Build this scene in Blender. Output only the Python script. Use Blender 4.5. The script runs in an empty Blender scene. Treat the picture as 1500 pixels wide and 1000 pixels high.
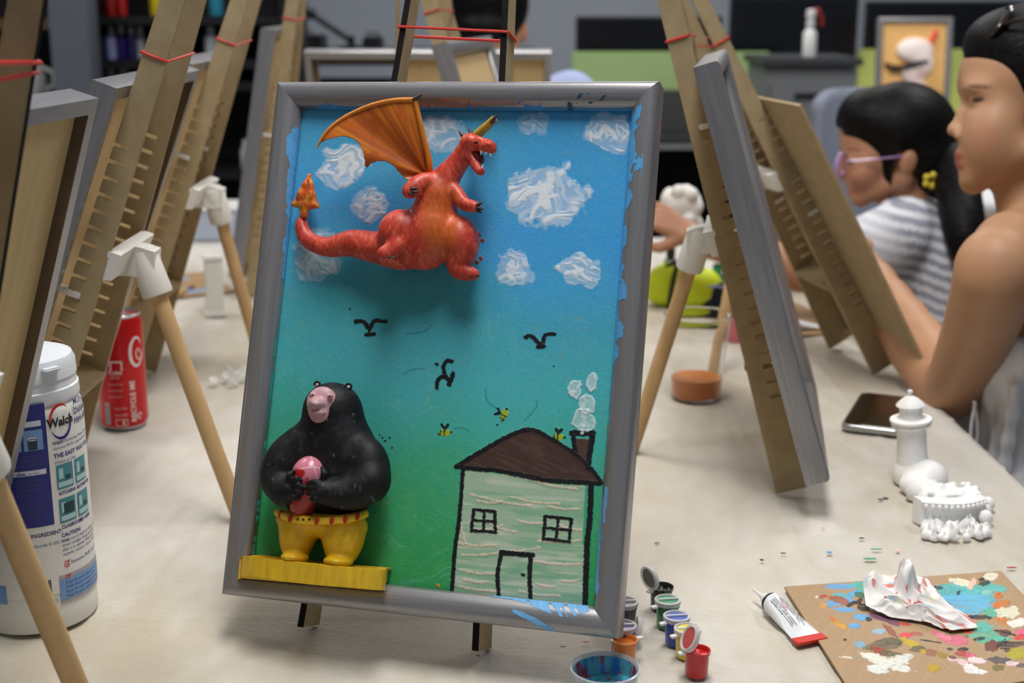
import bpy, bmesh, math, random
import numpy as np
from mathutils import Matrix, Vector, noise as mnoise

SC = bpy.context.scene
COL = SC.collection
RNG = random.Random(7)
PI = math.pi

# ------------------------------------------------------------------ camera model (also used to lay out measured points)
FPX = 2000.0
PITCH = math.radians(14)
CAMZ = 1.25
TZ = 0.75
vR = np.array([1.0, 0, 0]); vF = np.array([0, math.cos(PITCH), -math.sin(PITCH)]); vU = np.array([0, math.sin(PITCH), math.cos(PITCH)])
vC = np.array([0, 0, CAMZ])

def ray(x, y):
    return vF + vR * ((x - 750) / FPX) - vU * ((y - 500) / FPX)

def on_table(x, y, z=TZ):
    d = ray(x, y)
    return vC + d * ((z - CAMZ) / d[2])

def at_depth(x, y, D):
    return vC + ray(x, y) * D

def project(P):
    d = np.asarray(P) - vC
    k = d @ vF
    return 750 + FPX * (d @ vR) / k, 500 - FPX * (d @ vU) / k

# ------------------------------------------------------------------ materials
def lin(c):
    return tuple(((v / 255.0) / 12.92) if v / 255.0 <= 0.04045 else (((v / 255.0) + 0.055) / 1.055) ** 2.4 for v in c)

def lin_np(c):
    c = np.asarray(c, float) / 255.0
    return np.where(c <= 0.04045, c / 12.92, ((c + 0.055) / 1.055) ** 2.4)

MATS = {}
def mat(name, col, rough=0.6, metal=0.0, var=0.0, scale=30.0, stretch=(1, 1, 1), bump=0.0, bscale=None, detail=4.0,
        col2=None, trans=0.0, ior=1.45, sss=0.0, coat=0.0, emit=None, estr=0.0, alpha=1.0, vcol=False, spec=0.5, sheen=0.0, bdist=0.002):
    if name in MATS:
        return MATS[name]
    m = bpy.data.materials.new(name)
    m.use_nodes = True
    nt = m.node_tree
    b = nt.nodes['Principled BSDF']
    c = lin(col) if max(col) > 1.0 else tuple(col)
    b.inputs['Base Color'].default_value = (*c, 1)
    b.inputs['Roughness'].default_value = rough
    b.inputs['Metallic'].default_value = metal
    b.inputs['IOR'].default_value = ior
    b.inputs['Transmission Weight'].default_value = trans
    b.inputs['Coat Weight'].default_value = coat
    b.inputs['Alpha'].default_value = alpha
    b.inputs['Specular IOR Level'].default_value = spec
    if sheen:
        b.inputs['Sheen Weight'].default_value = sheen
    if sss:
        b.inputs['Subsurface Weight'].default_value = sss
        b.inputs['Subsurface Radius'].default_value = (0.01, 0.004, 0.002)
    if emit:
        b.inputs['Emission Color'].default_value = (*lin(emit), 1)
        b.inputs['Emission Strength'].default_value = estr
    src = None
    if vcol:
        a = nt.nodes.new('ShaderNodeVertexColor'); a.layer_name = 'Col'
        src = a.outputs['Color']
    if var or bump or col2:
        tc = nt.nodes.new('ShaderNodeTexCoord')
        mp = nt.nodes.new('ShaderNodeMapping'); mp.inputs['Scale'].default_value = stretch
        nt.links.new(tc.outputs['Object'], mp.inputs['Vector'])
        nz = nt.nodes.new('ShaderNodeTexNoise')
        nz.inputs['Scale'].default_value = scale; nz.inputs['Detail'].default_value = detail
        nt.links.new(mp.outputs['Vector'], nz.inputs['Vector'])
        if var or col2:
            rp = nt.nodes.new('ShaderNodeMapRange')
            rp.inputs['From Min'].default_value = 0.3; rp.inputs['From Max'].default_value = 0.7
            nt.links.new(nz.outputs['Fac'], rp.inputs['Value'])
            mx = nt.nodes.new('ShaderNodeMix'); mx.data_type = 'RGBA'
            nt.links.new(rp.outputs['Result'], mx.inputs['Factor'])
            if src is not None:
                mul = nt.nodes.new('ShaderNodeMix'); mul.data_type = 'RGBA'; mul.blend_type = 'MULTIPLY'
                mul.inputs['Factor'].default_value = 1.0
                mx.inputs['A'].default_value = (1 - var, 1 - var, 1 - var, 1); mx.inputs['B'].default_value = (1, 1, 1, 1)
                nt.links.new(src, mul.inputs['A']); nt.links.new(mx.outputs['Result'], mul.inputs['B'])
                src = mul.outputs['Result']
            else:
                c2 = (lin(col2) if max(col2) > 1.0 else col2) if col2 else tuple(min(1, v * (1 + var)) for v in c)
                c1 = c if col2 else tuple(v * (1 - var) for v in c)
                mx.inputs['A'].default_value = (*c1, 1); mx.inputs['B'].default_value = (*c2, 1)
                src = mx.outputs['Result']
        if bump:
            nb = nz
            if bscale:
                nb = nt.nodes.new('ShaderNodeTexNoise')
                nb.inputs['Scale'].default_value = bscale; nb.inputs['Detail'].default_value = detail
                nt.links.new(mp.outputs['Vector'], nb.inputs['Vector'])
            bp = nt.nodes.new('ShaderNodeBump'); bp.inputs['Strength'].default_value = bump
            bp.inputs['Distance'].default_value = bdist
            nt.links.new(nb.outputs['Fac'], bp.inputs['Height'])
            nt.links.new(bp.outputs['Normal'], b.inputs['Normal'])
    if src is not None:
        nt.links.new(src, b.inputs['Base Color'])
    MATS[name] = m
    return m

# ------------------------------------------------------------------ objects, tags
def tag(o, label=None, cat=None, group=None, kind=None):
    if label: o['label'] = label
    if cat: o['category'] = cat
    if group: o['group'] = group
    if kind: o['kind'] = kind
    return o

def link(o, parent=None):
    COL.objects.link(o)
    if parent is not None:
        o.parent = parent
    return o

def empty(name, loc=(0, 0, 0), rz=0.0, mtx=None):
    o = bpy.data.objects.new(name, None)
    o.empty_display_size = 0.05
    link(o)
    if mtx is not None:
        o.matrix_world = mtx
    else:
        o.location = loc; o.rotation_euler = (0, 0, rz)
    return o

def thing(name, label, cat, loc=(0, 0, 0), rz=0.0, group=None, mtx=None):
    return tag(empty(name, loc, rz, mtx), label, cat, group)

def frame_matrix(x, y, z, origin):
    M = Matrix.Identity(4)
    for i in range(3):
        M[i][0] = float(x[i]); M[i][1] = float(y[i]); M[i][2] = float(z[i]); M[i][3] = float(origin[i])
    return M

class MB:
    """collects shapes, builds one mesh object"""
    def __init__(self):
        self.v = []; self.f = []; self.m = []; self.mi = 0; self.n = 0
    def add(self, vs, fs):
        vs = np.asarray(vs, float).reshape(-1, 3)
        self.v.append(vs); off = self.n; self.n += len(vs)
        for f in fs:
            self.f.append([int(i) + off for i in f]); self.m.append(self.mi)
        return self
    def box(self, c, s, rot=None):
        x, y, z = s[0] / 2, s[1] / 2, s[2] / 2
        vs = np.array([[-x, -y, -z], [x, -y, -z], [x, y, -z], [-x, y, -z], [-x, -y, z], [x, -y, z], [x, y, z], [-x, y, z]])
        if rot is not None:
            vs = vs @ np.array(rot.to_3x3()).T
        return self.add(vs + np.array(c), [(0, 3, 2, 1), (4, 5, 6, 7), (0, 1, 5, 4), (1, 2, 6, 5), (2, 3, 7, 6), (3, 0, 4, 7)])
    def rbox(self, c, s, r=0.004, seg=4, rot=None):
        """box with rounded vertical edges and softened rims"""
        x, y, z = s[0] / 2, s[1] / 2, s[2] / 2
        r = min(r, x * .99, y * .99)
        e = min(r * 0.5, z * 0.5)
        def ring(rr, zz, ins):
            out = []
            for k, (sx, sy) in enumerate(((1, 1), (-1, 1), (-1, -1), (1, -1))):
                for i in range(seg + 1):
                    a = k * PI / 2 + i / seg * PI / 2
                    out.append((sx * (x - r) + (r - ins) * math.cos(a), sy * (y - r) + (r - ins) * math.sin(a), zz))
            return out
        rings = [ring(r, -z, e), ring(r, -z + e, 0), ring(r, z - e, 0), ring(r, z, e)]
        n = len(rings[0])
        vs = np.array(sum(rings, []))
        fs = [tuple(reversed(range(n))), tuple(range(3 * n, 4 * n))]
        for k in range(3):
            for i in range(n):
                j = (i + 1) % n
                fs.append((k * n + i, k * n + j, (k + 1) * n + j, (k + 1) * n + i))
        if rot is not None:
            vs = vs @ np.array(rot.to_3x3()).T
        return self.add(vs + np.array(c), fs)
    def prism(self, poly, vec, side_mi=None):
        """planar polygon (3D pts) swept along vec"""
        p = np.asarray(poly, float); n = len(p); vec = np.asarray(vec, float)
        off = self.n
        self.v.append(np.vstack([p, p + vec])); self.n += 2 * n
        self.f.append([off + i for i in range(n)][::-1]); self.m.append(self.mi)
        self.f.append([off + n + i for i in range(n)]); self.m.append(self.mi)
        for i in range(n):
            j = (i + 1) % n
            self.f.append([off + i, off + j, off + n + j, off + n + i]); self.m.append(self.mi if side_mi is None else side_mi)
        return self
    def tube(self, pts, rad, seg=12, cap=True, closed=False, flat=1.0):
        pts = [Vector(p) for p in pts]; n = len(pts)
        if not hasattr(rad, '__len__'): rad = [rad] * n
        t0 = (pts[1] - pts[0]).normalized()
        up = Vector((0, 0, 1)) if abs(t0.z) < 0.9 else Vector((0, 1, 0))
        u = t0.cross(up).normalized()
        vs = []
        for i in range(n):
            if closed: t = (pts[(i + 1) % n] - pts[i - 1]).normalized()
            else: t = (pts[min(i + 1, n - 1)] - pts[max(i - 1, 0)]).normalized()
            u = (u - t * u.dot(t)).normalized()
            w = t.cross(u)
            for k in range(seg):
                a = 2 * PI * k / seg
                vs.append(pts[i] + u * (math.cos(a) * rad[i]) + w * (math.sin(a) * rad[i] * flat))
        fs = []
        for i in range(n if closed else n - 1):
            j = (i + 1) % n
            for k in range(seg):
                l = (k + 1) % seg
                fs.append((i * seg + k, i * seg + l, j * seg + l, j * seg + k))
        if cap and not closed:
            fs.append(tuple(reversed(range(seg)))); fs.append(tuple((n - 1) * seg + k for k in range(seg)))
        return self.add([tuple(v) for v in vs], fs)
    def lathe(self, prof, seg=32, c=(0, 0, 0), rot=None, sx=1.0, sy=1.0):
        """prof: (radius, z) list"""
        n = len(prof); vs = []; fs = []
        for r, z in prof:
            for k in range(seg):
                a = 2 * PI * k / seg
                vs.append((r * math.cos(a) * sx, r * math.sin(a) * sy, z))
        for i in range(n - 1):
            for k in range(seg):
                l = (k + 1) % seg
                fs.append((i * seg + k, i * seg + l, (i + 1) * seg + l, (i + 1) * seg + k))
        fs.append(tuple(reversed(range(seg)))); fs.append(tuple((n - 1) * seg + k for k in range(seg)))
        vs = np.array(vs)
        if rot is not None:
            vs = vs @ np.array(rot.to_3x3()).T
        return self.add(vs + np.array(c), fs)
    def ball(self, c, r, seg=16, rings=10, rot=None):
        if not hasattr(r, '__len__'): r = (r, r, r)
        prof = [(max(1e-5, math.sin(PI * i / rings)), -math.cos(PI * i / rings)) for i in range(rings + 1)]
        vs = []; fs = []
        for q, z in prof:
            for k in range(seg):
                a = 2 * PI * k / seg
                vs.append((q * math.cos(a) * r[0], q * math.sin(a) * r[1], z * r[2]))
        for i in range(rings):
            for k in range(seg):
                l = (k + 1) % seg
                fs.append((i * seg + k, i * seg + l, (i + 1) * seg + l, (i + 1) * seg + k))
        vs = np.array(vs)
        if rot is not None:
            vs = vs @ np.array(rot.to_3x3()).T
        return self.add(vs + np.array(c), fs)
    def map(self, fn):
        self.v = [np.array([fn(p) for p in np.vstack(self.v)])] if self.v else []
        return self
    def build(self, name, mats, parent=None, smooth=False, angle=40, bevel=0.0, loc=None):
        me = bpy.data.meshes.new(name)
        V = np.vstack(self.v)
        me.from_pydata([tuple(map(float, p)) for p in V], [], self.f)
        if not isinstance(mats, (list, tuple)): mats = [mats]
        for m in mats: me.materials.append(m)
        me.polygons.foreach_set('material_index', self.m)
        me.update()
        bm = bmesh.new(); bm.from_mesh(me)
        bmesh.ops.remove_doubles(bm, verts=bm.verts, dist=1e-6)
        bmesh.ops.recalc_face_normals(bm, faces=bm.faces)
        if bevel:
            bmesh.ops.bevel(bm, geom=[e for e in bm.edges if e.is_manifold and e.calc_face_angle(0) > 0.6], offset=bevel, segments=2, affect='EDGES', clamp_overlap=True)
        if smooth:
            for f in bm.faces: f.smooth = True
            for e in bm.edges:
                if len(e.link_faces) == 2 and e.calc_face_angle(0) > math.radians(angle): e.smooth = False
        bm.to_mesh(me); bm.free()
        o = bpy.data.objects.new(name, me)
        if loc is not None: o.location = loc
        return link(o, parent)

def grid_mesh(name, P, mats, parent=None, colors=None, smooth=True, wrap=False):
    """P: (ny,nx,3) vertex grid; colors (ny,nx,3) linear"""
    ny, nx = P.shape[:2]
    idx = np.arange(ny * nx).reshape(ny, nx)
    if wrap: idx = np.hstack([idx, idx[:, :1]])
    q = np.stack([idx[:-1, :-1], idx[:-1, 1:], idx[1:, 1:], idx[1:, :-1]], -1).reshape(-1, 4)
    return raw_mesh(name, P.reshape(-1, 3), q, mats, parent, None if colors is None else colors.reshape(-1, 3), smooth)

def raw_mesh(name, V, Q, mats, parent=None, colors=None, smooth=True):
    me = bpy.data.meshes.new(name)
    nq, k = Q.shape
    me.vertices.add(len(V)); me.vertices.foreach_set('co', np.ascontiguousarray(V, dtype=np.float32).ravel())
    me.loops.add(nq * k); me.loops.foreach_set('vertex_index', np.ascontiguousarray(Q, dtype=np.int32).ravel())
    me.polygons.add(nq)
    me.polygons.foreach_set('loop_start', np.arange(0, nq * k, k, dtype=np.int32))
    me.polygons.foreach_set('use_smooth', np.full(nq, smooth))
    if colors is not None:
        a = me.color_attributes.new('Col', 'FLOAT_COLOR', 'POINT')
        c4 = np.ones((len(V), 4), np.float32); c4[:, :3] = colors
        a.data.foreach_set('color', c4.ravel())
    if not isinstance(mats, (list, tuple)): mats = [mats]
    for m in mats: me.materials.append(m)
    me.update(calc_edges=True); me.validate()
    return link(bpy.data.objects.new(name, me), parent)

# ------------------------------------------------------------------ numpy noise
def vnoise(x, y, seed=0):
    """smooth value noise in [0,1], vectorised"""
    x = np.asarray(x, float); y = np.asarray(y, float)
    xi = np.floor(x).astype(np.int64); yi = np.floor(y).astype(np.int64)
    xf = x - xi; yf = y - yi
    u = xf * xf * (3 - 2 * xf); v = yf * yf * (3 - 2 * yf)
    def h(a, b):
        n = (a * 374761393 + b * 668265263 + seed * 1442695041) & 0x7fffffff
        n = ((n ^ (n >> 13)) * 1274126177) & 0x7fffffff
        n = n ^ (n >> 16)
        return (n & 0xffff) / 65535.0
    return (h(xi, yi) * (1 - u) + h(xi + 1, yi) * u) * (1 - v) + (h(xi, yi + 1) * (1 - u) + h(xi + 1, yi + 1) * u) * v

def fbm(x, y, seed=0, oct=4):
    s = 0; a = 0.5; t = 0
    for i in range(oct):
        s = s + a * vnoise(x * 2 ** i, y * 2 ** i, seed + i * 17); t += a; a *= 0.5
    return s / t

def sstep(a, b, x):
    t = np.clip((x - a) / (b - a), 0, 1)
    return t * t * (3 - 2 * t)

def seg_dist(x, y, pts):
    """distance to a polyline, and parameter along it"""
    d = np.full(np.shape(x), 1e9); tt = np.zeros(np.shape(x)); L = 0
    for (x0, y0), (x1, y1) in zip(pts[:-1], pts[1:]):
        dx, dy = x1 - x0, y1 - y0; l2 = dx * dx + dy * dy + 1e-9
        t = np.clip(((x - x0) * dx + (y - y0) * dy) / l2, 0, 1)
        q = np.hypot(x - x0 - t * dx, y - y0 - t * dy)
        b = q < d
        d = np.where(b, q, d); tt = np.where(b, L + t * math.sqrt(l2), tt); L += math.sqrt(l2)
    return d, tt

def poly_sd(x, y, pts):
    """signed distance to polygon, negative inside"""
    d, _ = seg_dist(x, y, list(pts) + [pts[0]])
    ins = np.zeros(np.shape(x), bool); n = len(pts); j = n - 1
    for i in range(n):
        xi, yi = pts[i]; xj, yj = pts[j]
        c = ((yi > y) != (yj > y)) & (x < (xj - xi) * (y - yi) / (yj - yi + 1e-12) + xi)
        ins ^= c; j = i
    return np.where(ins, -d, d)

def smooth_line(pts, n=6):
    """Catmull-Rom through points"""
    P = [np.array(p, float) for p in pts]
    P = [2 * P[0] - P[1]] + P + [2 * P[-1] - P[-2]]
    out = []
    for i in range(1, len(P) - 2):
        for k in range(n):
            t = k / n
            a, b, c, d = P[i - 1], P[i], P[i + 1], P[i + 2]
            out.append(0.5 * ((2 * b) + (c - a) * t + (2 * a - 5 * b + 4 * c - d) * t * t + (3 * b - a - 3 * c + d) * t ** 3))
    out.append(P[-2])
    return out

# ------------------------------------------------------------------ smooth-union bodies
class Body:
    def __init__(self): self.p = []
    def cone(self, a, b, r1, r2=None, k=0.008, sub=False):
        self.p.append(('c', np.array(a, float), np.array(b, float), r1, r1 if r2 is None else r2, k, sub)); return self
    def chain(self, pts, rad, k=0.006, smooth=0):
        if smooth:
            q = smooth_line([tuple(p) + (r,) for p, r in zip(pts, rad)], smooth)
            pts = [p[:3] for p in q]; rad = [p[3] for p in q]
        for i in range(len(pts) - 1): self.cone(pts[i], pts[i + 1], rad[i], rad[i + 1], k)
        return self
    def ell(self, c, r, rot=None, k=0.008, sub=False):
        R = np.eye(3) if rot is None else np.array(rot.to_3x3())
        self.p.append(('e', np.array(c, float), np.array(r, float), R, None, k, sub)); return self
    def bounds(self):
        lo = np.full(3, 1e9); hi = -lo
        for p in self.p:
            if p[6]: continue
            if p[0] == 'c':
                r = max(p[3], p[4]); lo = np.minimum(lo, np.minimum(p[1], p[2]) - r); hi = np.maximum(hi, np.maximum(p[1], p[2]) + r)
            else:
                e = np.abs(p[3]) @ p[2]; lo = np.minimum(lo, p[1] - e); hi = np.maximum(hi, p[1] + e)
        return lo, hi
    def mesh(self, res, clip=None):
        lo, hi = self.bounds(); lo = lo - 3 * res; hi = hi + 3 * res
        n = np.ceil((hi - lo) / res).astype(int) + 1
        ax = [(lo[i] + res * np.arange(n[i])).astype(np.float32) for i in range(3)]
        D = np.full(n, 1.0, np.float32)
        for t, a, b, c, d, k, sub in self.p:
            if t == 'c':
                r = max(c, d); l = np.minimum(a, b) - r; h = np.maximum(a, b) + r
            else:
                e = np.abs(c) @ b; l = a - e; h = a + e
            m = k * 1.5 + 4 * res
            s = [slice(max(0, int((l[i] - m - lo[i]) / res)), min(n[i], int((h[i] + m - lo[i]) / res) + 2)) for i in range(3)]
            X = ax[0][s[0]][:, None, None]; Y = ax[1][s[1]][None, :, None]; Z = ax[2][s[2]][None, None, :]
            if t == 'c':
                ab = b - a; l2 = ab @ ab + 1e-12
                tt = np.clip(((X - a[0]) * ab[0] + (Y - a[1]) * ab[1] + (Z - a[2]) * ab[2]) / l2, 0, 1)
                q = np.sqrt((X - a[0] - tt * ab[0]) ** 2 + (Y - a[1] - tt * ab[1]) ** 2 + (Z - a[2] - tt * ab[2]) ** 2) - (c + (d - c) * tt)
            else:
                x, y, z = X - a[0], Y - a[1], Z - a[2]
                u = [x * c[0, i] + y * c[1, i] + z * c[2, i] for i in range(3)]
                k0 = np.sqrt(sum((u[i] / b[i]) ** 2 for i in range(3))); k1 = np.sqrt(sum((u[i] / b[i] ** 2) ** 2 for i in range(3))) + 1e-9
                q = k0 * (k0 - 1) / k1
            s = tuple(s); o = D[s]
            if sub:
                q = -q; h = np.clip(0.5 - 0.5 * (o - q) / k, 0, 1) ; D[s] = o * (1 - h) + q * h + k * h * (1 - h)
            else:
                h = np.clip(0.5 + 0.5 * (o - q) / k, 0, 1); D[s] = o * (1 - h) + q * h - k * h * (1 - h)
        if clip is not None:
            D = np.maximum(D, clip(ax[0][:, None, None], ax[1][None, :, None], ax[2][None, None, :]).astype(np.float32))
        return surface_net(D, lo, res)

def surface_net(D, lo, res):
    ins = D < 0
    n = np.array(D.shape) - 1
    S = np.zeros(tuple(n) + (3,), np.float32); C = np.zeros(tuple(n), np.float32)
    def cut(o): return tuple(slice(o[i], o[i] + n[i]) for i in range(3))
    for ax in range(3):
        for u in (0, 1):
            for v in (0, 1):
                o = [0, 0, 0]; oth = [i for i in range(3) if i != ax]; o[oth[0]] = u; o[oth[1]] = v
                e = list(o); e[ax] = 1
                a = D[cut(o)]; b = D[cut(e)]
                x = (a < 0) != (b < 0)
                t = np.where(x, a / np.where(x, a - b, 1), 0)
                S[..., ax] += np.where(x, t, 0); S[..., oth[0]] += x * u; S[..., oth[1]] += x * v; C += x
    act = C > 0
    ids = np.full(tuple(n), -1, np.int64); ids[act] = np.arange(act.sum())
    ijk = np.argwhere(act)
    V = lo + res * (ijk + S[act] / C[act][:, None])
    Q = []
    for ax in range(3):
        oth = [(ax + 1) % 3, (ax + 2) % 3]
        sl = [slice(1, n[i]) for i in range(3)]; sl[ax] = slice(0, n[ax])
        sh = list(sl); sh[ax] = slice(1, n[ax] + 1)
        a = ins[tuple(sl)]; b = ins[tuple(sh)]
        w = np.argwhere(a != b)
        flip = a[a != b]
        base = w.copy()
        for i in oth: base[:, i] += 1
        def cell(du, dv):
            c = base.copy(); c[:, oth[0]] -= du; c[:, oth[1]] -= dv
            return ids[c[:, 0], c[:, 1], c[:, 2]]
        q = np.stack([cell(1, 1), cell(0, 1), cell(0, 0), cell(1, 0)], -1)
        q[~flip] = q[~flip][:, ::-1]
        Q.append(q)
    Q = np.vstack(Q); Q = Q[(Q >= 0).all(1)]
    return V, Q

def relax(V, Q, it=2, lam=0.5):
    for _ in range(it):
        s = np.zeros_like(V); c = np.zeros(len(V))
        for i in range(4):
            j = (i + 1) % 4
            np.add.at(s, Q[:, i], V[Q[:, j]]); np.add.at(s, Q[:, j], V[Q[:, i]])
            np.add.at(c, Q[:, i], 1); np.add.at(c, Q[:, j], 1)
        V = V * (1 - lam) + lam * s / np.maximum(c, 1)[:, None]
    return V

# ------------------------------------------------------------------ lettering
def text_geo(s, size=1.0, align='LEFT', shear=0.0, bold=0.0, space=1.0):
    """flat glyph geometry (x right, y up) as verts, faces"""
    cu = bpy.data.curves.new('lettering', 'FONT')
    cu.body = s; cu.size = size; cu.align_x = align; cu.shear = shear; cu.offset = bold * size; cu.space_character = space
    cu.resolution_u = 3
    o = bpy.data.objects.new('lettering', cu)
    COL.objects.link(o)
    dg = bpy.context.evaluated_depsgraph_get()
    me = bpy.data.meshes.new_from_object(o.evaluated_get(dg))
    V = np.array([tuple(v.co) for v in me.vertices]).reshape(-1, 3); F = [tuple(p.vertices) for p in me.polygons]
    bpy.data.objects.remove(o); bpy.data.curves.remove(cu); bpy.data.meshes.remove(me)
    return V, F

# ================================================================== MATERIALS
M_MDF = mat('mdf_board', (162, 144, 111), rough=0.75, var=0.10, scale=60, stretch=(1, 1, 1), bump=0.08, bscale=400, spec=0.25)
M_BURNT = mat('burnt_edge', (22, 19, 18), rough=0.8, spec=0.2)
M_PLY = mat('pale_plywood', (206, 178, 130), rough=0.7, var=0.08, scale=14, stretch=(8, 8, 1), spec=0.3)
M_RAILWOOD = mat('rail_core', (112, 95, 76), rough=0.8, var=0.1, scale=50, spec=0.2)
M_DOWEL = mat('beech_dowel', (196, 162, 116), rough=0.55, var=0.10, scale=22, stretch=(3, 3, 0.6), spec=0.4)
M_PRINT = mat('white_print_plastic', (226, 224, 218), rough=0.5, sss=0.0)
M_BAND = mat('red_elastic', (206, 52, 44), rough=0.45)
M_SILH = mat('brushed_silver_across', (150, 149, 152), rough=0.30, metal=0.55, var=0.12, scale=6, stretch=(3, 60, 150), bump=0.05, bdist=0.0005)
M_SILV = mat('brushed_silver_upright', (150, 149, 152), rough=0.30, metal=0.55, var=0.12, scale=6, stretch=(150, 60, 3), bump=0.05, bdist=0.0005)
M_BLACK = mat('black_plastic', (20, 20, 22), rough=0.45)
M_WHITE = mat('white_plastic', (232, 232, 230), rough=0.4)

# ================================================================== ROOM
def structure(name, mb, m, **k):
    return tag(mb.build(name, m, **k), kind='structure')

structure('floor', MB().box((0, 2.5, -0.05), (9, 10, 0.1)), mat('floor_vinyl', (92, 92, 96), rough=0.5, var=0.08, scale=3))
structure('wall_back', MB().box((0, 6.6, 1.5), (9, 0.12, 3.0)), mat('wall_paint', (172, 179, 190), rough=0.8, var=0.03, scale=2))
structure('wall_left', MB().box((-4.4, 2.5, 1.5), (0.12, 8.1, 3.0)), MATS['wall_paint'])
structure('wall_right', MB().box((4.4, 2.5, 1.5), (0.12, 8.1, 3.0)), MATS['wall_paint'])

# ================================================================== WORK TABLE
TX0, TX1, TY0, TY1 = -0.72, 0.545, 0.35, 2.95
tbl = thing('work_table', 'long white worktable carrying all the easels under its cloth', 'table', ((TX0 + TX1) / 2, (TY0 + TY1) / 2, 0))
hx, hy = (TX1 - TX0) / 2, (TY1 - TY0) / 2
MB().box((0, 0, 0.732), (2 * hx - 0.02, 2 * hy - 0.02, 0.03)).build('table_top', M_WHITE, tbl)
for sx in (-1, 1):
    for sy in (-1, 1):
        MB().box((sx * (hx - 0.06), sy * (hy - 0.06), 0.3585), (0.05, 0.05, 0.717)).build('leg', M_WHITE, tbl)

def make_cloth():
    drop = 0.16
    xs = np.concatenate([np.linspace(-drop, 0, 12, endpoint=False), np.linspace(0, TX1 - TX0, 260), TX1 - TX0 + np.linspace(0, drop, 13)[1:]])
    ys = np.linspace(TY0, TY1, 520)
    S, Y = np.meshgrid(xs, ys)
    W = TX1 - TX0
    X = TX0 + np.clip(S, 0, W); Z = np.full(X.shape, TZ - 0.0012)
    hang = np.where(S < 0, -S, np.where(S > W, S - W, 0))
    out = np.where(S < 0, -1, np.where(S > W, 1, 0))
    Z = Z - hang
    X = X + out * (0.008 + 0.012 * np.sin(Y * 26 + 1.3 * np.sin(Y * 9)) * np.minimum(1, hang * 9)) * (hang > 0)
    flat = hang == 0
    relief = np.zeros(X.shape)
    # fold creases pressed into the sheet: (pixel on the photograph's table -> two ends), height, width
    folds = [((335, 735), (95, 1010), .0032, .006), ((1060, 560), (1075, 800), .0016, .006), ((1290, 705), (1420, 1000), .0022, .007), ((940, 668), (1170, 640), .0025, .006),
             ((220, 520), (345, 470), .003, .008), ((230, 790), (335, 690), .002, .007), ((1190, 640), (1500, 900), .0015, .007), ((150, 905), (330, 880), .0016, .006),
             ((1040, 800), (1150, 1000), .0016, .005), ((380, 905), (1000, 990), .0012, .006), ((1180, 760), (1330, 800), .0014, .006)]
    for a, b, hgt, wd in folds:
        A = on_table(*a); B = on_table(*b)
        d, _ = seg_dist(X, Y, [(A[0], A[1]), (B[0], B[1])])
        relief += hgt * np.exp(-(d / wd) ** 2) * 0.6
    crk = 0
    for sd, ang in ((3, .3), (8, -.9), (15, 1.35), (27, 2.2)):
        uu = X * math.cos(ang) + Y * math.sin(ang); vv = -X * math.sin(ang) + Y * math.cos(ang)
        q = np.abs(fbm(uu * 3.2, vv * .9, sd, 3) - .5)
        crk = crk + np.exp(-(q / .012) ** 2) * sstep(.42, .62, fbm(X * 3, Y * 3, sd + 50, 2))
    relief += 0.0016 * np.clip(crk, 0, 1.4)
    lines = np.zeros(X.shape)
    for i_, x0 in enumerate(np.arange(-.66, .56, .155)):
        lines += np.exp(-((X - x0 - .010 * np.sin(Y * 2.1 + i_ * 1.7) - .05 * (Y - 1.2) * (.3 if i_ % 2 else -.15)) / .0028) ** 2) * sstep(.25, .5, vnoise(Y * 2.2, X * 0 + i_ * 3.3, 9))
    for i_, y0 in enumerate(np.arange(.5, 2.9, .185)):
        lines += np.exp(-((Y - y0 - .012 * np.sin(X * 3.1 + i_ * 2.3)) / .0030) ** 2) * sstep(.3, .55, vnoise(X * 3, Y * 0 + i_ * 5.1, 19))
    relief += 0.0021 * np.clip(lines, 0, 1)
    big = fbm(X * 7 + 3 * fbm(X * 3, Y * 3, 5), Y * 5, 11, 4)
    ridg = 1 - np.abs(2 * fbm(X * 9 + Y * 3, Y * 4 - X * 2, 23, 4) - 1)
    relief += 0.0022 * (big - .5) + 0.0030 * np.clip(ridg - 0.86, 0, 1) * 3
    Z = Z + np.where(flat, np.minimum(relief - 0.0006, 0.0024), 0)
    n1 = fbm(X * 3.2, Y * 2.1, 31, 4); n2 = fbm(X * 2 + Y * 26, Y * 3 - X * 60, 41, 3)
    n3 = vnoise(X * 46 + 2 * n1, Y * 2.4, 51); n4 = vnoise(X * 5, Y * 5, 61)
    t = np.clip(0.5 + (n1 - .5) * 1.7 + (n2 - .5) * 0.7 + (n3 - .5) * .75 * sstep(.3, .7, n4), 0, 1)[..., None]
    c = lin_np((206, 196, 176)) * (1 - t) + lin_np((226, 222, 214)) * t
    P = np.stack([X, Y, Z], -1)
    nm = mat('nonwoven_sheet', (225, 220, 210), rough=0.55, vcol=True, var=0.035, scale=9, stretch=(6, 40, 40), bump=0.5, bscale=24, bdist=0.007, spec=0.35)
    o = grid_mesh('table_cloth', P, nm, None, c)
    # paint specks on the sheet
    tag(o, 'creased cream disposable sheet spread over the long worktable', 'tablecloth')
    mats = {}
    cols = {'k': (38, 42, 44), 'b': (96, 160, 214), 'g': (86, 168, 128), 'r': (190, 60, 66), 'p': (240, 200, 180), 'o': (240, 176, 80), 'm': (150, 60, 96)}
    for c_ in cols: mats[c_] = mat('paint_speck_' + {'k': 'black', 'b': 'blue', 'g': 'green', 'r': 'red', 'p': 'pink', 'o': 'orange', 'm': 'plum'}[c_], cols[c_], rough=0.4)
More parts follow.
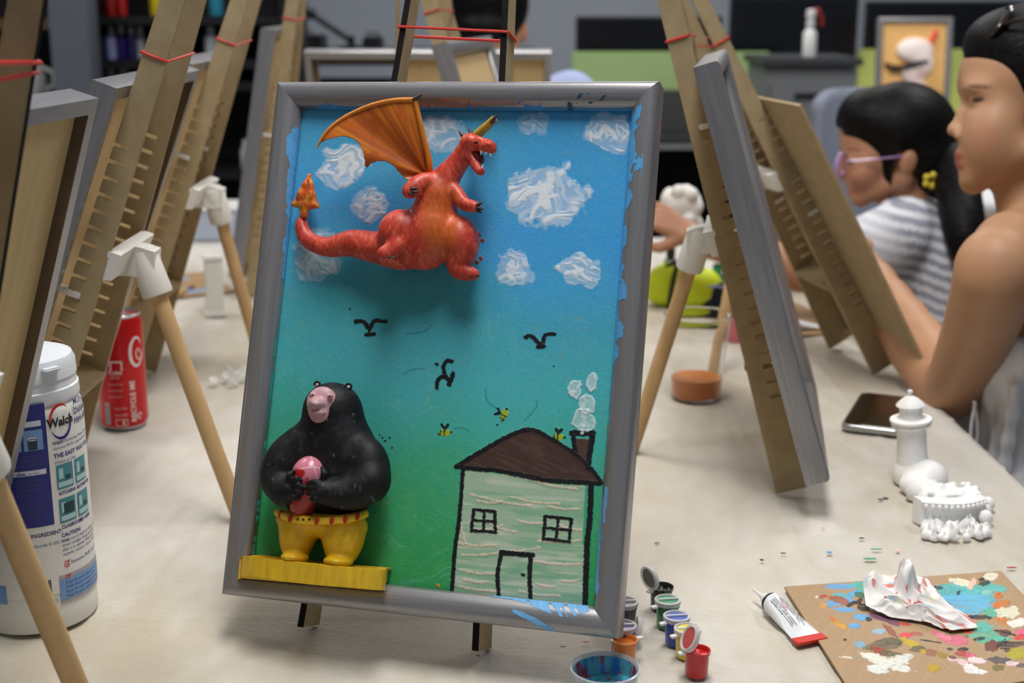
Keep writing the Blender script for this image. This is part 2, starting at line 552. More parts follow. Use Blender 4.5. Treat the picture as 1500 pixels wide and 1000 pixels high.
    for (x, y, w, h, c_) in [(1290, 733, 5, 1.5, 'k'), (1297, 731, 4, 1.5, 'k'), (1116, 822, 3, 1.6, 'k'), (1262, 790, 4, 1.4, 'k'), (1147, 812, 4, 1, 'k'), (1215, 811, 4, 2.2, 'b'),
                         (1275, 820, 10, 2, 'g'), (1284, 806, 8, 1.2, 'g'), (1315, 808, 3, 2.4, 'p'), (1482, 833, 9, 1.4, 'r'), (858, 942, 5, 1.1, 'r'), (825, 949, 5, 1, 'm'), (1206, 775, 2, 1, 'o'),
                         (962, 797, 4, 1, 'k'), (1420, 960, 3, 1.5, 'k'), (700, 962, 3, 1, 'k')]:
        A = on_table(x, y)
        k = 1 / project_scale(A)
        n = 9
        pts = []
        for i in range(n):
            a = 2 * PI * i / n; q = 0.75 + 0.5 * RNG.random()
            pts.append((A[0] + w * k * q * math.cos(a), A[1] + h * 1.6 * k * q * math.sin(a), TZ + 0.0012))
        MB().prism(pts, (0, 0, 0.0005)).build('paint_speck', mats[c_], o)
    return o

def project_scale(P):
    return FPX / ((np.asarray(P) - vC) @ vF)

make_cloth()

# ================================================================== EASELS AND FRAMES
BW, BT, BL_ = 0.034, 0.0055, 0.60      # easel board width, thickness, length
HALF_FOOT, HALF_TOP = 0.0745, 0.039
def bw_at(a): return BW - 0.0155 * min(1.0, a / 0.58)      # boards taper towards the top

def easel(origin, rz, lean, label, burnt=False, foot=None, hinge_at=0.265, pins=(8,), slots=(0.10, 0.40), band=0.475, crossbar=0.135, loops=1, group='notched tabletop easels'):
    """origin: where the back corners of the feet meet the table, midway; -Y is the painting side"""
    L = math.radians(lean)
    t = thing('tabletop_easel', label, 'easel', origin, rz, group)
    sl, cl = math.sin(L), math.cos(L)
    def yz(a, b):                                  # along the board, across it (0 front .. BW back)
        return (-BW * cl + a * sl + b * cl, a * cl + (BW - b) * sl)
    def xo(z): return HALF_FOOT - (HALF_FOOT - HALF_TOP) * z / 0.56
    # boards
    prof = [(0, 0)]
    a = slots[0]; marks = []
    while a < slots[1]:
        prof += [(a, 0), (a, 0.0135), (a + 0.0045, 0.0135), (a + 0.0045, 0)]
        marks.append(a + 0.002); a += 0.0158
    prof += [(BL_, 0), (BL_, bw_at(BL_)), (0, BW)]
    for s in (-1, 1):
        mb = MB()
        pts = []
        for (aa, bb) in prof:
            y, z = yz(aa, bb); pts.append((s * xo(z) - BT / 2, y, z))
        mb.prism(pts, (BT, 0, 0), side_mi=1)
        mb.build('leg', [M_MDF, M_BURNT if burnt else M_MDF], t)
        for i in pins:
            if i < len(marks):
                y0, z0 = yz(marks[i], -0.012); y1, z1 = yz(marks[i], 0.0125)
                m2 = MB(); x = s * xo(z0)
                m2.box((x, (y0 + y1) / 2, (z0 + z1) / 2), (0.012, 0.026, 0.0055), Matrix.Rotation(-L, 3, 'X'))
                m2.box((x, *yz(marks[i] + 0.0, -0.0115)), (0.012, 0.003, 0.011), Matrix.Rotation(-L, 3, 'X'))
                m2.build('pin', M_PRINT, t, bevel=0.0008)
    # cross bar joining the two boards
    y, z = yz(crossbar, BW * 0.55)
    MB().box((0, y, z), (2 * xo(z) - BT, BW * 0.8, 0.005), Matrix.Rotation(-L, 3, 'X')).build('crossbar', M_MDF, t)
    # printed hinge: plate between the boards, collar for the rear leg
    hw = bw_at(hinge_at)
    y, z = yz(hinge_at, hw)
    hx_ = xo(z)
    h0 = Vector((0, y + 0.022, z - 0.004))
    R = Matrix.Rotation(rz, 4, 'Z')
    if foot is None:
        fl = Vector((0, h0.y + 0.13, 0))
    else:
        fl = R.inverted() @ (Vector(foot) - Vector(origin)); fl.z = 0
    d = (fl - h0).normalized()
    hm = MB()
    hm.prism([(-hx_ - .002, *yz(hinge_at + .018, hw - .002)), (-hx_ - .002, *yz(hinge_at - .010, hw - .001)), (-hx_ - .002, *yz(hinge_at - .008, hw + .008)), (-hx_ - .002, *yz(hinge_at + .018, hw + .010))], (2 * hx_ + .004, 0, 0))
    hm.prism([(-.012, *yz(hinge_at + .016, hw)), (-.012, *yz(hinge_at - .016, hw)), (-.012, h0.y + .010, h0.z - .012), (-.012, h0.y + .012, h0.z + .012), (-.012, h0.y, h0.z + .016)], (.024, 0, 0))
    u = d.orthogonal().normalized()
    hm.tube([h0 - d * 0.014, h0 - d * 0.010, h0 + d * 0.030, h0 + d * 0.033], [0.0115, 0.0135, 0.0150, 0.0142], seg=20)
    hm.build('hinge', M_PRINT, t, smooth=True, angle=35)
    rd = 0.0083
    tip = fl + Vector((0, 0, rd * math.sqrt(max(0, 1 - d.z * d.z)) * 0.9))
    MB().tube([h0 + d * 0.010, h0 + d * 0.2, tip], rd, seg=20).build('rear_leg', M_DOWEL, t, smooth=True, angle=50)
    # elastic band round both boards
    if band:
        bb = MB()
        for k, da in enumerate((0.0, 0.010)[:loops]):
            P = []
            bw_ = bw_at(band)
            for (sx, b) in ((-1, -.0015), (1, -.0015), (1, bw_ + .0015), (-1, bw_ + .0015)):
                dd = da * (1 if b > 0 or k == 0 else -0.6)
                yy, zz = yz(band + dd + 0.004 * sx * (k - .5), b)
                P.append(Vector((sx * (xo(zz) + BT / 2 + .0012), yy, zz)))
            loop = []
            for i in range(4):
                for j in range(4): loop.append(P[i].lerp(P[(i + 1) % 4], j / 4))
            bb.tube(loop, 0.0013, seg=6, closed=True)
        bb.build('elastic_band', M_BAND, t, smooth=True)
    return t, L

RAILP = [(0, 0), (0, -.0215), (.0012, -.0235), (.004, -.0248), (.008, -.025), (.0120, -.0243), (.0155, -.0226), (.0185, -.0200), (.0205, -.0170), (.0210, -.0150), (.0210, -.0125), (.0115, -.0125), (.0115, 0)]
FW, FH = 0.323, 0.424

def picture_frame(mtx, label, w=FW, h=FH, group='silver framed pictures turned away', panel=True, name='framed_picture', cat='picture frame', panel_mat=None, span=None):
    t = thing(name, label, cat, group=group, mtx=mtx)
    def rail(p0, p1, inw, m):
        p0 = np.array(p0, float); p1 = np.array(p1, float); inw = np.array(inw, float)
        d = (p1 - p0) / np.linalg.norm(p1 - p0)
        n = len(RAILP); mb = MB(); K = 2
        vs = []
        for e, sgn in ((p0, 1), (p1, -1)):
            for (tt, y) in RAILP:
                vs.append(e + inw * tt + d * sgn * tt + np.array((0, y, 0)))
        mb.v.append(np.array(vs)); mb.n = 2 * n
        for i in range(n):
            j = (i + 1) % n
            mb.f.append([i, j, n + j, n + i]); mb.m.append(1 if i in (10, 11) else 0)
        mb.f.append(list(range(n))[::-1]); mb.m.append(1); mb.f.append([n + i for i in range(n)]); mb.m.append(1)
        mb.build('frame_rail', [m, M_RAILWOOD], t, smooth=True, angle=50)
    a, b, c, d = (-w / 2, 0, 0), (w / 2, 0, 0), (w / 2, 0, h), (-w / 2, 0, h)
    rail(a, b, (0, 0, 1), M_SILH); rail(d, c, (0, 0, -1), M_SILH)
    rail(a, d, (1, 0, 0), M_SILV); rail(b, c, (-1, 0, 0), M_SILV)
    if panel:
        x0, x1 = span or (-w / 2 + .012, w / 2 - .012)
        MB().box(((x0 + x1) / 2, -.0105, h / 2), (x1 - x0, .003, h - .024)).build('backing_panel', panel_mat or M_PLY, t)
    return t

def frame_on(easel_t, L, a, dx=0.0, roll=0.0, gap=0.0012):
    """matrix for a picture resting against an easel's boards, its lower edge a metres up the boards"""
    sl, cl = math.sin(L), math.cos(L)
    R = Matrix.Translation(easel_t.location) @ Matrix.Rotation(easel_t.rotation_euler.z, 4, 'Z')
    o = Vector((dx, -BW * cl + a * sl - gap * cl, a * cl + (BW + gap) * sl))
    return R @ Matrix.Translation(o) @ Matrix.Rotation(-L, 4, 'X') @ Matrix.Rotation(roll, 4, 'Y')

# ---- the main painting's pose, solved from its corners
PO = np.array([-0.2336, 1.0102, 0.7900]); 
_q = np.array([(403, 118), (964, 117), (903, 936), (322, 870)], float)
_h = np.c_[(_q - np.array([750, 500])) / FPX, np.ones(4)]
_d = np.linalg.svd(np.c_[_h[0], -_h[1], _h[2], -_h[3]])[2][-1]; _d = _d / _d[0] * 1.14
_P = [vC + _d[i] * (_h[i, 0] * vR - _h[i, 1] * vU + _h[i, 2] * vF) for i in range(4)]
E1v = _P[1] - _P[0] + _P[2] - _P[3]; E1v /= np.linalg.norm(E1v)
E2v = _P[0] - _P[3]; E2v -= E1v * (E1v @ E2v); E2v /= np.linalg.norm(E2v)
NV = np.cross(E1v, E2v)                      # towards the viewer's side
PBL = _P[3]
PW = float((np.linalg.norm(_P[1] - _P[0]) + np.linalg.norm(_P[2] - _P[3])) / 2); PH = float((np.linalg.norm(_P[0] - _P[3]) + np.linalg.norm(_P[1] - _P[2])) / 2)
PANEL_D = 0.0108            # how far the painted face sits in front of the frame's back
MAIN_M = frame_matrix(E1v, -NV, E2v, PBL + E1v * PW / 2 - NV * 0.025)
def on_paint(x, y, h=0.0):
    """photo point -> main picture coordinates (X across from centre, Y depth, Z up) at height h above the painted panel"""
    Y = -(PANEL_D + h)
    o = vC; d = ray(x, y)
    p0 = PBL - NV * (0.025 + Y)
    t = ((p0 - o) @ NV) / (d @ NV)
    Q = o + d * t - PBL
    return np.array([Q @ E1v - PW / 2, Y, Q @ E2v])

main_yaw = math.atan2(E1v[1], E1v[0]); main_lean = math.degrees(math.asin(NV[2]))
mf = (on_table(461, 918) + on_table(713, 949)) / 2
# set the board fronts against the frame's back
front_back = (PBL - NV * 0.025)
Lm = math.radians(main_lean)
ax = np.array([math.cos(main_yaw), math.sin(main_yaw), 0]); ay = np.array([-ax[1], ax[0], 0])
# point on board front line at ground-origin offset: origin + ay*(-BW*cos) + z BW sin
q0 = mf + ay * (-BW * math.cos(Lm)) + np.array([0, 0, BW * math.sin(Lm)])
gapm = (front_back - q0) @ NV
mo = mf + ay * ((gapm - 0.001) / (ay @ NV) if abs(ay @ NV) > .1 else 0)
easel_main, _ = easel(tuple(mo), main_yaw, main_lean, 'easel with black cut edges holding the dragon and bear picture', burnt=True, pins=(), band=0.498)
main_pic = picture_frame(MAIN_M, 'silver framed relief painting of a red dragon over a bear and a house', PW, PH, group=None, panel=False, name='framed_relief_painting', cat='painting')

# ---- left row
EZ = TZ + 0.0008
LX = -0.463
e1, L1 = easel((LX + .045, 0.79, EZ), math.radians(-97), 17.5, 'easel in the left row nearest the camera, cut off by the photo edge', burnt=True, foot=on_table(137, 1068), pins=(5,), loops=2)
picture_frame(frame_on(e1, L1, 0.018, -0.047), 'framed picture seen from behind in front of the wipes tub')
e2, L2 = easel((LX, 1.29, EZ), math.radians(-90), 20.6, 'easel in the left row with its front foot behind the wipes tub', foot=on_table(352, 762), pins=(9,), hinge_at=.275)
picture_frame(frame_on(e2, L2, 0.018, -0.065), 'framed picture seen from behind between wipes tub and soda can')
e3, L3 = easel((LX - .030, 1.75, EZ), math.radians(-90), 20.6, 'easel in the left row just beyond the red soda can', foot=on_table(388, 548), pins=(14,), hinge_at=.272)
picture_frame(frame_on(e3, L3, 0.020, -0.02), 'framed picture seen from behind beyond the red soda can')
e4, L4 = easel((-0.432, 2.40, EZ), math.radians(-90), 10, 'easel at the far end of the left row beside the main painting', foot=(-0.27, 2.46, TZ), pins=(11,))
picture_frame(frame_on(e4, L4, 0.030, -0.055), 'framed picture at the far end of the left row, grey edge towards us')

# ---- right row
r1, LR1 = easel((0.289, 1.42, EZ), math.radians(80), 17, 'easel with the edge-on grey frame, right of the main painting', foot=on_table(925, 662), pins=(18, 20))
picture_frame(frame_on(r1, LR1, 0.024, 0.02), 'grey silver frame seen edge-on on the easel right of the main painting')
r2, LR2 = easel((0.483, 1.885, EZ), math.radians(100.5), 29.5, 'easel in front of the woman, one bare board on it', foot=on_table(1046, 548), pins=(9,), hinge_at=.30, band=.50)
bp = frame_on(r2, LR2, 0.012, -0.035)
bd = MB().box((0, -.002, .20), (.30, .004, .40)).build('painting_board', M_MDF, None)
bd.matrix_world = bp
tag(bd, 'bare brown board leaning on the easel in front of the woman', 'painting board')

# ---- far end
m2, LM2 = easel((0.012, 2.07, EZ), math.radians(80), 17, 'easel behind the main painting carrying a nearly edge-on grey frame', foot=(-0.13, 2.11, TZ), pins=(), band=.497)
picture_frame(frame_on(m2, LM2, 0.024, 0.0), 'grey frame seen almost edge-on behind the top of the main painting')
m3, LM3 = easel((-0.142, 2.48, EZ), math.radians(178), 18, 'easel at the far table end under the wide landscape frame', foot=(-0.11, 2.30, TZ), pins=(), band=None)
picture_frame(frame_on(m3, LM3, 0.10, 0.0), 'wide landscape frame seen from behind at the far table end', w=FH, h=FW, span=(-.21, .05))

# ================================================================== CAMERA, LIGHT
cam = bpy.data.cameras.new('camera'); co = bpy.data.objects.new('camera', cam); COL.objects.link(co)
co.location = (0, 0, CAMZ); co.rotation_euler = (PI / 2 - PITCH, 0, 0)
cam.lens = 48.0; cam.sensor_width = 36.0; cam.clip_start = 0.05
cam.dof.use_dof = True; cam.dof.focus_distance = 1.085; cam.dof.aperture_fstop = 6.3
SC.camera = co
SC.view_settings.view_transform = 'Standard'; SC.view_settings.look = 'None'; SC.view_settings.gamma = 1.0
SC.view_settings.use_curve_mapping = False; SC.view_settings.exposure = 0.0
SC.cycles.use_denoising = True

w = bpy.data.worlds.new('room_light'); SC.world = w; w.use_nodes = True
w.node_tree.nodes['Background'].inputs['Color'].default_value = (0.75, 0.86, 1.0, 1); w.node_tree.nodes['Background'].inputs['Strength'].default_value = 0.16

def ceiling_lamp(x, y, sx, sy, power, col=(1, 0.972, 0.935), z=2.75):
    l = bpy.data.lights.new('ceiling_lamp', 'AREA'); l.shape = 'RECTANGLE'; l.size = sx; l.size_y = sy; l.energy = power; l.color = col
    o = bpy.data.objects.new('ceiling_lamp', l); o.location = (x, y, z); COL.objects.link(o)
ceiling_lamp(0.05, 0.95, 0.45, 1.2, 38)
ceiling_lamp(-1.3, 2.4, 0.4, 1.2, 20)
ceiling_lamp(1.4, 2.7, 0.4, 1.2, 26)
ceiling_lamp(0.2, 4.4, 1.6, 0.4, 34)

# ================================================================== THE PAINTED PANEL
def paint_picture():
    w, h = PW - 0.034, PH - 0.034
    nx, ny = 600, 800
    X, Z = np.meshgrid(np.linspace(-w / 2, w / 2, nx), np.linspace(0.017, 0.017 + h, ny))
    # where each painted point lies on the photograph of the picture
    B = PBL + E1v * PW / 2 - NV * (0.025 - PANEL_D)
    W3 = B + X[..., None] * E1v + Z[..., None] * E2v
    d = W3 - vC; k = d @ vF
    x = 750 + FPX * (d @ vR) / k; y = 500 - FPX * (d @ vU) / k
    hgt = np.zeros(x.shape)
    wx = (fbm(x / 60, y / 60, 3) - .5) * 2; wy = (fbm(x / 60, y / 60, 9) - .5) * 2
    fine = fbm(x / 3.2, y / 3.2, 77, 3) - .5
    # background: blue sky running through turquoise into green ground
    yy = y - (x - 640) * 0.13 + wx * 34
    stops = [(120, (80, 178, 220)), (230, (80, 176, 226)), (330, (72, 166, 230)), (400, (74, 174, 216)), (455, (74, 172, 192)), (560, (76, 184, 194)), (620, (72, 182, 172)), (690, (66, 174, 134)), (790, (56, 164, 100)), (880, (52, 160, 88))]
    ys = [s[0] for s in stops]; cs = np.array([lin_np(s[1]) for s in stops])
    c = np.stack([np.interp(yy, ys, cs[:, i]) for i in range(3)], -1)
    def over(col, a):
        nonlocal c
        a = np.clip(a, 0, 1)[..., None]
        c = c * (1 - a) + (lin_np(col) if not isinstance(col, np.ndarray) else col) * a
    # deeper teal sweep beneath the dragon
    over((40, 142, 140), 0.5 * sstep(1.0, 0.3, np.hypot((x - 600) / 190, (y - 430) / 70) + wy * .3))
    # right-hand edge stays clear blue, fading down
    over((62, 160, 226), 0.75 * sstep(250, 90, (930 - x) - (y - 157) * 0.074 + wx * 40) * sstep(560, 330, y))
    # brush drag: faint swirling streaks
    rr = np.hypot(x - 600 + wx * 30, y - 520 + wy * 30); th = np.arctan2(y - 520, x - 600)
    streak = vnoise(rr / 2.6, th * 5 + 9, 5) * vnoise(rr / 40, th * 3, 15)
    over((120, 196, 190), 0.32 * sstep(.42, .8, streak) * sstep(420, 470, y))
    s2 = vnoise((x * .8 + y * .6) / 22 + wx * 2, (y * .8 - x * .6) / 2.2, 8)
    over((110, 190, 160), 0.18 * sstep(.62, .95, s2))
    over((160, 168, 120), 0.22 * sstep(.74, .92, vnoise((x + y * .7 + 60 * wx) / 14 + wy * 4, (y - x * .7 + 90 * wy) / 3, 28)) * sstep(.45, .7, fbm(x / 45, y / 45, 61)))
    rg = np.hypot(x - 585 + wx * 40, y - 800 + wy * 40); over((110, 186, 100), 0.16 * sstep(.5, .85, vnoise(rg / 3.2, np.arctan2(y - 800, x - 585) * 4, 33)) * sstep(660, 730, y) * sstep(700, 640, x))
    c = c * (1 + 0.16 * fine[..., None])
    hgt += 0.00012 * fine
    # clouds: loose white swirls
    clouds = [((500, 247), 40, 34, -.45, 1.0), ((541, 300), 29, 25, -.6, .8), ((645, 198), 46, 28, -.12, .75), ((780, 182), 25, 19, .15, .45), ((893, 194), 38, 30, .35, .9), ((803, 288), 62, 48, .1, 1.05), ((752, 393), 31, 27, .75, .75), ((851, 395), 36, 25, .2, .95), ((464, 372), 36, 40, .1, .65)]
    for n, ((cx, cy), a, b, rot, op) in enumerate(clouds):
        dx, dy = x - cx, y - cy
        u = (dx * math.cos(rot) + dy * math.sin(rot)) / a; v = (-dx * math.sin(rot) + dy * math.cos(rot)) / b
        sel = (np.abs(u) < 1.6) & (np.abs(v) < 1.6)
        xs_, ys_, us, vs_ = x[sel], y[sel], u[sel], v[sel]
        q = np.hypot(us, vs_) + (fbm(xs_ / 17, ys_ / 17, 40 + n, 3) - .5) * .75
        wu = us + .55 * (fbm(us * 1.3 + n, vs_ * 1.3, 140 + n, 2) - .5) * 2; wv = vs_ + .55 * (fbm(us * 1.3 + n, vs_ * 1.3, 150 + n, 2) - .5) * 2
        s1 = np.hypot(wu + .25, wv - .15); s2_ = np.hypot(wu - .45, wv + .2)
        pick = fbm(us * 1.1 + 3 * n, vs_ * 1.1, 160 + n, 2) > .5
        sw = np.where(pick, s1, s2_); sa = np.where(pick, np.arctan2(wv - .15, wu + .25), np.arctan2(wv + .2, wu - .45))
        ring = vnoise(sw * (.36 * min(a, b)) + 20, sa * 1.1 + n, 170 + n); ring2 = vnoise(sw * (.75 * min(a, b)) + 20, sa * 1.6 + n, 180 + n)
        bold = sstep(.50, .64, fbm(us * 1.5 + n * 2, vs_ * 2.1, 190 + n, 2)) * sstep(1.0, .6, q)
        al = sstep(1.0, .86, q) * np.clip(.34 + .38 * sstep(.35, .75, ring) * (.5 + .5 * ring2) + .55 * bold * (.35 + .65 * sstep(.25, .6, ring)), 0, 1) * op
        ht = al * (.4 + ring)
        rg2 = random.Random(90 + n)
        for k_ in range(int(3 + a * b / 500)):
            # a few loaded curved strokes on top
            th0 = rg2.uniform(0, 2 * PI); rad0 = rg2.uniform(.1, .6)
            sx, sy = cx + a * rad0 * math.cos(th0), cy + b * rad0 * math.sin(th0)
            R_ = rg2.uniform(.45, .9) * min(a, b); dirn = rg2.uniform(0, 2 * PI)
            ax_, ay_ = sx + R_ * math.cos(dirn), sy + R_ * math.sin(dirn)
            wd_ = rg2.uniform(.06, .13) * min(a, b) + 1.0; half = rg2.uniform(.5, 1.0)
            rr_ = np.hypot(xs_ - ax_, ys_ - ay_) - R_; an = np.angle(np.exp(1j * (np.arctan2(ys_ - ay_, xs_ - ax_) - dirn - PI)))
            m_ = sstep(wd_, wd_ * .5, np.abs(rr_)) * sstep(half, half * .6, np.abs(an)) * .75 * op * sstep(1.15, .95, q)
            al = al + (1 - al) * m_; ht = np.maximum(ht, m_ * 1.3)
        full = np.zeros(x.shape); full[sel] = np.clip(al, 0, .96)
        over((234, 241, 247), full)
        hf = np.zeros(x.shape); hf[sel] = ht; hgt += .00038 * hf
    def brush(pts, wd, col, op=1.0, rough=1.0, smooth=5, h=.0003, taper=False):
        p = [tuple(q[:2]) for q in smooth_line(pts, smooth)] if smooth else pts
        nonlocal hgt
        d_, t_ = seg_dist(x, y, p)
        d_ = d_ + (vnoise(x / 2.6, y / 2.6, 12) - .5) * 1.6 * rough
        a = sstep(wd + .7, wd - .7, d_) * op
        over(col, a); hgt = hgt + h * a
    def fill(pts, col, op=1.0, rough=1.0, soft=.8, h=.0002):
        nonlocal hgt
        s_ = poly_sd(x, y, pts) + (vnoise(x / 3.5, y / 3.5, 19) - .5) * 2.2 * rough
        a = sstep(soft, -soft, s_) * op
        over(col, a); hgt = hgt + h * a
        return a
    K = (24, 26, 30)
    # gulls
    for g in ([[(521, 471), (533, 471), (541, 481), (549, 470), (565, 471)], [(537, 490), (548, 489)], [(541, 480), (541, 490)]],
              [[(770, 494), (778, 492), (793, 504), (799, 491), (812, 489)], [(788, 508), (797, 507)], [(793, 502), (793, 508)]],
              [[(662, 529), (654, 529), (650, 537), (651, 546), (656, 556)], [(658, 563), (664, 547)], [(656, 553), (647, 552), (641, 558), (640, 568)]]):
        brush(g[0], 3.2, K); brush(g[1] if len(g[1]) > 1 else g[0], 3.4, K, smooth=0)
        if len(g) > 2: brush(g[2], 2.2 if len(g[2]) < 3 else 3.2, K, smooth=0 if len(g[2]) < 3 else 5)
    for p in ([(596, 489), (612, 487), (624, 484), (632, 475)], [(590, 549), (603, 541), (622, 540)], [(786, 587), (785, 598), (768, 616)], [(666, 628), (676, 626), (686, 631)], [(711, 570), (714, 588), (728, 598)]):
        brush(p, .55, (30, 60, 66), .75, rough=.2, h=0)
    for (a, b) in ((512, 452), (640, 533), (811, 536), (770, 628), (728, 622), (574, 655), (560, 640), (556, 636), (564, 645), (571, 641), (706, 352), (704, 378), (698, 384), (701, 344)):
        brush([(a, b), (a + .7, b + .4)], 1.3 if a < 640 or a > 707 else 3.0, K if a < 690 or a > 707 else (150, 52, 40), smooth=0)
    # bees
    for (bx, by, r) in ((652, 633, 0), (738, 607, -1.1), (818, 639, .1)):
        ca, sa = math.cos(r), math.sin(r)
        def q(px, py): return (bx + px * ca - py * sa, by + px * sa + py * ca)
        fill([q(-9, 1), q(-4, -5), q(6, -4), q(9, 0), q(4, 6), q(-5, 5)], (166, 190, 46))
        brush([q(-1, -4), q(-1, 4)], 1.1, K, .9, smooth=0); brush([q(-6, -2), q(-6, 3)], 1.1, K, .9, smooth=0)
        brush([q(9, 0), q(9.6, .4)], 1.6, K, smooth=0); brush([q(-9, 2), q(-8, 3)], 1.4, K, smooth=0)
        brush([q(-1, -6), q(-5, -11)], 2.1, K, smooth=0); brush([q(0, -6), q(4, -11)], 2.1, K, smooth=0)
    # house wall: pale green with dragged pink strokes
    wall = [(681, 688), (857, 707), (853, 797), (857, 800), (853, 888), (662, 872)]
    wa = fill(wall, (170, 198, 172), rough=.6)
    lines = vnoise(x / 46 + wx * 1.5, (y - x * .09) / 3.0 + wy * .8, 91)
    wide = vnoise(x / 60, (y - x * .09) / 11, 92)
    over((132, 186, 150), wa * .75 * sstep(.42, .78, wide)); over((96, 170, 126), wa * .38 * sstep(.60, .88, lines) * sstep(690, 800, y))
    over((214, 220, 204), wa * .55 * sstep(.62, .85, vnoise(x / 52, (y - x * .09) / 4, 95)))
    pk = [(690, 724, 778, 741), (748, 728, 820, 738), (775, 702, 845, 716), (700, 733, 735, 735), (672, 795, 725, 798), (678, 812, 730, 809), (712, 764, 755, 779), (674, 834, 725, 840), (671, 858, 735, 866), (790, 792, 850, 791),
          (784, 822, 850, 826), (822, 850, 850, 848), (760, 866, 820, 872), (690, 776, 735, 770), (800, 741, 850, 745), (735, 806, 790, 802), (680, 848, 715, 852), (818, 768, 852, 776), (758, 762, 800, 766), (786, 855, 815, 858), (675, 770, 684, 800)]
    for (a, b, e, f) in pk:
        brush([(a, b), ((a + e) / 2, (b + f) / 2 + 2.5), (e, f)], 1.5, (230, 206, 186), .82, rough=1.6, h=.0003)
    # dark outlines, roof, chimney, windows, door
    roof = [(668, 682), (700, 663), (740, 640), (772, 629), (792, 633), (838, 662), (866, 685), (880, 703), (872, 708), (838, 703), (800, 701), (760, 692), (720, 688), (680, 687)]
    ra = fill(roof, (74, 54, 48), rough=.8)
    over((96, 72, 66), ra * .6 * sstep(.5, .8, vnoise((x + y) / 30 + wx * 3, (y - x * .4) / 4, 96)))
    chim = [(840, 641), (868, 643), (863, 662), (862, 686), (842, 668)]
    fill(chim, (86, 62, 56), rough=.8)
    for p, wd in (([(668, 683), (700, 664), (740, 641), (771, 629), (790, 632)], 3.4), ([(790, 632), (838, 661), (866, 686), (881, 706)], 3.0), ([(668, 683), (690, 686), (735, 690), (800, 703), (850, 706), (878, 708)], 3.6),
                  ([(678, 690), (673, 760), (667, 800), (662, 868)], 3.2), ([(866, 710), (864, 760), (860, 800), (857, 886)], 4.4), ([(838, 634), (852, 634), (869, 634)], 4.6), ([(840, 640), (843, 664)], 3.6), ([(868, 640), (864, 664), (862, 684)], 4.2)):
        brush(p, wd, K, rough=1.1, smooth=4)
    def window(a, b, cc, dd):
        for s, e in ((a, b), (b, cc), (cc, dd), (dd, a)): brush([s, e], 2.7, K, smooth=0)
        m = lambda p, q: ((p[0] + q[0]) / 2, (p[1] + q[1]) / 2)
        brush([m(a, b), m(dd, cc)], 2.3, K, smooth=0); brush([m(a, dd), m(b, cc)], 2.3, K, smooth=0)
    window((694, 746), (725, 749), (726, 779), (691, 777)); window((799, 756), (837, 760), (834, 793), (796, 789))
    brush([(735, 809), (780, 813)], 4.2, K, smooth=0); brush([(734, 811), (729, 842), (731, 876)], 3.2, K); brush([(778, 813), (776, 840), (777, 874)], 3.4, K)
    brush([(765, 841), (768, 842)], 2.2, K, smooth=0)
    # smoke puffs
    for n, P in enumerate(([(840, 607), (850, 597), (862, 601), (871, 612), (873, 625), (862, 633), (848, 630), (838, 622)], [(849, 583), (858, 578), (868, 580), (873, 592), (871, 604), (858, 608), (847, 600)], [(830, 568), (840, 556), (850, 558), (852, 575), (845, 585), (836, 580)], [(860, 552), (868, 544), (874, 549), (874, 570), (866, 574), (859, 565)])):
        s_ = poly_sd(x, y, P) + (vnoise(x / 4, y / 4, 101) - .5) * 4
        a = sstep(1.0, -1.0, s_) * (0.55 + .45 * np.maximum(sstep(-4.0, -1, s_), sstep(.5, .7, vnoise(x / 3.0, y / 7, 66 + n)))) * (0.95 if n else .78)
        over((214, 232, 236), a); hgt += .0005 * a
    brush([(855, 625), (853, 634)], 2.4, (206, 226, 228), .9, smooth=0)
    brush([(641, 857), (643, 858)], 2.2, (222, 160, 40), smooth=0)
    # blue-painted margin against the right rail
    over((62, 158, 226), .85 * sstep(5, 3, (928 - x) - (y - 157) * .0745 + (fbm(x / 8, y / 20, 44) - .5) * 8) * sstep(520, 440, y))
    P = np.stack([X, np.full(X.shape, -PANEL_D) - hgt, Z], -1)
    pm = mat('acrylic_paint', (128, 128, 128), rough=0.42, vcol=True, var=0.05, scale=900, bump=0.12, bscale=700, spec=0.45, bdist=0.0006)
    pan = grid_mesh('painted_panel', P, pm, main_pic, c)
    MB().box((0, -.0082, PH / 2), (PW - .026, .0030, PH - .026)).build('backing_panel', M_MDF, main_pic)
    return pan
paint_picture()

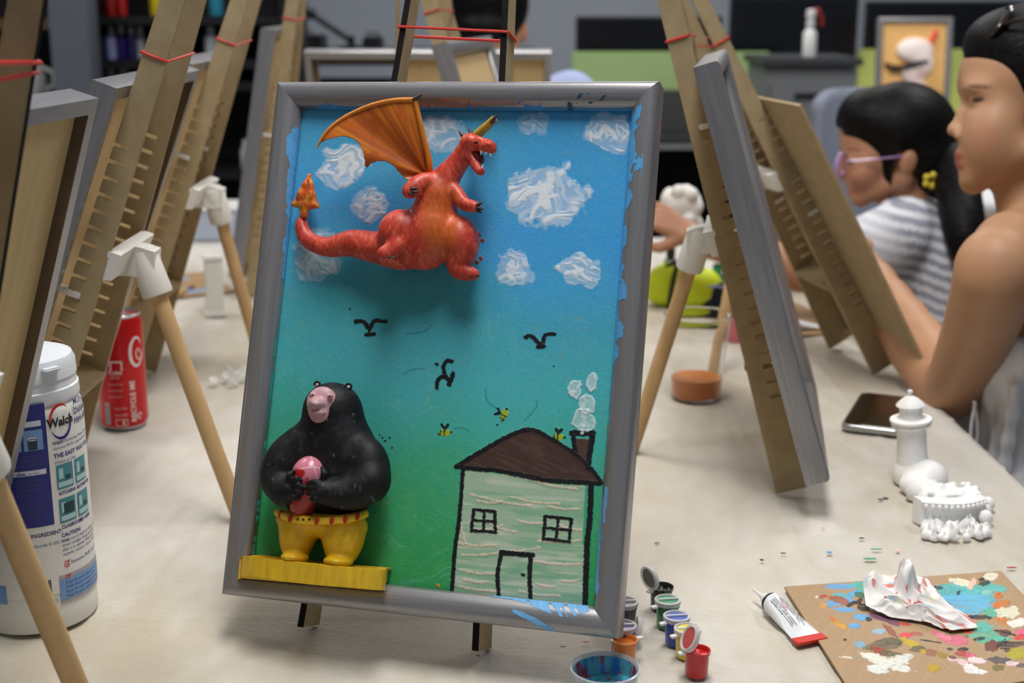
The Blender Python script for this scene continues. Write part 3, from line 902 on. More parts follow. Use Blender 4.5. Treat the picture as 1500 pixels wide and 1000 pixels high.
# paint rubbed over the silver frame (left as shapes on the rail surface)
def frame_smears():
    prof = np.array(RAILP[1:11]); 
    s = [0]
    for i in range(1, len(prof)): s.append(s[-1] + np.linalg.norm(prof[i] - prof[i - 1]))
    s = np.array(s); u = np.linspace(0.0005, s[-1] - .0003, 46)
    T = np.interp(u, s, prof[:, 0]); Yp = np.interp(u, s, prof[:, 1])
    nrm = np.stack([np.gradient(T), np.gradient(Yp)], -1); nrm /= np.linalg.norm(nrm, axis=1)[:, None]
    T = T + nrm[:, 1] * .00018; Yp = Yp - nrm[:, 0] * .00018
    tv = np.interp(u, s, prof[:, 0])
    def strip(side, n, fn):
        L = PW if side in 'tb' else PH
        a = np.linspace(0, 1, n)
        A, U = np.meshgrid(a, np.arange(len(u)), indexing='ij')
        tt = T[U]; yy = Yp[U]
        if side == 't': x_, z_ = -PW / 2 + tt + (PW - 2 * tt) * A, PH - tt
        if side == 'b': x_, z_ = -PW / 2 + tt + (PW - 2 * tt) * A, tt
        if side == 'l': x_, z_ = -PW / 2 + tt, tt + (PH - 2 * tt) * A
        if side == 'r': x_, z_ = PW / 2 - tt, tt + (PH - 2 * tt) * A
        m, col = fn(A, tv[U] / .021)
        P = np.stack([x_, yy, z_], -1)
        idx = np.arange(P.shape[0] * P.shape[1]).reshape(P.shape[:2])
        q = np.stack([idx[:-1, :-1], idx[:-1, 1:], idx[1:, 1:], idx[1:, :-1]], -1)
        keep = (m[:-1, :-1] > .5) & (m[1:, 1:] > .5)
        q = q[keep]
        used, inv = np.unique(q, return_inverse=True)
        raw_mesh('paint_smear', P.reshape(-1, 3)[used], inv.reshape(-1, 4), mat('smeared_paint', (128, 128, 128), rough=.45, vcol=True, spec=.4), main_pic, col.reshape(-1, 3)[used])
    def col_of(base, A, seed):
        return lin_np(base) * (0.9 + .25 * vnoise(A * 300, A * 0 + seed, seed))[..., None]
    def right(A, t):     # A 0 bottom .. 1 top; t 0 outer .. 1 inner
        n = fbm(A * 26, t * 2, 7, 4); n2 = vnoise(A * 12, t * 18, 8)
        edge = 0.93 - .35 * sstep(.52, .72, n) - .25 * np.exp(-((A - .90) / .05) ** 2)
        low = (A < .24) & (A > .03) & (t > .80 - .5 * sstep(.35, .65, n) * np.exp(-((A - .13) / .08) ** 2)) & (n2 > .25)
        m = ((t > edge) & (A > .36)) | low
        blob = (np.hypot((A - .86) / .025, (t - .45 - (A - .86) * 4) / .22) + (n2 - .5) * .9) < .75
        c = np.where((A > .36)[..., None], col_of((84, 160, 214), A, 3), col_of((104, 164, 220), A, 4))
        return (m | blob).astype(float), c
    strip('r', 760, right)
    def top(A, t):       # A 0 left .. 1 right
        n = fbm(A * 40, t * 3, 17, 4); n2 = vnoise(A * 90, t * 6, 18)
        m = (t > 0.97 - .22 * sstep(.5, .75, n) * ((A < .40) | ((A > .52) & (A < .74)))) & (A > .05)
        dk = (np.abs(A - .87) < .06) & (t > .80 - .3 * (n2 > .6)) & (n > .50)
        c = np.where(dk[..., None], col_of((44, 84, 104), A, 5), col_of((66, 140, 196), A, 6))
        return (m | dk).astype(float), c
    strip('t', 600, top)
    def left(A, t):
        n = fbm(A * 30, t * 2, 27, 4)
        m = (t > 0.96 - .24 * np.exp(-((A - .90) / .035) ** 2) - .12 * sstep(.5, .7, n)) & (A > .62) & (A < .955)
        m |= (t > .97) & (A < .5) & (n > .52)
        c = np.where((A > .6)[..., None], col_of((88, 160, 214), A, 9), col_of((70, 150, 140), A, 9))
        return m.astype(float), c
    strip('l', 760, left)
    def bottom(A, t):
        n = vnoise(A * 150, t * 1.6, 37); n2 = fbm(A * 20, t * 4, 38)
        e = np.exp(-((A - .90) / .075) ** 2)
        m = (t > .96 - .42 * e * sstep(.3, .6, n)) & (A > .72) & (A < .985)
        m |= (np.hypot((A - .845 + t * .10) / .03, (t - .35) / .4) + (n2 - .5) * 1.4 < .8)
        return m.astype(float), col_of((110, 172, 222), A, 11)
    strip('b', 600, bottom)
    def orange(A, t):    # warm rub on the top rail's lower curve
        n = fbm(A * 14, t * 5, 57, 4); n2 = vnoise(A * 500, t * 16, 58)
        m = (np.exp(-((A - .44) / .20) ** 2) * sstep(.45, .85, t) + (n - .5) * .8 > .55) & (n2 > .45) & (t < .97)
        return m.astype(float), col_of((196, 120, 66), A, 13)
    strip('t', 600, orange)
frame_smears()
for o in [o for o in COL.objects if o.name.startswith('paint_smear')]: o['kind'] = 'stuff'

# ================================================================== RELIEF FIGURES ON THE PAINTING
PXM = 1 / 1800.0         # metres per photo pixel at the picture
def pp(x, y, h): return on_paint(x, y, h)

def paint_body(name, V, Q, colfn, m, parent, it=1):
    V = relax(V, Q, it, .45)
    # vertex normals for colouring by relief
    e1 = V[Q[:, 2]] - V[Q[:, 0]]; e2 = V[Q[:, 3]] - V[Q[:, 1]]
    fn = np.cross(e1, e2); N = np.zeros_like(V)
    for i in range(4): np.add.at(N, Q[:, i], fn)
    N /= np.linalg.norm(N, axis=1)[:, None] + 1e-12
    return raw_mesh(name, V, Q, m, parent, colfn(V, N))

M_FIG = mat('hand_painted_plastic', (128, 128, 128), rough=0.42, vcol=True, var=0.10, scale=130, stretch=(1, 1, 2.5), bump=0.22, bscale=320, spec=0.45, bdist=0.0008)
PANEL_Y = -PANEL_D
def behind_clip(X, Y, Z): return (Y - (PANEL_Y + .0004)) + 0 * X + 0 * Z     # nothing deeper than the panel's face

def local_px(V):
    """photo position of points in the main picture's coordinates"""
    W = PBL + E1v * PW / 2 - NV * .025
    P = W + V[:, :1] * E1v - V[:, 1:2] * NV * 1.0 + V[:, 2:3] * E2v
    d = P - vC; k = d @ vF
    return 750 + FPX * (d @ vR) / k, 500 - FPX * (d @ vU) / k

def dragon():
    k = PXM
    b = Body()
    c3 = lambda x, y, h, r: (pp(x, y, h), r * k)
    def ch(L, kk=.004, sm=4): b.chain([pp(*q[:3]) for q in L], [q[3] * k for q in L], kk, sm)
    # tail
    ch([(442, 322, .010, 5.5), (443, 336, .011, 7), (452, 352, .012, 9.5), (480, 362, .013, 12), (515, 356, .014, 17), (548, 362, .016, 20), (585, 366, .018, 24)])
    # trunk, chest, neck
    b.ell(pp(631, 338, .021), (40 * k, .020, 55 * k), Matrix.Rotation(.10, 3, 'Y'), .005)
    b.ell(pp(600, 360, .018), (44 * k, .017, 31 * k), None, .010)
    b.ell(pp(641, 288, .024), (29 * k, .016, 36 * k), Matrix.Rotation(.2, 3, 'Y'), .006)
    ch([(648, 268, .025, 19), (664, 247, .026, 13.5), (678, 229, .028, 11.5), (688, 215, .030, 12)], .004)
    # head
    b.ell(pp(691, 209, .031), (16 * k, .010, 13 * k), Matrix.Rotation(.2, 3, 'Y'), .003)
    ch([(694, 209, .033, 10), (706, 212, .036, 8.5), (717, 214, .038, 7.4), (721, 219, .038, 5.6)], .002, 3)
    ch([(686, 222, .030, 8), (692, 234, .032, 6.4), (701, 248, .034, 5.6), (706, 252, .034, 4.0)], .0018, 3)
    b.ell(pp(716, 212, .041), (4 * k, .003, 3 * k), None, .002)
    b.ell(pp(703, 205, .038), (7 * k, .003, 3 * k), Matrix.Rotation(.3, 3, 'Y'), .002)
    # near arm (viewer's left) and far arm
    ch([(632, 266, .032, 12), (617, 268, .037, 11), (607, 275, .041, 10.5), (598, 281, .043, 8)], .003)
    ch([(664, 276, .028, 9), (674, 290, .030, 7.5), (681, 299, .032, 7), (698, 303, .034, 6.5)], .003)
    # legs
    b.ell(pp(584, 338, .030), (29 * k, .014, 31 * k), Matrix.Rotation(.5, 3, 'Y'), .005)
    ch([(584, 358, .036, 13), (572, 371, .038, 10), (562, 373, .040, 9)], .004)
    b.ell(pp(676, 352, .022), (25 * k, .015, 36 * k), Matrix.Rotation(-.25, 3, 'Y'), .006)
    ch([(672, 375, .020, 17), (672, 392, .020, 12), (682, 399, .021, 8), (697, 402, .021, 5)], .004)
    # low crest along the neck and back so the outline reads as a dragon of its own
    for (x, y, h) in ((650, 238, .026), (638, 250, .026), (664, 222, .027)):
        b.cone(pp(x + 7, y + 6, h), pp(x, y, h), 4 * k, 1.0 * k, .0012)
    V, Q = b.mesh(.0009, behind_clip)
    def col(V, N):
        x, y = local_px(V)
        n = vnoise(V[:, 0] * 900 + V[:, 2] * 300, V[:, 2] * 260 - V[:, 0] * 260, 5); n2 = fbm(V[:, 0] * 90, V[:, 2] * 90, 6)
        c = lin_np((206, 70, 50)) * np.ones((len(V), 1))
        a = sstep(.45, .75, n)[:, None] * .7; c = c * (1 - a) + lin_np((232, 112, 88)) * a
        n3 = vnoise(V[:, 0] * 420 - V[:, 2] * 200, V[:, 2] * 150, 15); a = (sstep(.62, .8, n3) * .5)[:, None]; c = c * (1 - a) + lin_np((160, 40, 32)) * a
        a = (sstep(.5, .75, n2) * .6)[:, None]; c = c * (1 - a) + lin_np((176, 48, 36)) * a
        belly = sstep(1.1, .55, np.hypot((x - 645) / 34, (y - 322) / 66) + (n - .5) * .5) * sstep(.2, .7, -N[:, 1])
        a = (belly * .75)[:, None]; c = c * (1 - a) + (lin_np((206, 104, 38)) * (.8 + .4 * n)[:, None]) * a
        mouth = sstep(1.1, .8, np.hypot((x - 701) / 11, (y - 231) / 10)) * 0
        eye = sstep(1.2, .8, np.hypot((x - 697) / 3.4, (y - 209) / 2.0))
        a = eye[:, None]; c = c * (1 - a) + lin_np((20, 14, 14)) * a
        return c
    dr = paint_body('dragon_figure', V, Q, col, M_FIG, main_pic)
    dr['label'] = 'hand-painted red dragon relief with one raised orange wing'
    # mouth lining, teeth, horns, claws
    mm = MB(); mm.ball(pp(700, 230, .030), (12 * k, .006, 8 * k), 14, 10, Matrix.Rotation(.9, 3, 'Y')); mm.build('mouth', mat('mouth_red', (98, 18, 16), rough=.4), dr, smooth=True)
    M_DARK = mat('painted_claw', (66, 44, 38), rough=.45); M_TOOTH = mat('tooth_white', (226, 216, 204), rough=.4)
    for (x0, y0, x1, y1, h, r) in ((705, 221, 704, 227, .041, 1.7), (718, 225, 719, 230, .040, 1.5), (706, 246, 708, 241, .038, 1.5), (712, 223, 712, 227, .041, 1.2)):
        MB().tube([pp(x0, y0, h), pp(x1, y1, h)], [r * k, .25 * k], 8).build('tooth', M_TOOTH, dr, smooth=True)
    for (p, r) in (([(682, 203, .033), (677, 198, .034), (671, 191, .034)], 4.2), ([(691, 199, .026), (689, 193, .026), (686, 187, .026)], 3.6)):
        MB().tube([pp(*q) for q in p], [r * k, r * .7 * k, .4 * k], 10).build('horn', M_DARK, dr, smooth=True)
    for (x0, y0, x1, y1, h) in ((602, 277, 612, 275, .0475), (604, 281, 614, 281, .0475), (600, 284, 608, 287, .047), (698, 301, 708, 296, .037), (699, 304, 709, 307, .037), (698, 307, 706, 312, .036),
                                (565, 375, 560, 378, .0445), (571, 376, 568, 379, .0445), (577, 376, 576, 379, .0445), (692, 401, 703, 404, .023), (686, 403, 694, 406, .024)):
        MB().tube([pp(x0, y0, h), pp((x0 + x1) / 2, (y0 + y1) / 2, h + .0008), pp(x1, y1, h)], [2.6 * k, 2.2 * k, .5 * k], 8).build('claw', M_DARK, dr, smooth=True)
    # raised wing: curved membrane with three bones
    M_WING = mat('wing_orange', (128, 128, 128), rough=.4, vcol=True, bump=.2, bscale=260, spec=.45, bdist=.0008)
    out = [(627, 262), (630, 240), (624, 210), (615, 178), (609, 146), (580, 146), (545, 152), (515, 165), (490, 181), (475, 196), (463, 217), (474, 207), (486, 203), (503, 200), (518, 204), (528, 214), (533, 228), (536, 246), (545, 239), (556, 236), (566, 237), (576, 243), (586, 254), (598, 265), (614, 272)]
    o2 = [tuple(q) for q in smooth_line(out + [out[0]], 3)][:-1]
    gx, gy = np.meshgrid(np.arange(458, 636, 1.5), np.arange(140, 278, 1.5))
    sd = poly_sd(gx, gy, o2)
    def wh(x, y):   # height of the wing above the panel: bows forward to the upper left
        t = np.clip(np.hypot(x - 628, y - 258) / 170, 0, 1)
        rib = 0.0012 * np.cos((np.arctan2(y - 258, x - 628)) * 9)
        return .022 + .022 * np.sin(t * 1.9) + rib
    idx = -np.ones(gx.shape, int); sel = sd < 0.8
    idx[sel] = np.arange(sel.sum())
    H = wh(gx, gy)
    top = np.array([pp(a, b, c) for a, b, c in zip(gx[sel], gy[sel], H[sel] + .0009)])
    bot = np.array([pp(a, b, c) for a, b, c in zip(gx[sel], gy[sel], H[sel] - .0013)])
    q = np.stack([idx[:-1, :-1], idx[1:, :-1], idx[1:, 1:], idx[:-1, 1:]], -1).reshape(-1, 4); q = q[(q >= 0).all(1)]
    n = sel.sum()
    ed = {}
    for f in q:
        for i in range(4):
            a, b_ = f[i], f[(i + 1) % 4]
            if (b_, a) in ed: del ed[(b_, a)]
            else: ed[(a, b_)] = 1
    rim = np.array([(b_, a, a + n, b_ + n) for a, b_ in ed])
    Vw = np.vstack([top, bot]); Qw = np.vstack([q, q[:, ::-1] + n, rim])
    gxs, gys = np.tile(gx[sel], 2), np.tile(gy[sel], 2)
    ang = np.arctan2(gys - 262, gxs - 628); rad_ = np.hypot(gxs - 628, gys - 262)
    s1 = vnoise(ang * 14, rad_ / 70, 3); s2 = fbm(gxs / 26, gys / 26, 4)
    cw = lin_np((190, 94, 26)) * np.ones((2 * n, 1))
    a = (sstep(.45, .8, s1) * .6)[:, None]; cw = cw * (1 - a) + lin_np((222, 136, 44)) * a
    a = (sstep(.5, .75, s2) * .65)[:, None]; cw = cw * (1 - a) + lin_np((170, 74, 26)) * a
    a = (sstep(.62, .8, vnoise(ang * 30 + 4, rad_ / 60, 13)) * .5)[:, None]; cw = cw * (1 - a) + lin_np((150, 78, 30)) * a
    tip = np.maximum.reduce([sstep(30, 8, np.hypot(gxs - 463, gys - 219)), sstep(22, 6, np.hypot(gxs - 536, gys - 246)) * .7])[:, None]
    cw = cw * (1 - tip * .8) + lin_np((62, 40, 26)) * tip * .8
    wg = raw_mesh('wing', Vw, Qw, M_WING, dr, cw)
    wb = MB()
    for p, r in (([(630, 262), (628, 232), (620, 200), (612, 165), (608, 146)], [5, 4.6, 4.2, 3.8, 3.6]), ([(608, 146), (578, 147), (545, 154), (512, 168), (489, 183), (474, 199), (464, 217)], [3.6, 3.4, 3.2, 3, 2.8, 2.4, 1.0])):
        L = [tuple(q) for q in smooth_line([a + (b_,) for a, b_ in zip(p, r)], 4)]
        wb.tube([pp(q[0], q[1], float(wh(q[0], q[1])) + .001) for q in L], [q[2] * k for q in L], 10)
    wb.build('wing_bones', mat('wing_bone_orange', (214, 128, 40), rough=.42, var=.12, scale=160), dr, smooth=True)
    MB().tube([pp(606, 147, .043), pp(612, 142, .044), pp(619, 138, .044)], [4.5 * k, 3.2 * k, .6 * k], 10).build('claw', M_DARK, dr, smooth=True)
    # the other wing, folded and foreshortened behind the head
    L = [(690, 206, .012, 9), (703, 194, .014, 8), (716, 182, .015, 7), (725, 173, .016, 6)]
    MB().tube([pp(*q[:3]) for q in L], [q[3] * k for q in L], 12, flat=.8).build('wing', mat('wing_ochre', (178, 142, 40), rough=.42, var=.2, scale=120), dr, smooth=True)
    MB().tube([pp(719, 180, .019), pp(724, 173, .020), pp(728, 167, .020)], [3.4 * k, 2.6 * k, .5 * k], 8).build('claw', M_DARK, dr, smooth=True)
    # arrow-shaped tail end, painted orange
    ol = [(443, 318), (446, 306), (432, 300), (429, 290), (434, 279), (444, 268), (454, 256), (461, 272), (465, 286), (463, 297), (452, 305), (449, 318)]
    lf = Body()
    for (x, y, r, h) in ((446, 314, 5, .011), (446, 300, 8, .013), (447, 286, 10, .0145), (450, 272, 6, .014)): lf.ell(pp(x, y, h), (r * k * 1.25, .005, r * k * 1.3), None, .003)
    lf.cone(pp(447, 300, .013), pp(429, 300, .012), 7 * k, 1.6 * k, .003); lf.cone(pp(447, 300, .013), pp(466, 303, .012), 7 * k, 1.6 * k, .003)
    lf.cone(pp(432, 298, .012), pp(453, 257, .013), 3.2 * k, 1.4 * k, .004); lf.cone(pp(463, 300, .012), pp(453, 257, .013), 3.2 * k, 1.4 * k, .004)
    lf.cone(pp(446, 316, .015), pp(452, 262, .0195), 3 * k, 1.6 * k, .002)
    V, Q = lf.mesh(.0007, behind_clip)
    def lcol(V, N):
        x, y = local_px(V); n = vnoise(x / 5, y / 7, 8); n2 = vnoise(x / 3, y / 4, 18)
        c = lin_np((206, 88, 36)) * np.ones((len(V), 1))
        a = (sstep(.45, .7, n) * .9)[:, None]; c = c * (1 - a) + lin_np((222, 140, 44)) * a
        a = (sstep(.66, .85, n2) * .5)[:, None]; c = c * (1 - a) + lin_np((226, 176, 70)) * a
        return c
    paint_body('tail_tip', V, Q, lcol, M_FIG, dr)
    return dr
dragon()

def bear():
    k = PXM
    b = Body()
    E = lambda x, y, h, rx, ry, rz, rot=0, kk=.008: b.ell(pp(x, y, h), (rx * k, ry, rz * k), Matrix.Rotation(rot, 3, 'Y') if rot else None, kk)
    E(487, 601, .021, 43, .021, 40)                       # head
    E(490, 632, .018, 46, .020, 38, 0, .010)              # thick neck
    E(482, 690, .018, 80, .022, 62, 0, .014)              # chest and belly
    E(474, 728, .018, 66, .020, 30, 0, .010)
    E(510, 655, .016, 44, .018, 30, .5, .014); E(437, 660, .016, 38, .018, 30, -.5, .014)
    E(411, 690, .026, 28, .015, 42, .12, .008)            # upper arms
    E(540, 690, .026, 31, .016, 46, -.15, .008)
    b.chain([pp(409, 708, .032), pp(416, 722, .040), pp(424, 716, .046)], [19 * k, 16 * k, 11 * k], .005, 3)
    b.chain([pp(545, 705, .032), pp(515, 722, .037), pp(484, 722, .043), pp(468, 716, .047)], [25 * k, 21 * k, 15 * k, 11 * k], .005, 3)
    for (x0, y0, x1, y1, x2, y2) in ((424, 708, 434, 701, 441, 703), (426, 714, 437, 711, 445, 713), (425, 720, 436, 720, 443, 722), (422, 725, 431, 728, 438, 730)):
        b.chain([pp(x0, y0, .048), pp(x1, y1, .0515), pp(x2, y2, .0500)], [5 * k, 4.4 * k, 3.2 * k], .0010)
    for (x0, y0, x1, y1, x2, y2) in ((470, 709, 460, 706, 452, 707), (468, 715, 457, 714, 449, 715), (468, 722, 459, 723, 451, 723), (471, 728, 462, 731, 456, 731)):
        b.chain([pp(x0, y0, .049), pp(x1, y1, .0520), pp(x2, y2, .0505)], [5 * k, 4.4 * k, 3.2 * k], .0010)
    b.chain([pp(472, 706, .048), pp(475, 694, .050), pp(472, 685, .049)], [5 * k, 4.2 * k, 3 * k], .002)     # thumbs
    b.chain([pp(423, 706, .048), pp(424, 696, .050), pp(430, 690, .049)], [5 * k, 4.2 * k, 3 * k], .002)
    b.ell(pp(487, 565, .022), (6 * k, .004, 3 * k), None, .002)
    V, Q = b.mesh(.0009, behind_clip)
    def col(V, N):
        n = fbm(V[:, 0] * 160, V[:, 2] * 160, 4); n2 = vnoise(V[:, 0] * 700, V[:, 2] * 180, 5)
        c = lin_np((19, 19, 22)) * np.ones((len(V), 1))
        a = (sstep(.52, .8, n) * .45)[:, None]; c = c * (1 - a) + lin_np((50, 50, 58)) * a
        a = (sstep(.86, .97, n2) * sstep(.5, .7, n) * .6)[:, None]; c = c * (1 - a) + lin_np((150, 150, 160)) * a
        return c
    br = paint_body('bear_figure', V, Q, col, mat('black_acrylic', (128, 128, 128), rough=.58, vcol=True, bump=.45, bscale=240, spec=.3, bdist=.001), main_pic)
    br['label'] = 'hand-painted black bear relief in yellow trousers'
    # face
    f = Body()
    f.ell(pp(472, 590, .0385), (22 * k, .0056, 23 * k), Matrix.Rotation(.22, 3, 'Z'), .003)
    f.ell(pp(469, 607, .0385), (15 * k, .006, 13 * k), None, .004)
    f.ell(pp(465, 591, .044), (11 * k, .0055, 8 * k), None, .003)
    f.ell(pp(463, 592, .048), (6 * k, .0035, 4.5 * k), None, .002)
    f.ell(pp(466, 604, .0445), (10 * k, .003, 5 * k), None, .002)
    for (x, y) in ((458, 578), (484, 580)): f.ell(pp(x, y, .0430), (4.2 * k, .0022, 3.2 * k), None, .0014)
    V, Q = f.mesh(.0006)
    def fcol(V, N):
        x, y = local_px(V); n = vnoise(x / 4, y / 4, 3)
        c = lin_np((198, 152, 162)) * np.ones((len(V), 1))
        a = (sstep(1.2, .6, np.hypot((x - 464) / 12, (y - 592) / 8)) * .5)[:, None]; c = c * (1 - a) + lin_np((182, 160, 164)) * a
        for (ex, ey) in ((458, 578), (483, 580)):
            a = (sstep(1.1, .7, np.hypot((x - ex) / 1.9, (y - ey) / 1.6)))[:, None]; c = c * (1 - a) + lin_np((60, 28, 36)) * a
        line = np.minimum(np.abs(y - 600 - .02 * (x - 466) ** 2) + 9 * (np.abs(x - 466) > 9), np.hypot(x - 464, (y - 597) * .5))
        a = (sstep(1.1, .4, line) * .75)[:, None]; c = c * (1 - a) + lin_np((96, 62, 70)) * a
        for nx_ in (460, 466):
            a = (sstep(1.1, .5, np.hypot((x - nx_) / 1.3, (y - 593) / 1.0)) * .7)[:, None]; c = c * (1 - a) + lin_np((80, 60, 62)) * a
        return c * (.93 + .1 * n)[:, None]
    paint_body('face', V, Q, fcol, M_FIG, br)
    for (x, y) in ((465, 563), (511, 566)):
        e = MB(); e.mi = 0; e.lathe([(2.6 * k, -.001), (5 * k, -.0008), (5.4 * k, .0012), (4.2 * k, .0024), (3.0 * k, .0018), (.2 * k, .0014)], 18, rot=Matrix.Rotation(PI / 2, 3, 'X'))
        e.map(lambda p: np.array(pp(x, y, .024)) + np.array(p)).build('ear', mat('ear_black', (26, 26, 30), rough=.3), br, smooth=True)
        MB().ball(pp(x - .5, y + .5, .0258), (2.4 * k, .0008, 2.6 * k), 12, 8).build('inner_ear', mat('ear_pink', (206, 176, 184), rough=.4), br, smooth=True)
    # the red and pink drumstick it holds
    h = Body(); h.chain([pp(455, 691, .036), pp(451, 705, .0355), pp(447, 725, .0355), pp(444, 742, .032)], [22 * k, 21 * k, 17 * k, 17 * k], .005, 3)
    V, Q = h.mesh(.0007)
    def hcol(V, N):
        x, y = local_px(V); n = fbm(x / 9, y / 9, 5)
        t = sstep(695, 712, y + (n - .5) * 26)[:, None]
        c = lin_np((206, 124, 142)) * (1 - t) + lin_np((158, 44, 40)) * t
        ln = np.minimum(np.abs(y - 684 - .010 * (x - 456) ** 2), np.abs((x - 462) - .3 * (y - 690)))
        a = (sstep(1.6, .5, ln) * (1 - t[:, 0]) * .7)[:, None]; c = c * (1 - a) + lin_np((232, 196, 204)) * a
        a = (sstep(1.2, .7, np.hypot((x - 439) / 8, (y - 693) / 7) + (n - .5)))[:, None]; c = c * (1 - a) + lin_np((170, 24, 30)) * a
        return c
    paint_body('held_drumstick', V, Q, hcol, mat('glossy_acrylic', (128, 128, 128), rough=.25, vcol=True, bump=.2, bscale=240, bdist=.0008), br)
    # yellow trousers with feet
    t = Body()
    t.ell(pp(470, 765, .017), (68 * k, .019, 22 * k), None, .006)
    t.chain([pp(439, 770, .019), pp(435, 792, .020), pp(433, 812, .020)], [30 * k, 22 * k, 15 * k], .004, 2)
    t.chain([pp(503, 775, .019), pp(502, 797, .020), pp(499, 818, .020)], [33 * k, 25 * k, 16 * k], .004, 2)
    t.ell(pp(432, 816, .029), (19 * k, .013, 8 * k), None, .003); t.ell(pp(495, 822, .029), (20 * k, .013, 8 * k), None, .003)
    V, Q = t.mesh(.0009, lambda X, Y, Z: np.maximum(behind_clip(X, Y, Z), Z - float(pp(470, 751, .02)[2]) + 0 * X))
    def tcol(V, N):
        x, y = local_px(V); n = fbm(x / 20, y / 14, 9); n2 = vnoise(x / 6, y / 16, 10)
        c = lin_np((222, 176, 26)) * np.ones((len(V), 1))
        a = (sstep(.5, .75, n) * .6)[:, None]; c = c * (1 - a) + lin_np((196, 142, 24)) * a
        a = (sstep(.6, .85, n2) * .4)[:, None]; c = c * (1 - a) + lin_np((236, 206, 60)) * a
        return c
    tr = paint_body('trousers', V, Q, tcol, mat('yellow_acrylic', (128, 128, 128), rough=.38, vcol=True, bump=.2, bscale=260, bdist=.0008), br)
    # rolled waistband with red tabs and three dots
    A = [(407, 750), (420, 756), (445, 761), (470, 762), (500, 760), (520, 757), (535, 752)]
    hs = [.021, .033, .039, .040, .038, .032, .020]
    L = smooth_line([pp(x, y, h_) for (x, y), h_ in zip(A, hs)], 5)
    MB().tube([tuple(q) for q in L], 6.2 * k, 12).build('waistband', mat('waistband_yellow', (230, 190, 40), rough=.4, var=.1, scale=150), br, smooth=True)
    for (x, y, h_) in ((411, 753, .032), (425, 759, .040), (464, 763, .0445), (486, 762, .0435), (506, 760, .041), (524, 756, .0345)):
        MB().ball(pp(x, y, h_), (3.4 * k, .0012, 6.0 * k), 12, 8, Matrix.Rotation(.15, 3, 'Y')).build('belt_tab', mat('tab_red', (176, 44, 30), rough=.4), br, smooth=True)
    for x in (436, 444, 453): MB().ball(pp(x, 760.5, .0435), (1.9 * k, .0009, 1.9 * k), 10, 6).build('belt_dot', mat('dot_dark', (36, 40, 30), rough=.4), br, smooth=True)
    return br
bear()

def ledge():
    """yellow half-round shelf the bear stands on, lapping over the frame's corner"""
    k = PXM
    front = [(352, 832, .012), (356, 827, .026), (375, 829, .035), (410, 834, .040), (460, 840, .042), (510, 844, .041), (545, 847, .037), (563, 848, .028), (567, 846, .002)]
    L = [tuple(q) for q in smooth_line([pp(*q) for q in front], 5)]
    yb = -.0256
    # flat back that clears the rail: rail front sits at -.025
    mb = MB()
    top = []; bot = []
    for q in L:
        y = min(q[1], yb)
        top.append((q[0], y, q[2] + .0072)); bot.append((q[0], y + .001, q[2] - .0085))
    back = [(L[-1][0], yb, L[-1][2] + .0085), (L[0][0], yb, L[0][2] + .0085)]
    backb = [(L[-1][0], yb, L[-1][2] - .0085), (L[0][0], yb, L[0][2] - .0085)]
    T = top + back; Bm = bot + backb; n = len(T)
    mb.add(T + Bm, [tuple(range(n)), tuple(reversed(range(n, 2 * n)))] + [(i, (i + 1) % n, n + (i + 1) % n, n + i) for i in range(n)])
    # inner part of the shelf reaching the panel above the rail
    z0 = .0225; xe = max(q[0] for q in L) - .004
    xs = [q[0] for q in L if -PW / 2 + .0225 < q[0] < xe]
    zt = [q[2] + .0072 for q in L if -PW / 2 + .0225 < q[0] < xe]
    pts = [(x, yb + .0002, max(z, z0 + .001)) for x, z in zip(xs, zt)] + [(xs[-1], yb + .0002, z0), (xs[0], yb + .0002, z0)]
    mb.prism(pts, (0, PANEL_Y - yb - .0008, 0))
    o = mb.build('ledge', mat('ledge_yellow', (226, 186, 44), rough=.42, var=.18, scale=60, stretch=(3, 1, .5), bump=.2, bscale=250, bdist=.0008), main_pic, bevel=.0012, smooth=True, angle=35)
    o['label'] = 'yellow curved shelf under the bear figure'
ledge()

# ================================================================== THINGS ON THE TABLE
def wrap_text(mb, s, size, R, ang, z, C, align='LEFT', shear=0.0, bold=0.0, up=0.0002, tilt=0.0, mirror_up=False, space=1.0):
    """letters laid on a cylinder of radius R at angle ang (radians, seen from outside, reading right = anticlockwise from above), height z"""
    V, F = text_geo(s, size, align, shear, bold, space)
    if not len(V): return
    x, y = V[:, 0], V[:, 1]
    if tilt:
        x, y = x * math.cos(tilt) - y * math.sin(tilt), x * math.sin(tilt) + y * math.cos(tilt)
    a = ang + x / R
    mb.add(np.stack([C[0] + (R + up) * np.cos(a), C[1] + (R + up) * np.sin(a), C[2] + z + y], -1), F)

def wrap_rect(mb, R, a0, w, z0, h, C, up=0.0001, n=10):
    vs = []
    for i in range(n + 1):
        a = a0 + (w * i / n) / R
        for z in (z0, z0 + h): vs.append((C[0] + (R + up) * math.cos(a), C[1] + (R + up) * math.sin(a), C[2] + z))
    mb.add(vs, [(2 * i, 2 * i + 2, 2 * i + 3, 2 * i + 1) for i in range(n)])

def wrap_line(mb, R, pts, wd, C, up=0.0002):
    """stroke on a cylinder; pts are (arc metres from angle 0, z)"""
    P = [np.array(q, float) for q in pts]
    L = []; 
    for i, q in enumerate(P):
        t = P[min(i + 1, len(P) - 1)] - P[max(i - 1, 0)]; t /= np.linalg.norm(t) + 1e-12; nn = np.array([-t[1], t[0]])
        w_ = wd[i] if hasattr(wd, '__len__') else wd
        for s_ in (-1, 1):
            r_ = q + nn * w_ * s_; a = r_[0] / R
            L.append((C[0] + (R + up) * math.cos(a), C[1] + (R + up) * math.sin(a), C[2] + r_[1]))
    mb.add(L, [(2 * i, 2 * i + 1, 2 * i + 3, 2 * i + 2) for i in range(len(P) - 1)])

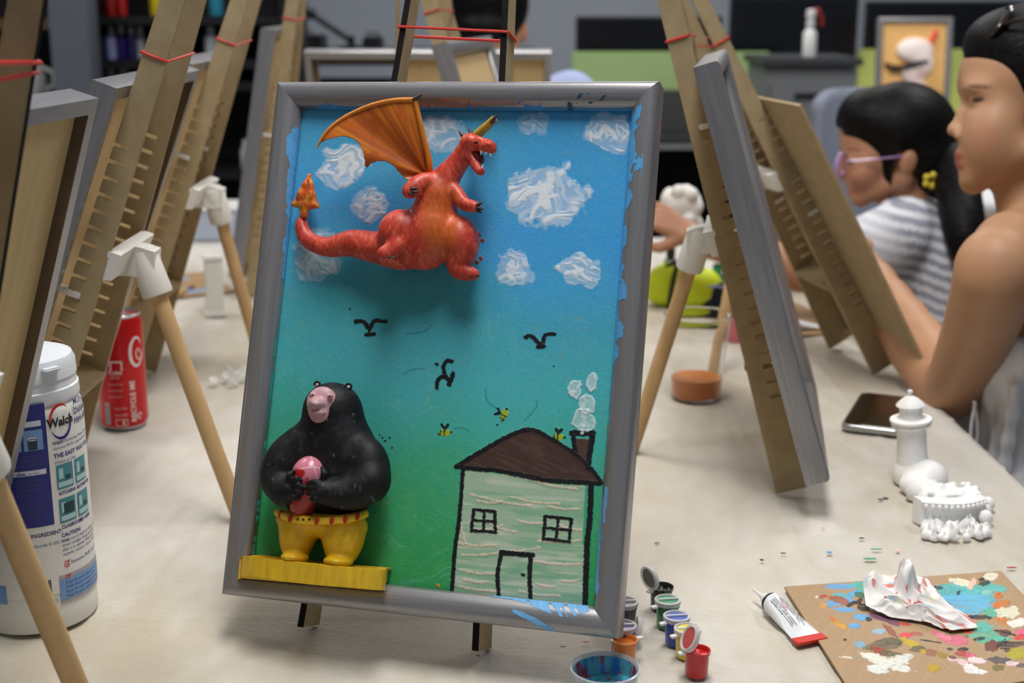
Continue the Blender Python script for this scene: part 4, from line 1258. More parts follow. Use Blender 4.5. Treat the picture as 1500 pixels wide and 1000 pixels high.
def wipes_tub():
    c = on_table(58, 897)
    t = thing('wipes_tub', 'white tub of disinfecting wipes with a blue label on the left of the table', 'wipes tub', (c[0], c[1], TZ + .001))
    t.scale = (1, 1, 1.075)
    R = .0480
    MB().lathe([(.044, 0), (.0465, .0012), (.0478, .004), (R, .014), (R, .016), (.0477, .018), (R - .0002, .030), (R - .0004, .168), (.0468, .172), (.0455, .174), (.0455, .180), (.0442, .183)], 64).build('body', mat('tub_plastic', (226, 226, 222), rough=.38, sss=.0), t, smooth=True, angle=30)
    lid = MB().lathe([(.0462, .1765), (.0466, .178), (.0462, .186), (.0448, .1868), (.0444, .193), (.0452, .1935), (.0448, .204), (.0425, .2085), (.036, .2105), (.02, .2100), (.001, .2095)], 64)
    lid.build('lid', mat('lid_plastic', (222, 226, 232), rough=.3), t, smooth=True, angle=30)
    tab = MB(); tab.box((.0455, 0, .2035), (.009, .015, .003)); tab.build('lid_tab', MATS['lid_plastic'], t, bevel=.001).rotation_euler = (0, 0, math.radians(-38))
    # printed label: angle of the camera as seen from the tub
    a_c = math.atan2(-c[1], -c[0])
    Rl = R + .0003
    white = MB()
    for i in range(1): wrap_rect(white, Rl, a_c - 1.75, 3.5 * Rl, .031, .134, (0, 0, 0), 0, 60)
    white.build('label', mat('label_white', (228, 228, 226), rough=.45), t, smooth=True)
    pm = [mat('label_blue', (32, 38, 128), rough=.4), mat('label_red', (206, 44, 44), rough=.4), mat('label_black', (34, 34, 40), rough=.5), mat('label_paleblue', (116, 158, 210), rough=.4), mat('label_teal', (70, 138, 150), rough=.45), mat('label_grey', (164, 166, 172), rough=.4),
          mat('label_ink', (72, 76, 126), rough=.5), mat('label_whiteink', (214, 218, 234), rough=.5), mat('label_tealdark', (30, 66, 72), rough=.5), mat('label_tealpale', (170, 206, 212), rough=.5)]
    p = MB()
    U = lambda u: a_c + u / Rl            # u metres to the right of the camera-facing line
    O = (0, 0, 0); u1 = .0225
    p.mi = 0; wrap_rect(p, Rl, U(-.060), .060 + .0175, .064, .094, O, .0003, 24)
    # blue panel: pictures, headings, small print
    p.mi = 7; wrap_rect(p, Rl, U(-0.0425), .056, .1415, .0042, O, .0005); wrap_rect(p, Rl, U(-0.0405), .055, .1045, .0040, O, .0005)
    p.mi = 0; wrap_text(p, 'HOW TO USE:', .0042, Rl, U(-0.0305), .1423, O, bold=.02, up=.0007); wrap_text(p, 'Directions for Use:', .0040, Rl, U(-0.0325), .1052, O, bold=.02, up=.0007)
    for k in range(3):
        p.mi = 3; wrap_rect(p, Rl, U(-0.0335 + k * .0165), .0145, .1235, .0155, O, .0005)
        p.mi = 8; wrap_rect(p, Rl, U(-0.0305 + k * .0165), .0070, .1240, .0065, O, .0007)
        p.mi = 7; wrap_rect(p, Rl, U(-0.0300 + k * .0165), .0060, .1310, .0026, O, .0007)
        p.mi = 2; wrap_line(p, Rl, [(Rl * U(-0.0305 + k * .0165) + .0035 + .0035 * math.cos(q), .1310 + .0013 * math.sin(q)) for q in np.linspace(0, 2 * PI, 14)], .0003, O, .0008)
    p.mi = 6
    para = ['Tear off the seal and pull out a wipe', 'from the centre of the roll. Thread it', 'through the lid opening and close the', 'lid after each use to keep them moist.', 'Use on hard surfaces and let air dry.']
    for k, s_ in enumerate(para): wrap_text(p, s_, .0031, Rl, U(-0.0360), .1185 - k * .0034, O, up=.0005)
    para = ['To clean: wipe the surface until it is', 'clean. To disinfect: keep the surface', 'wet, then allow it to dry. Rinse with', 'water where food may touch.', '', 'Storage: store in a cool and dry place', 'Do not use on skin or as a baby wipe', 'Dispose of wipes in the bin; do not', 'flush. Not for personal cleansing.']
    for k, s_ in enumerate(para): wrap_text(p, s_ or ' ', .0031, Rl, U(-0.0360), .1000 - k * .0036, O, up=.0005)
    # logo with ring
    um, zm = u1 + .0080, .1412
    for (q0, q1, mi) in ((.25 * PI, 1.12 * PI, 1), (1.16 * PI, 2.12 * PI, 0)):
        p.mi = mi
        qs = np.linspace(q0, q1, 26)
        wrap_line(p, Rl, [(Rl * U(um) + .0100 * math.cos(q), zm + .0128 * math.sin(q)) for q in qs], [.0002 + .0010 * math.sin(PI * i / 25) for i in range(26)], O, .0004)
    p.mi = 2; wrap_text(p, 'Walch', .0094, Rl, U(um), zm - .0030, O, align='CENTER', bold=.035, up=.0006)
    p.mi = 0
    for k, s_ in enumerate(('Multi-purpose', 'Disinfecting', 'High efficiency')): wrap_text(p, s_, .0066, Rl, U(u1 + .0225), .1500 - k * .0072, O, bold=.02, up=.0004)
    p.mi = 6; wrap_text(p, 'Walch', .0036, Rl, U(u1 - .001), .1245, O, bold=.03); wrap_text(p, 'Disinfecting Wipes for kitchen', .0033, Rl, U(u1 + .009), .1245, O); wrap_text(p, 'removes 99.9% of germs from hard', .0033, Rl, U(u1 - .001), .1205, O)
    p.mi = 0; wrap_text(p, 'THE EASY WAY TO CLEAN', .0050, Rl, U(u1 - .001), .1140, O, bold=.025); p.mi = 6; wrap_text(p, 'Where to Use:', .0036, Rl, U(u1 - .001), .1095, O)
    for k, (r_, q) in enumerate(((0, 0), (0, 1), (1, 0), (1, 1))):
        uu = u1 + q * .0185; zz = .0895 - r_ * .0265
        p.mi = 4; wrap_rect(p, Rl, U(uu), .0160, zz, .0190, O, .0004)
        p.mi = 9; wrap_rect(p, Rl, U(uu + .001), .014, zz + .0015, .004, O, .0006); wrap_rect(p, Rl, U(uu + .002), .004, zz + .008, .008, O, .0006)
        p.mi = 8; wrap_rect(p, Rl, U(uu + (.004 if k == 2 else .008)), .010 if k == 2 else .005, zz + .007, .008 if k == 2 else .003, O, .0007)
        p.mi = 0; wrap_text(p, ('KITCHENS', 'BATHROOMS', 'CLASSROOMS', 'PET AREAS')[k], .0036, Rl, U(uu + .001), zz - .0046, O, bold=.03)
    p.mi = 0; wrap_text(p, 'CAUTION:', .0042, Rl, U(u1), .0518, O, bold=.03); p.mi = 6
    for k, s_ in enumerate(('Keep out of reach of children. Avoid', 'direct sunlight. Keep the lid closed', 'after it is opened. Wash the hands', 'outside, contact a doctor if swallowed.')): wrap_text(p, s_, .0034, Rl, U(u1), .0478 - k * .0036, O)
    for k, s_ in enumerate((('Removes 99.9% of germs',), ('Removes Staphylococcus', 'cus Aureus'))):
        zz = .0290 - k * .0112; 
        p.mi = 1; wrap_line(p, Rl, [(Rl * U(u1 + .0028) + .0024 * math.cos(q), zz + .001 + .0024 * math.sin(q)) for q in np.linspace(0.6, 6.2, 20)], .00035, O, .0004)
        wrap_line(p, Rl, [(Rl * U(u1 + .0018), zz + .0012), (Rl * U(u1 + .0028), zz), (Rl * U(u1 + .0054), zz + .0040)], .0005, O, .0005)
        p.mi = 6
        for q, s2 in enumerate(s_): wrap_text(p, s2, .0040, Rl, U(u1 + .0065), zz - q * .0040, O)
    p.mi = 5; wrap_rect(p, Rl, U(u1 - .005), .060, -.0068 + .0065, .0222, O, .0003, 20)
    p.mi = 3; wrap_rect(p, Rl, U(u1 - .005), .060, .0022, .0165, O, .0005, 20)
    p.mi = 6
    for k in range(4): wrap_text(p, 'Keep the pack sealed and store below thirty degrees', .0032, Rl, U(u1), .0145 - k * .0036, O, up=.0007)
    p.mi = 2
    RNG2 = random.Random(3); uu = -.0055
    while uu < .0110:
        wd_ = RNG2.choice((.0004, .0006, .0010)); wrap_rect(p, Rl, U(uu), wd_, .0060, .0150, O, .0004, 1); uu += wd_ + RNG2.choice((.0004, .0007))
    p.mi = 6; wrap_text(p, 'ACTIVE INGREDIENT:', .0042, Rl, U(-0.0165), .0560, O, bold=.03); wrap_text(p, 'Benzalkonium chloride 0.10% (w/w)', .0036, Rl, U(-0.0225), .0480, O); wrap_text(p, '6 920174 772', .0036, Rl, U(-0.0045), .0020, O)
    p.mi = 3; wrap_rect(p, Rl, U(-0.0505), .026, .0040, .0150, O, .0004)
    o = p.build('label_print', pm, t)
    # the printed area sits higher on the wall than the foot ring
    o.location.z = .0225
    return t
tub = wipes_tub()

def soda_can():
    c = on_table(183, 622)
    t = thing('soda_can', 'tall red and white soda can behind the left easels', 'soda can', (c[0], c[1], TZ + .001))
    R = .0287
    red = mat('can_red', (196, 20, 26), rough=.28, metal=.25)
    alu = mat('can_aluminium', (196, 198, 202), rough=.25, metal=.9)
    MB().lathe([(.0225, 0), (.0238, .0), (.0262, .0035), (R - .0006, .0072), (R, .0095), (R, .126), (R - .0006, .1285), (.0262, .1345), (.0256, .1360)], 56).build('body', red, t, smooth=True, angle=35)
    MB().lathe([(.0252, .1358), (.0262, .1362), (.0268, .1375), (.0268, .1392), (.0262, .1398), (.0252, .1392), (.0246, .1365), (.0235, .1358), (.001, .1360)], 48).build('top', alu, t, smooth=True, angle=35)
    MB().lathe([(.0215, -.0002), (.0236, -.0004), (.0261, .0031), (.0262, .0037), (.02, .0037)], 48).build('bottom_rim', alu, t, smooth=True)
    tb = MB(); tb.tube([(.010 + .006 * math.cos(q), .0045 * math.sin(q), .1374) for q in np.linspace(0, 2 * PI, 16)[:-1]], .0011, 6, closed=True); tb.box((.002, 0, .1372), (.007, .006, .0014)); tb.build('tab', alu, t, smooth=True)
    a_c = math.atan2(-c[1], -c[0]); U = lambda u: a_c + u / R; O = (0, 0, 0)
    p = MB()
    # swash of the big script capital
    C0 = R * U(.0245); sw = [(.004, .103), (.001, .110), (-.005, .112), (-.0105, .105), (-.0125, .094), (-.0110, .084), (-.0060, .078), (.0000, .080), (.0050, .087), (.0090, .097)]
    q = smooth_line([(C0 + x, z) for x, z in sw], 5); n = len(q)
    wrap_line(p, R, q, [.0005 + .0014 * math.sin(PI * min(1, i / (n - 1) * 1.05)) for i in range(n)], O)
    q = smooth_line([(C0 + x, z) for x, z in ((.003, .092), (-.001, .098), (-.0045, .094), (-.0035, .087), (.001, .085), (.006, .091))], 5); wrap_line(p, R, q, .0007, O)
    wrap_text(p, 'RECYCLE ME', .0086, R, U(.0148), .0100, O, tilt=PI / 2, bold=.03, space=1.05)
    wrap_line(p, R, [(R * U(.0195) + .0026 * math.cos(a), .016 + .0034 * math.sin(a)) for a in np.linspace(0, 5.4, 18)], .0007, O)
    wrap_text(p, 'Coke', .0070, R, U(-.0150), .0700, O, bold=.02); wrap_text(p, '330 ml', .0038, R, U(-.0135), .0650, O)
    for k in range(3): wrap_text(p, ('carbonated drink', 'best served cold', 'see base of can')[k], .0026, R, U(-.0170), .0570 - k * .0075, O)
    for k in range(2): wrap_text(p, ('Sugars 10.6g', 'Energy 180kJ')[k], .0028, R, U(-.0105), .0270 - k * .0080, O)
    for (u, z, w_, h_) in ((-.0120, .0845, .012, .0016), (-.0128, .0740, .0016, .012), (.0, .0740, .0016, .012), (-.0100, .0060, .0135, .0006), (-.0100, .0140, .0135, .0006), (-.0100, .0060, .0006, .0086), (.0032, .0060, .0006, .0086), (-.0018, .0072, .0018, .0058)):
        wrap_rect(p, R, U(u), w_, z, h_, O, .0002)
    p.mi = 0; wrap_rect(p, R, U(-.0235), .0062, .0085, .026, O, .0002)
    p.mi = 1
    for k in range(12): wrap_rect(p, R, U(-.0228), .0048, .0098 + k * .0020, .0009 if k % 3 else .0013, O, .0004)
    p.build('lettering', [mat('can_white', (232, 226, 224), rough=.35), mat('barcode_dark', (60, 62, 70), rough=.5)], t)
    return t
soda_can()

# ---- plastic cup with murky orange paint water
def water_cup():
    c = on_table(1019, 582)
    t = thing('plastic_cup', 'clear plastic cup with murky orange paint water', 'cup', (c[0], c[1], TZ + .0012))
    clear = mat('clear_plastic', (250, 250, 250), rough=.04, trans=1.0, ior=1.3, spec=.4)
    prof = [(.0300, .0), (.0315, .0015), (.0350, .040), (.0395, .088), (.0415, .106), (.0438, .108), (.0440, .1105), (.0425, .1110), (.0412, .1085), (.0388, .088), (.0343, .040), (.0308, .0025), (.001, .0025)]
    MB().lathe([(.001, 0)] + prof, 56).build('cup_wall', clear, t, smooth=True, angle=50)
    MB().lathe([(.001, .0030), (.0303, .0030), (.0310, .005), (.0330, .0265), (.0325, .0272), (.001, .0270)], 48).build('paint_water', mat('murky_water', (222, 130, 48), rough=.15, var=.06, scale=60), t, smooth=True, angle=40)
water_cup()

# ---- phone lying face up
def phone():
    c = on_table(1290, 612); A = on_table(1227, 640); B = on_table(1262, 584); prz = math.atan2(B[1] - A[1], B[0] - A[0])
    t = thing('smartphone', 'dark-screened smartphone with silver edge lying on the table', 'phone', (c[0], c[1], TZ + .0012), prz)
    w_, l_, h_ = .074, .150, .0085
    MB().rbox((0, 0, h_ / 2), (l_, w_, h_), .012, 6).build('body', mat('phone_silver', (170, 170, 170), rough=.25, metal=.8), t, smooth=True, angle=50)
    MB().rbox((0, 0, h_ + .0003), (l_ - .006, w_ - .006, .0010), .010, 6).build('screen', mat('phone_glass', (12, 11, 11), rough=.06, coat=1.0), t, smooth=True, angle=40)
    b = MB(); b.rbox((0.02, -w_ / 2 - .0004, h_ / 2), (.022, .0012, .0028), .0005); b.build('side_button', MATS['phone_silver'], t)
phone()

# ---- white printed lighthouse on a rocky wall
def lighthouse():
    P0 = on_table(1262, 800)
    t = thing('lighthouse_model', 'white unpainted lighthouse model at the right table edge', 'model', (0, 0, TZ + .001))
    W = M_PRINT
    Wm = mat('white_print_matte', (247, 247, 246), rough=.55, bump=.12, bscale=900, bdist=.0004, var=.02, scale=40)
    base = on_table(1336, 708); k = 1 / 1440.0
    bx, by = base[0], base[1]
    # tower leaning a little to the upper left
    R = Matrix.Rotation(math.radians(-5.5), 3, 'Y')
    tw = MB().lathe([(.0205, 0), (.0200, .006), (.0192, .02), (.0182, .050), (.0178, .064), (.0184, .068), (.0200, .071), (.0215, .0735), (.0255, .0745), (.0262, .0765), (.0255, .0785), (.0190, .0792), (.0155, .0800), (.0150, .0815), (.0140, .0835), (.0138, .0945), (.0142, .0955), (.0172, .0962), (.0178, .0975), (.0155, .1005), (.0105, .1055), (.0055, .1090), (.0030, .1105), (.0022, .1115), (.0026, .1130), (.0034, .1145), (.0036, .1160), (.0028, .1178), (.0004, .1185)], 48, c=(0, 0, 0), rot=R)
    tw.map(lambda p: (bx + p[0] * .84, by + p[1] * .84, .010 + p[2] * .79))
    tw.build('tower', Wm, t, smooth=True, angle=45)
    rg = MB()
    for i in range(28):
        a = 2 * PI * i / 28; p_ = R @ Vector((.0222 * math.cos(a), .0222 * math.sin(a), .0705)); rg.ball((bx + p_.x * .84, by + p_.y * .84, .010 + p_.z * .79), .0020, 8, 6)
    rg.build('gallery_brackets', Wm, t, smooth=True)
    # sloping sea wall running towards the camera and the cliff block
    a = on_table(1315, 715); b_ = on_table(1349, 800); c = on_table(1442, 775); d = on_table(1438, 735)
    wl = Body()
    wl.cone((bx, by, .010), (bx + .012, by - .016, .010), .021, .020, .006)
    e = on_table(1395, 752)
    pts = [on_table(x, y) for x, y in ((1345, 722), (1362, 745), (1372, 762), (1405, 768), (1432, 758), (1436, 742))]
    for x, y, r, h in ((1340, 722, .017, .012), (1348, 734, .016, .014), (1362, 748, .014, .013), (1384, 750, .015, .013), (1402, 748, .015, .013), (1418, 746, .014, .012), (1390, 738, .012, .010), (1368, 738, .013, .012)):
        q = on_table(x, y); wl.ell((q[0], q[1], h * .75), (r, r * .9, h), None, .006)
    for i in range(60):
        q = on_table(RNG.uniform(1350, 1432), RNG.uniform(735, 756)); wl.ell((q[0], q[1], .0185 + RNG.uniform(-.004, .003)), (.0035, .0035, .003), None, .002)
    V, Q = wl.mesh(.0012, lambda X, Y, Z: -(Z - .0004) + 0 * X + 0 * Y)
    raw_mesh('cliff', relax(V, Q, 1), Q, Wm, t)
    # smooth front wall with a beaded cornice
    f0 = on_table(1343, 768); f1 = on_table(1437, 758)
    dv = (f1 - f0); dv[2] = 0; L = np.linalg.norm(dv); dv /= L; nv = np.array([dv[1], -dv[0], 0])
    fw = MB(); prev = None
    K = 26; rows = [(.000, .004), (.002, .0055), (.007, .0045), (.017, .0035), (.0205, .0040), (.0215, .0065), (.0228, .0068), (.0236, .0050), (.0236, -.010), (0, -.010)]
    vs = []
    for i in range(K + 1):
        s_ = i / K; bow = .010 * math.sin(PI * s_)
        for z, o_ in rows:
            p_ = f0 + dv * L * s_ + nv * (o_ + bow); vs.append((p_[0], p_[1], z * (1.08 - .15 * s_)))
    m_ = len(rows)
    fw.add(vs, [(i * m_ + j, (i + 1) * m_ + j, (i + 1) * m_ + (j + 1) % m_, i * m_ + (j + 1) % m_) for i in range(K) for j in range(m_)] + [tuple(range(m_))[::-1], tuple(K * m_ + j for j in range(m_))])
    fw.build('sea_wall', Wm, t, smooth=True, angle=35)
    bd_ = MB()
    for i in range(12):
        s_ = (i + .5) / 12; p_ = f0 + dv * L * s_ + nv * (.008 + .010 * math.sin(PI * s_)); bd_.ball((p_[0], p_[1], .0198 * (1.08 - .15 * s_)), .0024, 8, 6)
    bd_.build('cornice_beads', Wm, t, smooth=True)
    rk = Body()
    for i in range(110):
        x = RNG.uniform(1352, 1448); y = 797 - 8 * abs((x - 1395) / 48) ** 1.5 - RNG.uniform(0, 22) * (1 if x < 1430 else .5)
        q = on_table(x, y); s_ = RNG.uniform(.0022, .0048); rk.ell((q[0], q[1], s_ * .8), (s_, s_, s_ * RNG.uniform(.9, 1.6)), Matrix.Rotation(RNG.uniform(-.5, .5), 3, 'Y'), .0012)
        if i % 2: rk.cone((q[0], q[1], s_), (q[0] + RNG.uniform(-.002, .002), q[1], s_ + RNG.uniform(.004, .011)), s_ * .7, .0008, .001)
    for x, y in ((1441, 758), (1446, 748), (1443, 768)):
        q = on_table(x, y); rk.ell((q[0], q[1], .006), (.007, .007, .008), None, .003)
    V, Q = rk.mesh(.0009, lambda X, Y, Z: -(Z - .0004) + 0 * X + 0 * Y)
    raw_mesh('rocks', relax(V, Q, 1), Q, Wm, t)
lighthouse()

# ---- glue tube
def glue_tube():
    A = on_table(1102, 878); B = on_table(1190, 944)
    d = B - A; L = np.linalg.norm(d); rz = math.atan2(d[1], d[0])
    t = thing('glue_tube', 'white crimped glue tube with red end beside the cardboard', 'glue tube', (A[0], A[1], TZ + .0012), rz)
    zc = .0085
    MB().lathe([(.0009, 0), (.0010, .006), (.0022, .015), (.0030, .020), (.0048, .0205), (.0052, .028)], 20, rot=Matrix.Rotation(PI / 2, 3, 'Y'), c=(0, 0, zc)).build('nozzle', M_PRINT, t, smooth=True)
    MB().lathe([(.0080, .0275), (.0086, .028), (.0086, .031), (.0080, .0315)], 24, rot=Matrix.Rotation(PI / 2, 3, 'Y'), c=(0, 0, zc)).build('collar', M_BLACK, t, smooth=True)
    # flattening body
    n = 40; rows = 22; vs = []
    for i in range(rows):
        s_ = i / (rows - 1); x = .031 + s_ * (L - .031 - .006)
        ry = .0086 + .0052 * s_; rz_ = .0084 * (1 - s_) ** .8 + .0009
        for j in range(n):
            a = 2 * PI * j / n; vs.append((x, ry * math.cos(a), max(.0006, zc * (1 - s_ * .88) + rz_ * math.sin(a) + .0004 * math.sin(9 * s_ + a * 2))))
    mb = MB().add(vs, [(i * n + j, i * n + (j + 1) % n, (i + 1) * n + (j + 1) % n, (i + 1) * n + j) for i in range(rows - 1) for j in range(n)] + [tuple(range(n))[::-1], tuple((rows - 1) * n + j for j in range(n))])
    mb.build('body', mat('tube_white', (222, 224, 228), rough=.3, var=.03, scale=60), t, smooth=True, angle=60)
    MB().rbox((L - .004, 0, .0017), (.010, .0285, .0028), .0008).build('crimped_end', mat('tube_red', (208, 52, 40), rough=.35), t)
    p = MB()
    def surf(x, y):
        s_ = (x - .031) / (L - .037); rz_ = .0084 * (1 - s_) ** .8 + .0009; ry = .0086 + .0052 * s_
        a = math.acos(max(-1, min(1, y / ry))); return max(.0006, zc * (1 - s_ * .88) + rz_ * math.sin(a)) + .0009
    for k, (s_, mi) in enumerate((('Strong bond craft glue', 0), ('for paper wood card foam', 0), ('shake well before using', 0), ('CRAFT', 1), ('keep away from children', 0), ('net 20 ml  keep upright', 0), ('squeeze gently and press', 0))):
        p.mi = mi; V, F = text_geo(s_, .0034 if mi == 0 else .0040, bold=.02)
        x = .037 + V[:, 0] * (1.0 if mi == 0 else 1.0); y = -.0072 + k * .0021 * 1.0 + V[:, 1] * .55
        if mi: x = .042 + V[:, 0]
        p.add([(a, -b, surf(a, -b)) for a, b in zip(x, y)], F)
    p.build('lettering', [mat('print_dark', (70, 72, 84), rough=.5), mat('print_red', (206, 70, 70), rough=.5)], t)
glue_tube()

# ---- cardboard palette with paint dabs and a crumpled tissue on it
CB = [on_table(1149, 864), on_table(1466, 841), on_table(1600, 985), on_table(1262, 1045)]
def cardboard():
    o = CB[0]; ex = CB[1] - CB[0]; ey = CB[3] - CB[0]; lx, ly = np.linalg.norm(ex), np.linalg.norm(ey); ex /= lx; ey /= ly
    t = thing('cardboard_palette', 'brown cardboard sheet smeared with many paint dabs', 'cardboard', (0, 0, TZ + .0012))
    nx, ny = 700, 420
    A, Bq = np.meshgrid(np.linspace(0, 1, nx), np.linspace(0, 1, ny))
    # quad interpolation
    P = (CB[0] * ((1 - A) * (1 - Bq))[..., None] + CB[1] * (A * (1 - Bq))[..., None] + CB[2] * (A * Bq)[..., None] + CB[3] * ((1 - A) * Bq)[..., None])
    d = P - vC; k = d @ vF; x = 750 + FPX * (d @ vR) / k; y = 500 - FPX * (d @ vU) / k
    c = lin_np((176, 146, 112)) * (0.93 + .12 * fbm(x / 4, y / 2, 5))[..., None] * (1 - .05 * (vnoise(x / 1.6 + y * .4, y / 40, 9) > .5))[..., None]
    h = np.zeros(x.shape)
    def dab(cx, cy, rx, ry, rot, col, seed, op=.95, streak=0.0, hh=.0006, rag=.55):
        nonlocal c, h
        ca, sa = math.cos(rot), math.sin(rot)
        u = ((x - cx) * ca + (y - cy) * sa) / rx; v = (-(x - cx) * sa + (y - cy) * ca) / ry
        near = (np.abs(u) < 2) & (np.abs(v) < 2)
        if not near.any(): return
        q = np.hypot(u, v) + (fbm(x / 9 + seed, y / 6, seed, 3) - .5) * rag * 2
        a = sstep(1.05, .85, q) * op
        if streak: a = a * (1 - streak * sstep(.5, .75, vnoise(u * 2 + seed, v * 8, seed + 3)))
        a = np.where(near, a, 0)
        c = c * (1 - a[..., None]) + (lin_np(col) * (.88 + .24 * vnoise(u * 3, v * 7, seed))[..., None]) * a[..., None]; h = h + hh * a * (.7 + .6 * vnoise(u * 2, v * 6, seed + 1))
    B_, T_, G_, W_, K_, R_, P_, O_, Y_, M_, D_, L_ = (96, 166, 216), (90, 182, 190), (86, 178, 150), (232, 230, 220), (42, 40, 44), (190, 52, 54), (214, 106, 130), (206, 116, 50), (196, 168, 40), (112, 52, 50), (104, 96, 74), (206, 222, 190)
    D = [(1228, 864, 26, 4, .02, B_), (1252, 862, 8, 4, 0, T_), (1262, 865, 10, 9, 0, G_), (1232, 880, 18, 6, .2, T_), (1250, 876, 12, 5, -.3, B_), (1230, 888, 24, 6, -.1, B_), (1236, 898, 16, 4, .1, B_), (1206, 879, 7, 2.4, -.2, (176, 72, 56)), (1228, 885, 16, 5, .3, (164, 92, 62)), (1206, 893, 6, 4, 0, (212, 152, 66)),
         (1258, 886, 8, 4, -.7, K_), (1247, 890, 8, 3, -.5, K_), (1264, 895, 9, 6, .2, K_), (1258, 877, 10, 4, .2, (60, 112, 84)), (1222, 914, 12, 2.5, .6, O_), (1231, 921, 9, 3.5, .4, (214, 160, 50)), (1252, 922, 8, 4, 0, B_), (1262, 909, 12, 5, .1, B_), (1288, 930, 9, 5, 0, (150, 186, 206)),
         (1296, 912, 22, 5, .35, (112, 70, 100)), (1273, 913, 6, 3, .2, K_), (1302, 928, 14, 5, .7, (150, 80, 66)), (1326, 936, 11, 5, .05, (226, 64, 84)), (1342, 934, 10, 3, .1, (176, 96, 84)), (1325, 920, 12, 3, .1, R_), (1368, 932, 8, 4, .3, P_), (1398, 943, 22, 8, .15, P_), (1380, 938, 14, 5, .3, (226, 128, 150)),
         (1400, 927, 30, 4, .08, (150, 56, 46)), (1428, 928, 14, 4, -.3, (196, 70, 56)), (1294, 950, 28, 8, -.15, D_), (1310, 946, 12, 6, 0, D_), (1288, 960, 14, 6, .2, (160, 66, 50)), (1302, 962, 20, 4, .1, D_), (1336, 948, 16, 5, .4, Y_), (1345, 957, 12, 5, 0, D_), (1362, 961, 11, 6, 0, (150, 92, 70)), (1351, 961, 5, 3, .3, (188, 160, 60)),
         (1286, 972, 24, 7, .35, (226, 228, 214)), (1310, 977, 26, 8, -.25, (228, 230, 220)), (1284, 986, 15, 6, .2, (226, 230, 224)), (1318, 984, 18, 6, .2, (224, 226, 218)), (1326, 968, 12, 5, -.1, (216, 214, 208)), (1368, 984, 14, 7, .02, (186, 152, 34)), (1380, 966, 10, 4, .2, (150, 132, 42)), (1394, 971, 8, 4, 0, (222, 196, 200)), (1394, 969, 6, 2.5, .3, (120, 60, 56)),
         (1362, 945, 16, 1.2, .15, K_), (1391, 956, 5, 2.2, 0, K_), (1410, 957, 8, 2.4, 0, K_), (1410, 964, 12, 4, .1, (172, 66, 66)), (1420, 966, 9, 4, 0, P_), (1411, 976, 10, 5, .2, (232, 196, 204)), (1428, 973, 16, 4, .1, (236, 214, 216)), (1422, 986, 12, 6, .3, (238, 236, 234)), (1434, 990, 10, 4, 0, (236, 232, 230)),
         (1410, 875, 46, 14, .05, T_), (1404, 888, 52, 17, .06, (98, 178, 214)), (1440, 868, 34, 9, -.1, (88, 184, 178)), (1385, 870, 24, 8, .1, (92, 170, 170)), (1372, 868, 10, 3, .1, K_), (1365, 869, 7, 2.5, -.4, K_), (1384, 891, 8, 2.5, .1, K_), (1403, 876, 3, 2.4, -.6, K_), (1410, 860, 20, 6, .35, (230, 224, 200)), (1424, 860, 12, 6, -.9, (232, 196, 172)), (1450, 850, 11, 6, -.1, (232, 226, 206)),
         (1440, 860, 8, 4, -.2, K_), (1437, 855, 6, 3, .2, K_), (1446, 874, 8, 3, -.2, (150, 206, 190)), (1462, 878, 7, 5, 0, O_), (1463, 892, 14, 5, -.35, O_), (1466, 913, 14, 7, .5, O_), (1452, 905, 14, 8, 0, G_), (1436, 910, 16, 3.5, .05, K_), (1421, 910, 6, 2, .4, K_), (1475, 903, 20, 8, -.2, (222, 220, 194)), (1490, 918, 16, 7, 0, W_), (1440, 938, 22, 10, .1, (84, 178, 150)), (1462, 944, 18, 8, -.2, (92, 184, 160)), (1440, 924, 18, 7, 0, (90, 180, 168)),
         (1462, 930, 8, 2.6, .1, K_), (1472, 934, 9, 5, 0, M_), (1476, 934, 12, 1.4, .2, K_), (1495, 931, 10, 5, 0, (226, 96, 130)), (1494, 940, 10, 4, 0, (214, 52, 64)), (1452, 953, 14, 8, .1, M_), (1478, 951, 22, 8, -.05, (46, 34, 38)), (1490, 963, 18, 8, 0, (172, 164, 40)), (1464, 973, 15, 5, .1, (84, 82, 84)), (1494, 980, 8, 3, 0, (90, 84, 92)), (1462, 984, 10, 4, 0, (120, 110, 60)), (1482, 978, 12, 3, 0, (226, 204, 204)),
         (1436, 942, 9, 3, -.2, K_), (1415, 938, 4, 2, 0, (110, 110, 100)), (1240, 969, 12, 1.6, .1, (228, 214, 196)), (1253, 969, 3, 3, 0, (130, 176, 120)), (1260, 950, 8, 5, 0, (132, 170, 190)), (1238, 943, 3, 2, 0, K_), (1196, 880, 3, 2, 0, W_)]
    for n, q in enumerate(D): dab(*q, n * 7 + 3, op=.93, streak=.35 if n % 3 == 0 else .12)
    z = .0022 + h
    cm = mat('paint_on_card', (128, 128, 128), rough=.5, vcol=True, bump=.1, bscale=600, bdist=.0006, spec=.4)
    P2 = np.stack([P[..., 0], P[..., 1], z], -1)
    grid_mesh('painted_face', P2, cm, t, c)
    q = [(p_[0], p_[1], .0002) for p_ in CB]
    MB().prism(q, (0, 0, .0019)).build('sheet', mat('corrugated_card', (168, 136, 100), rough=.8, var=.15, scale=300), t)
cardboard()

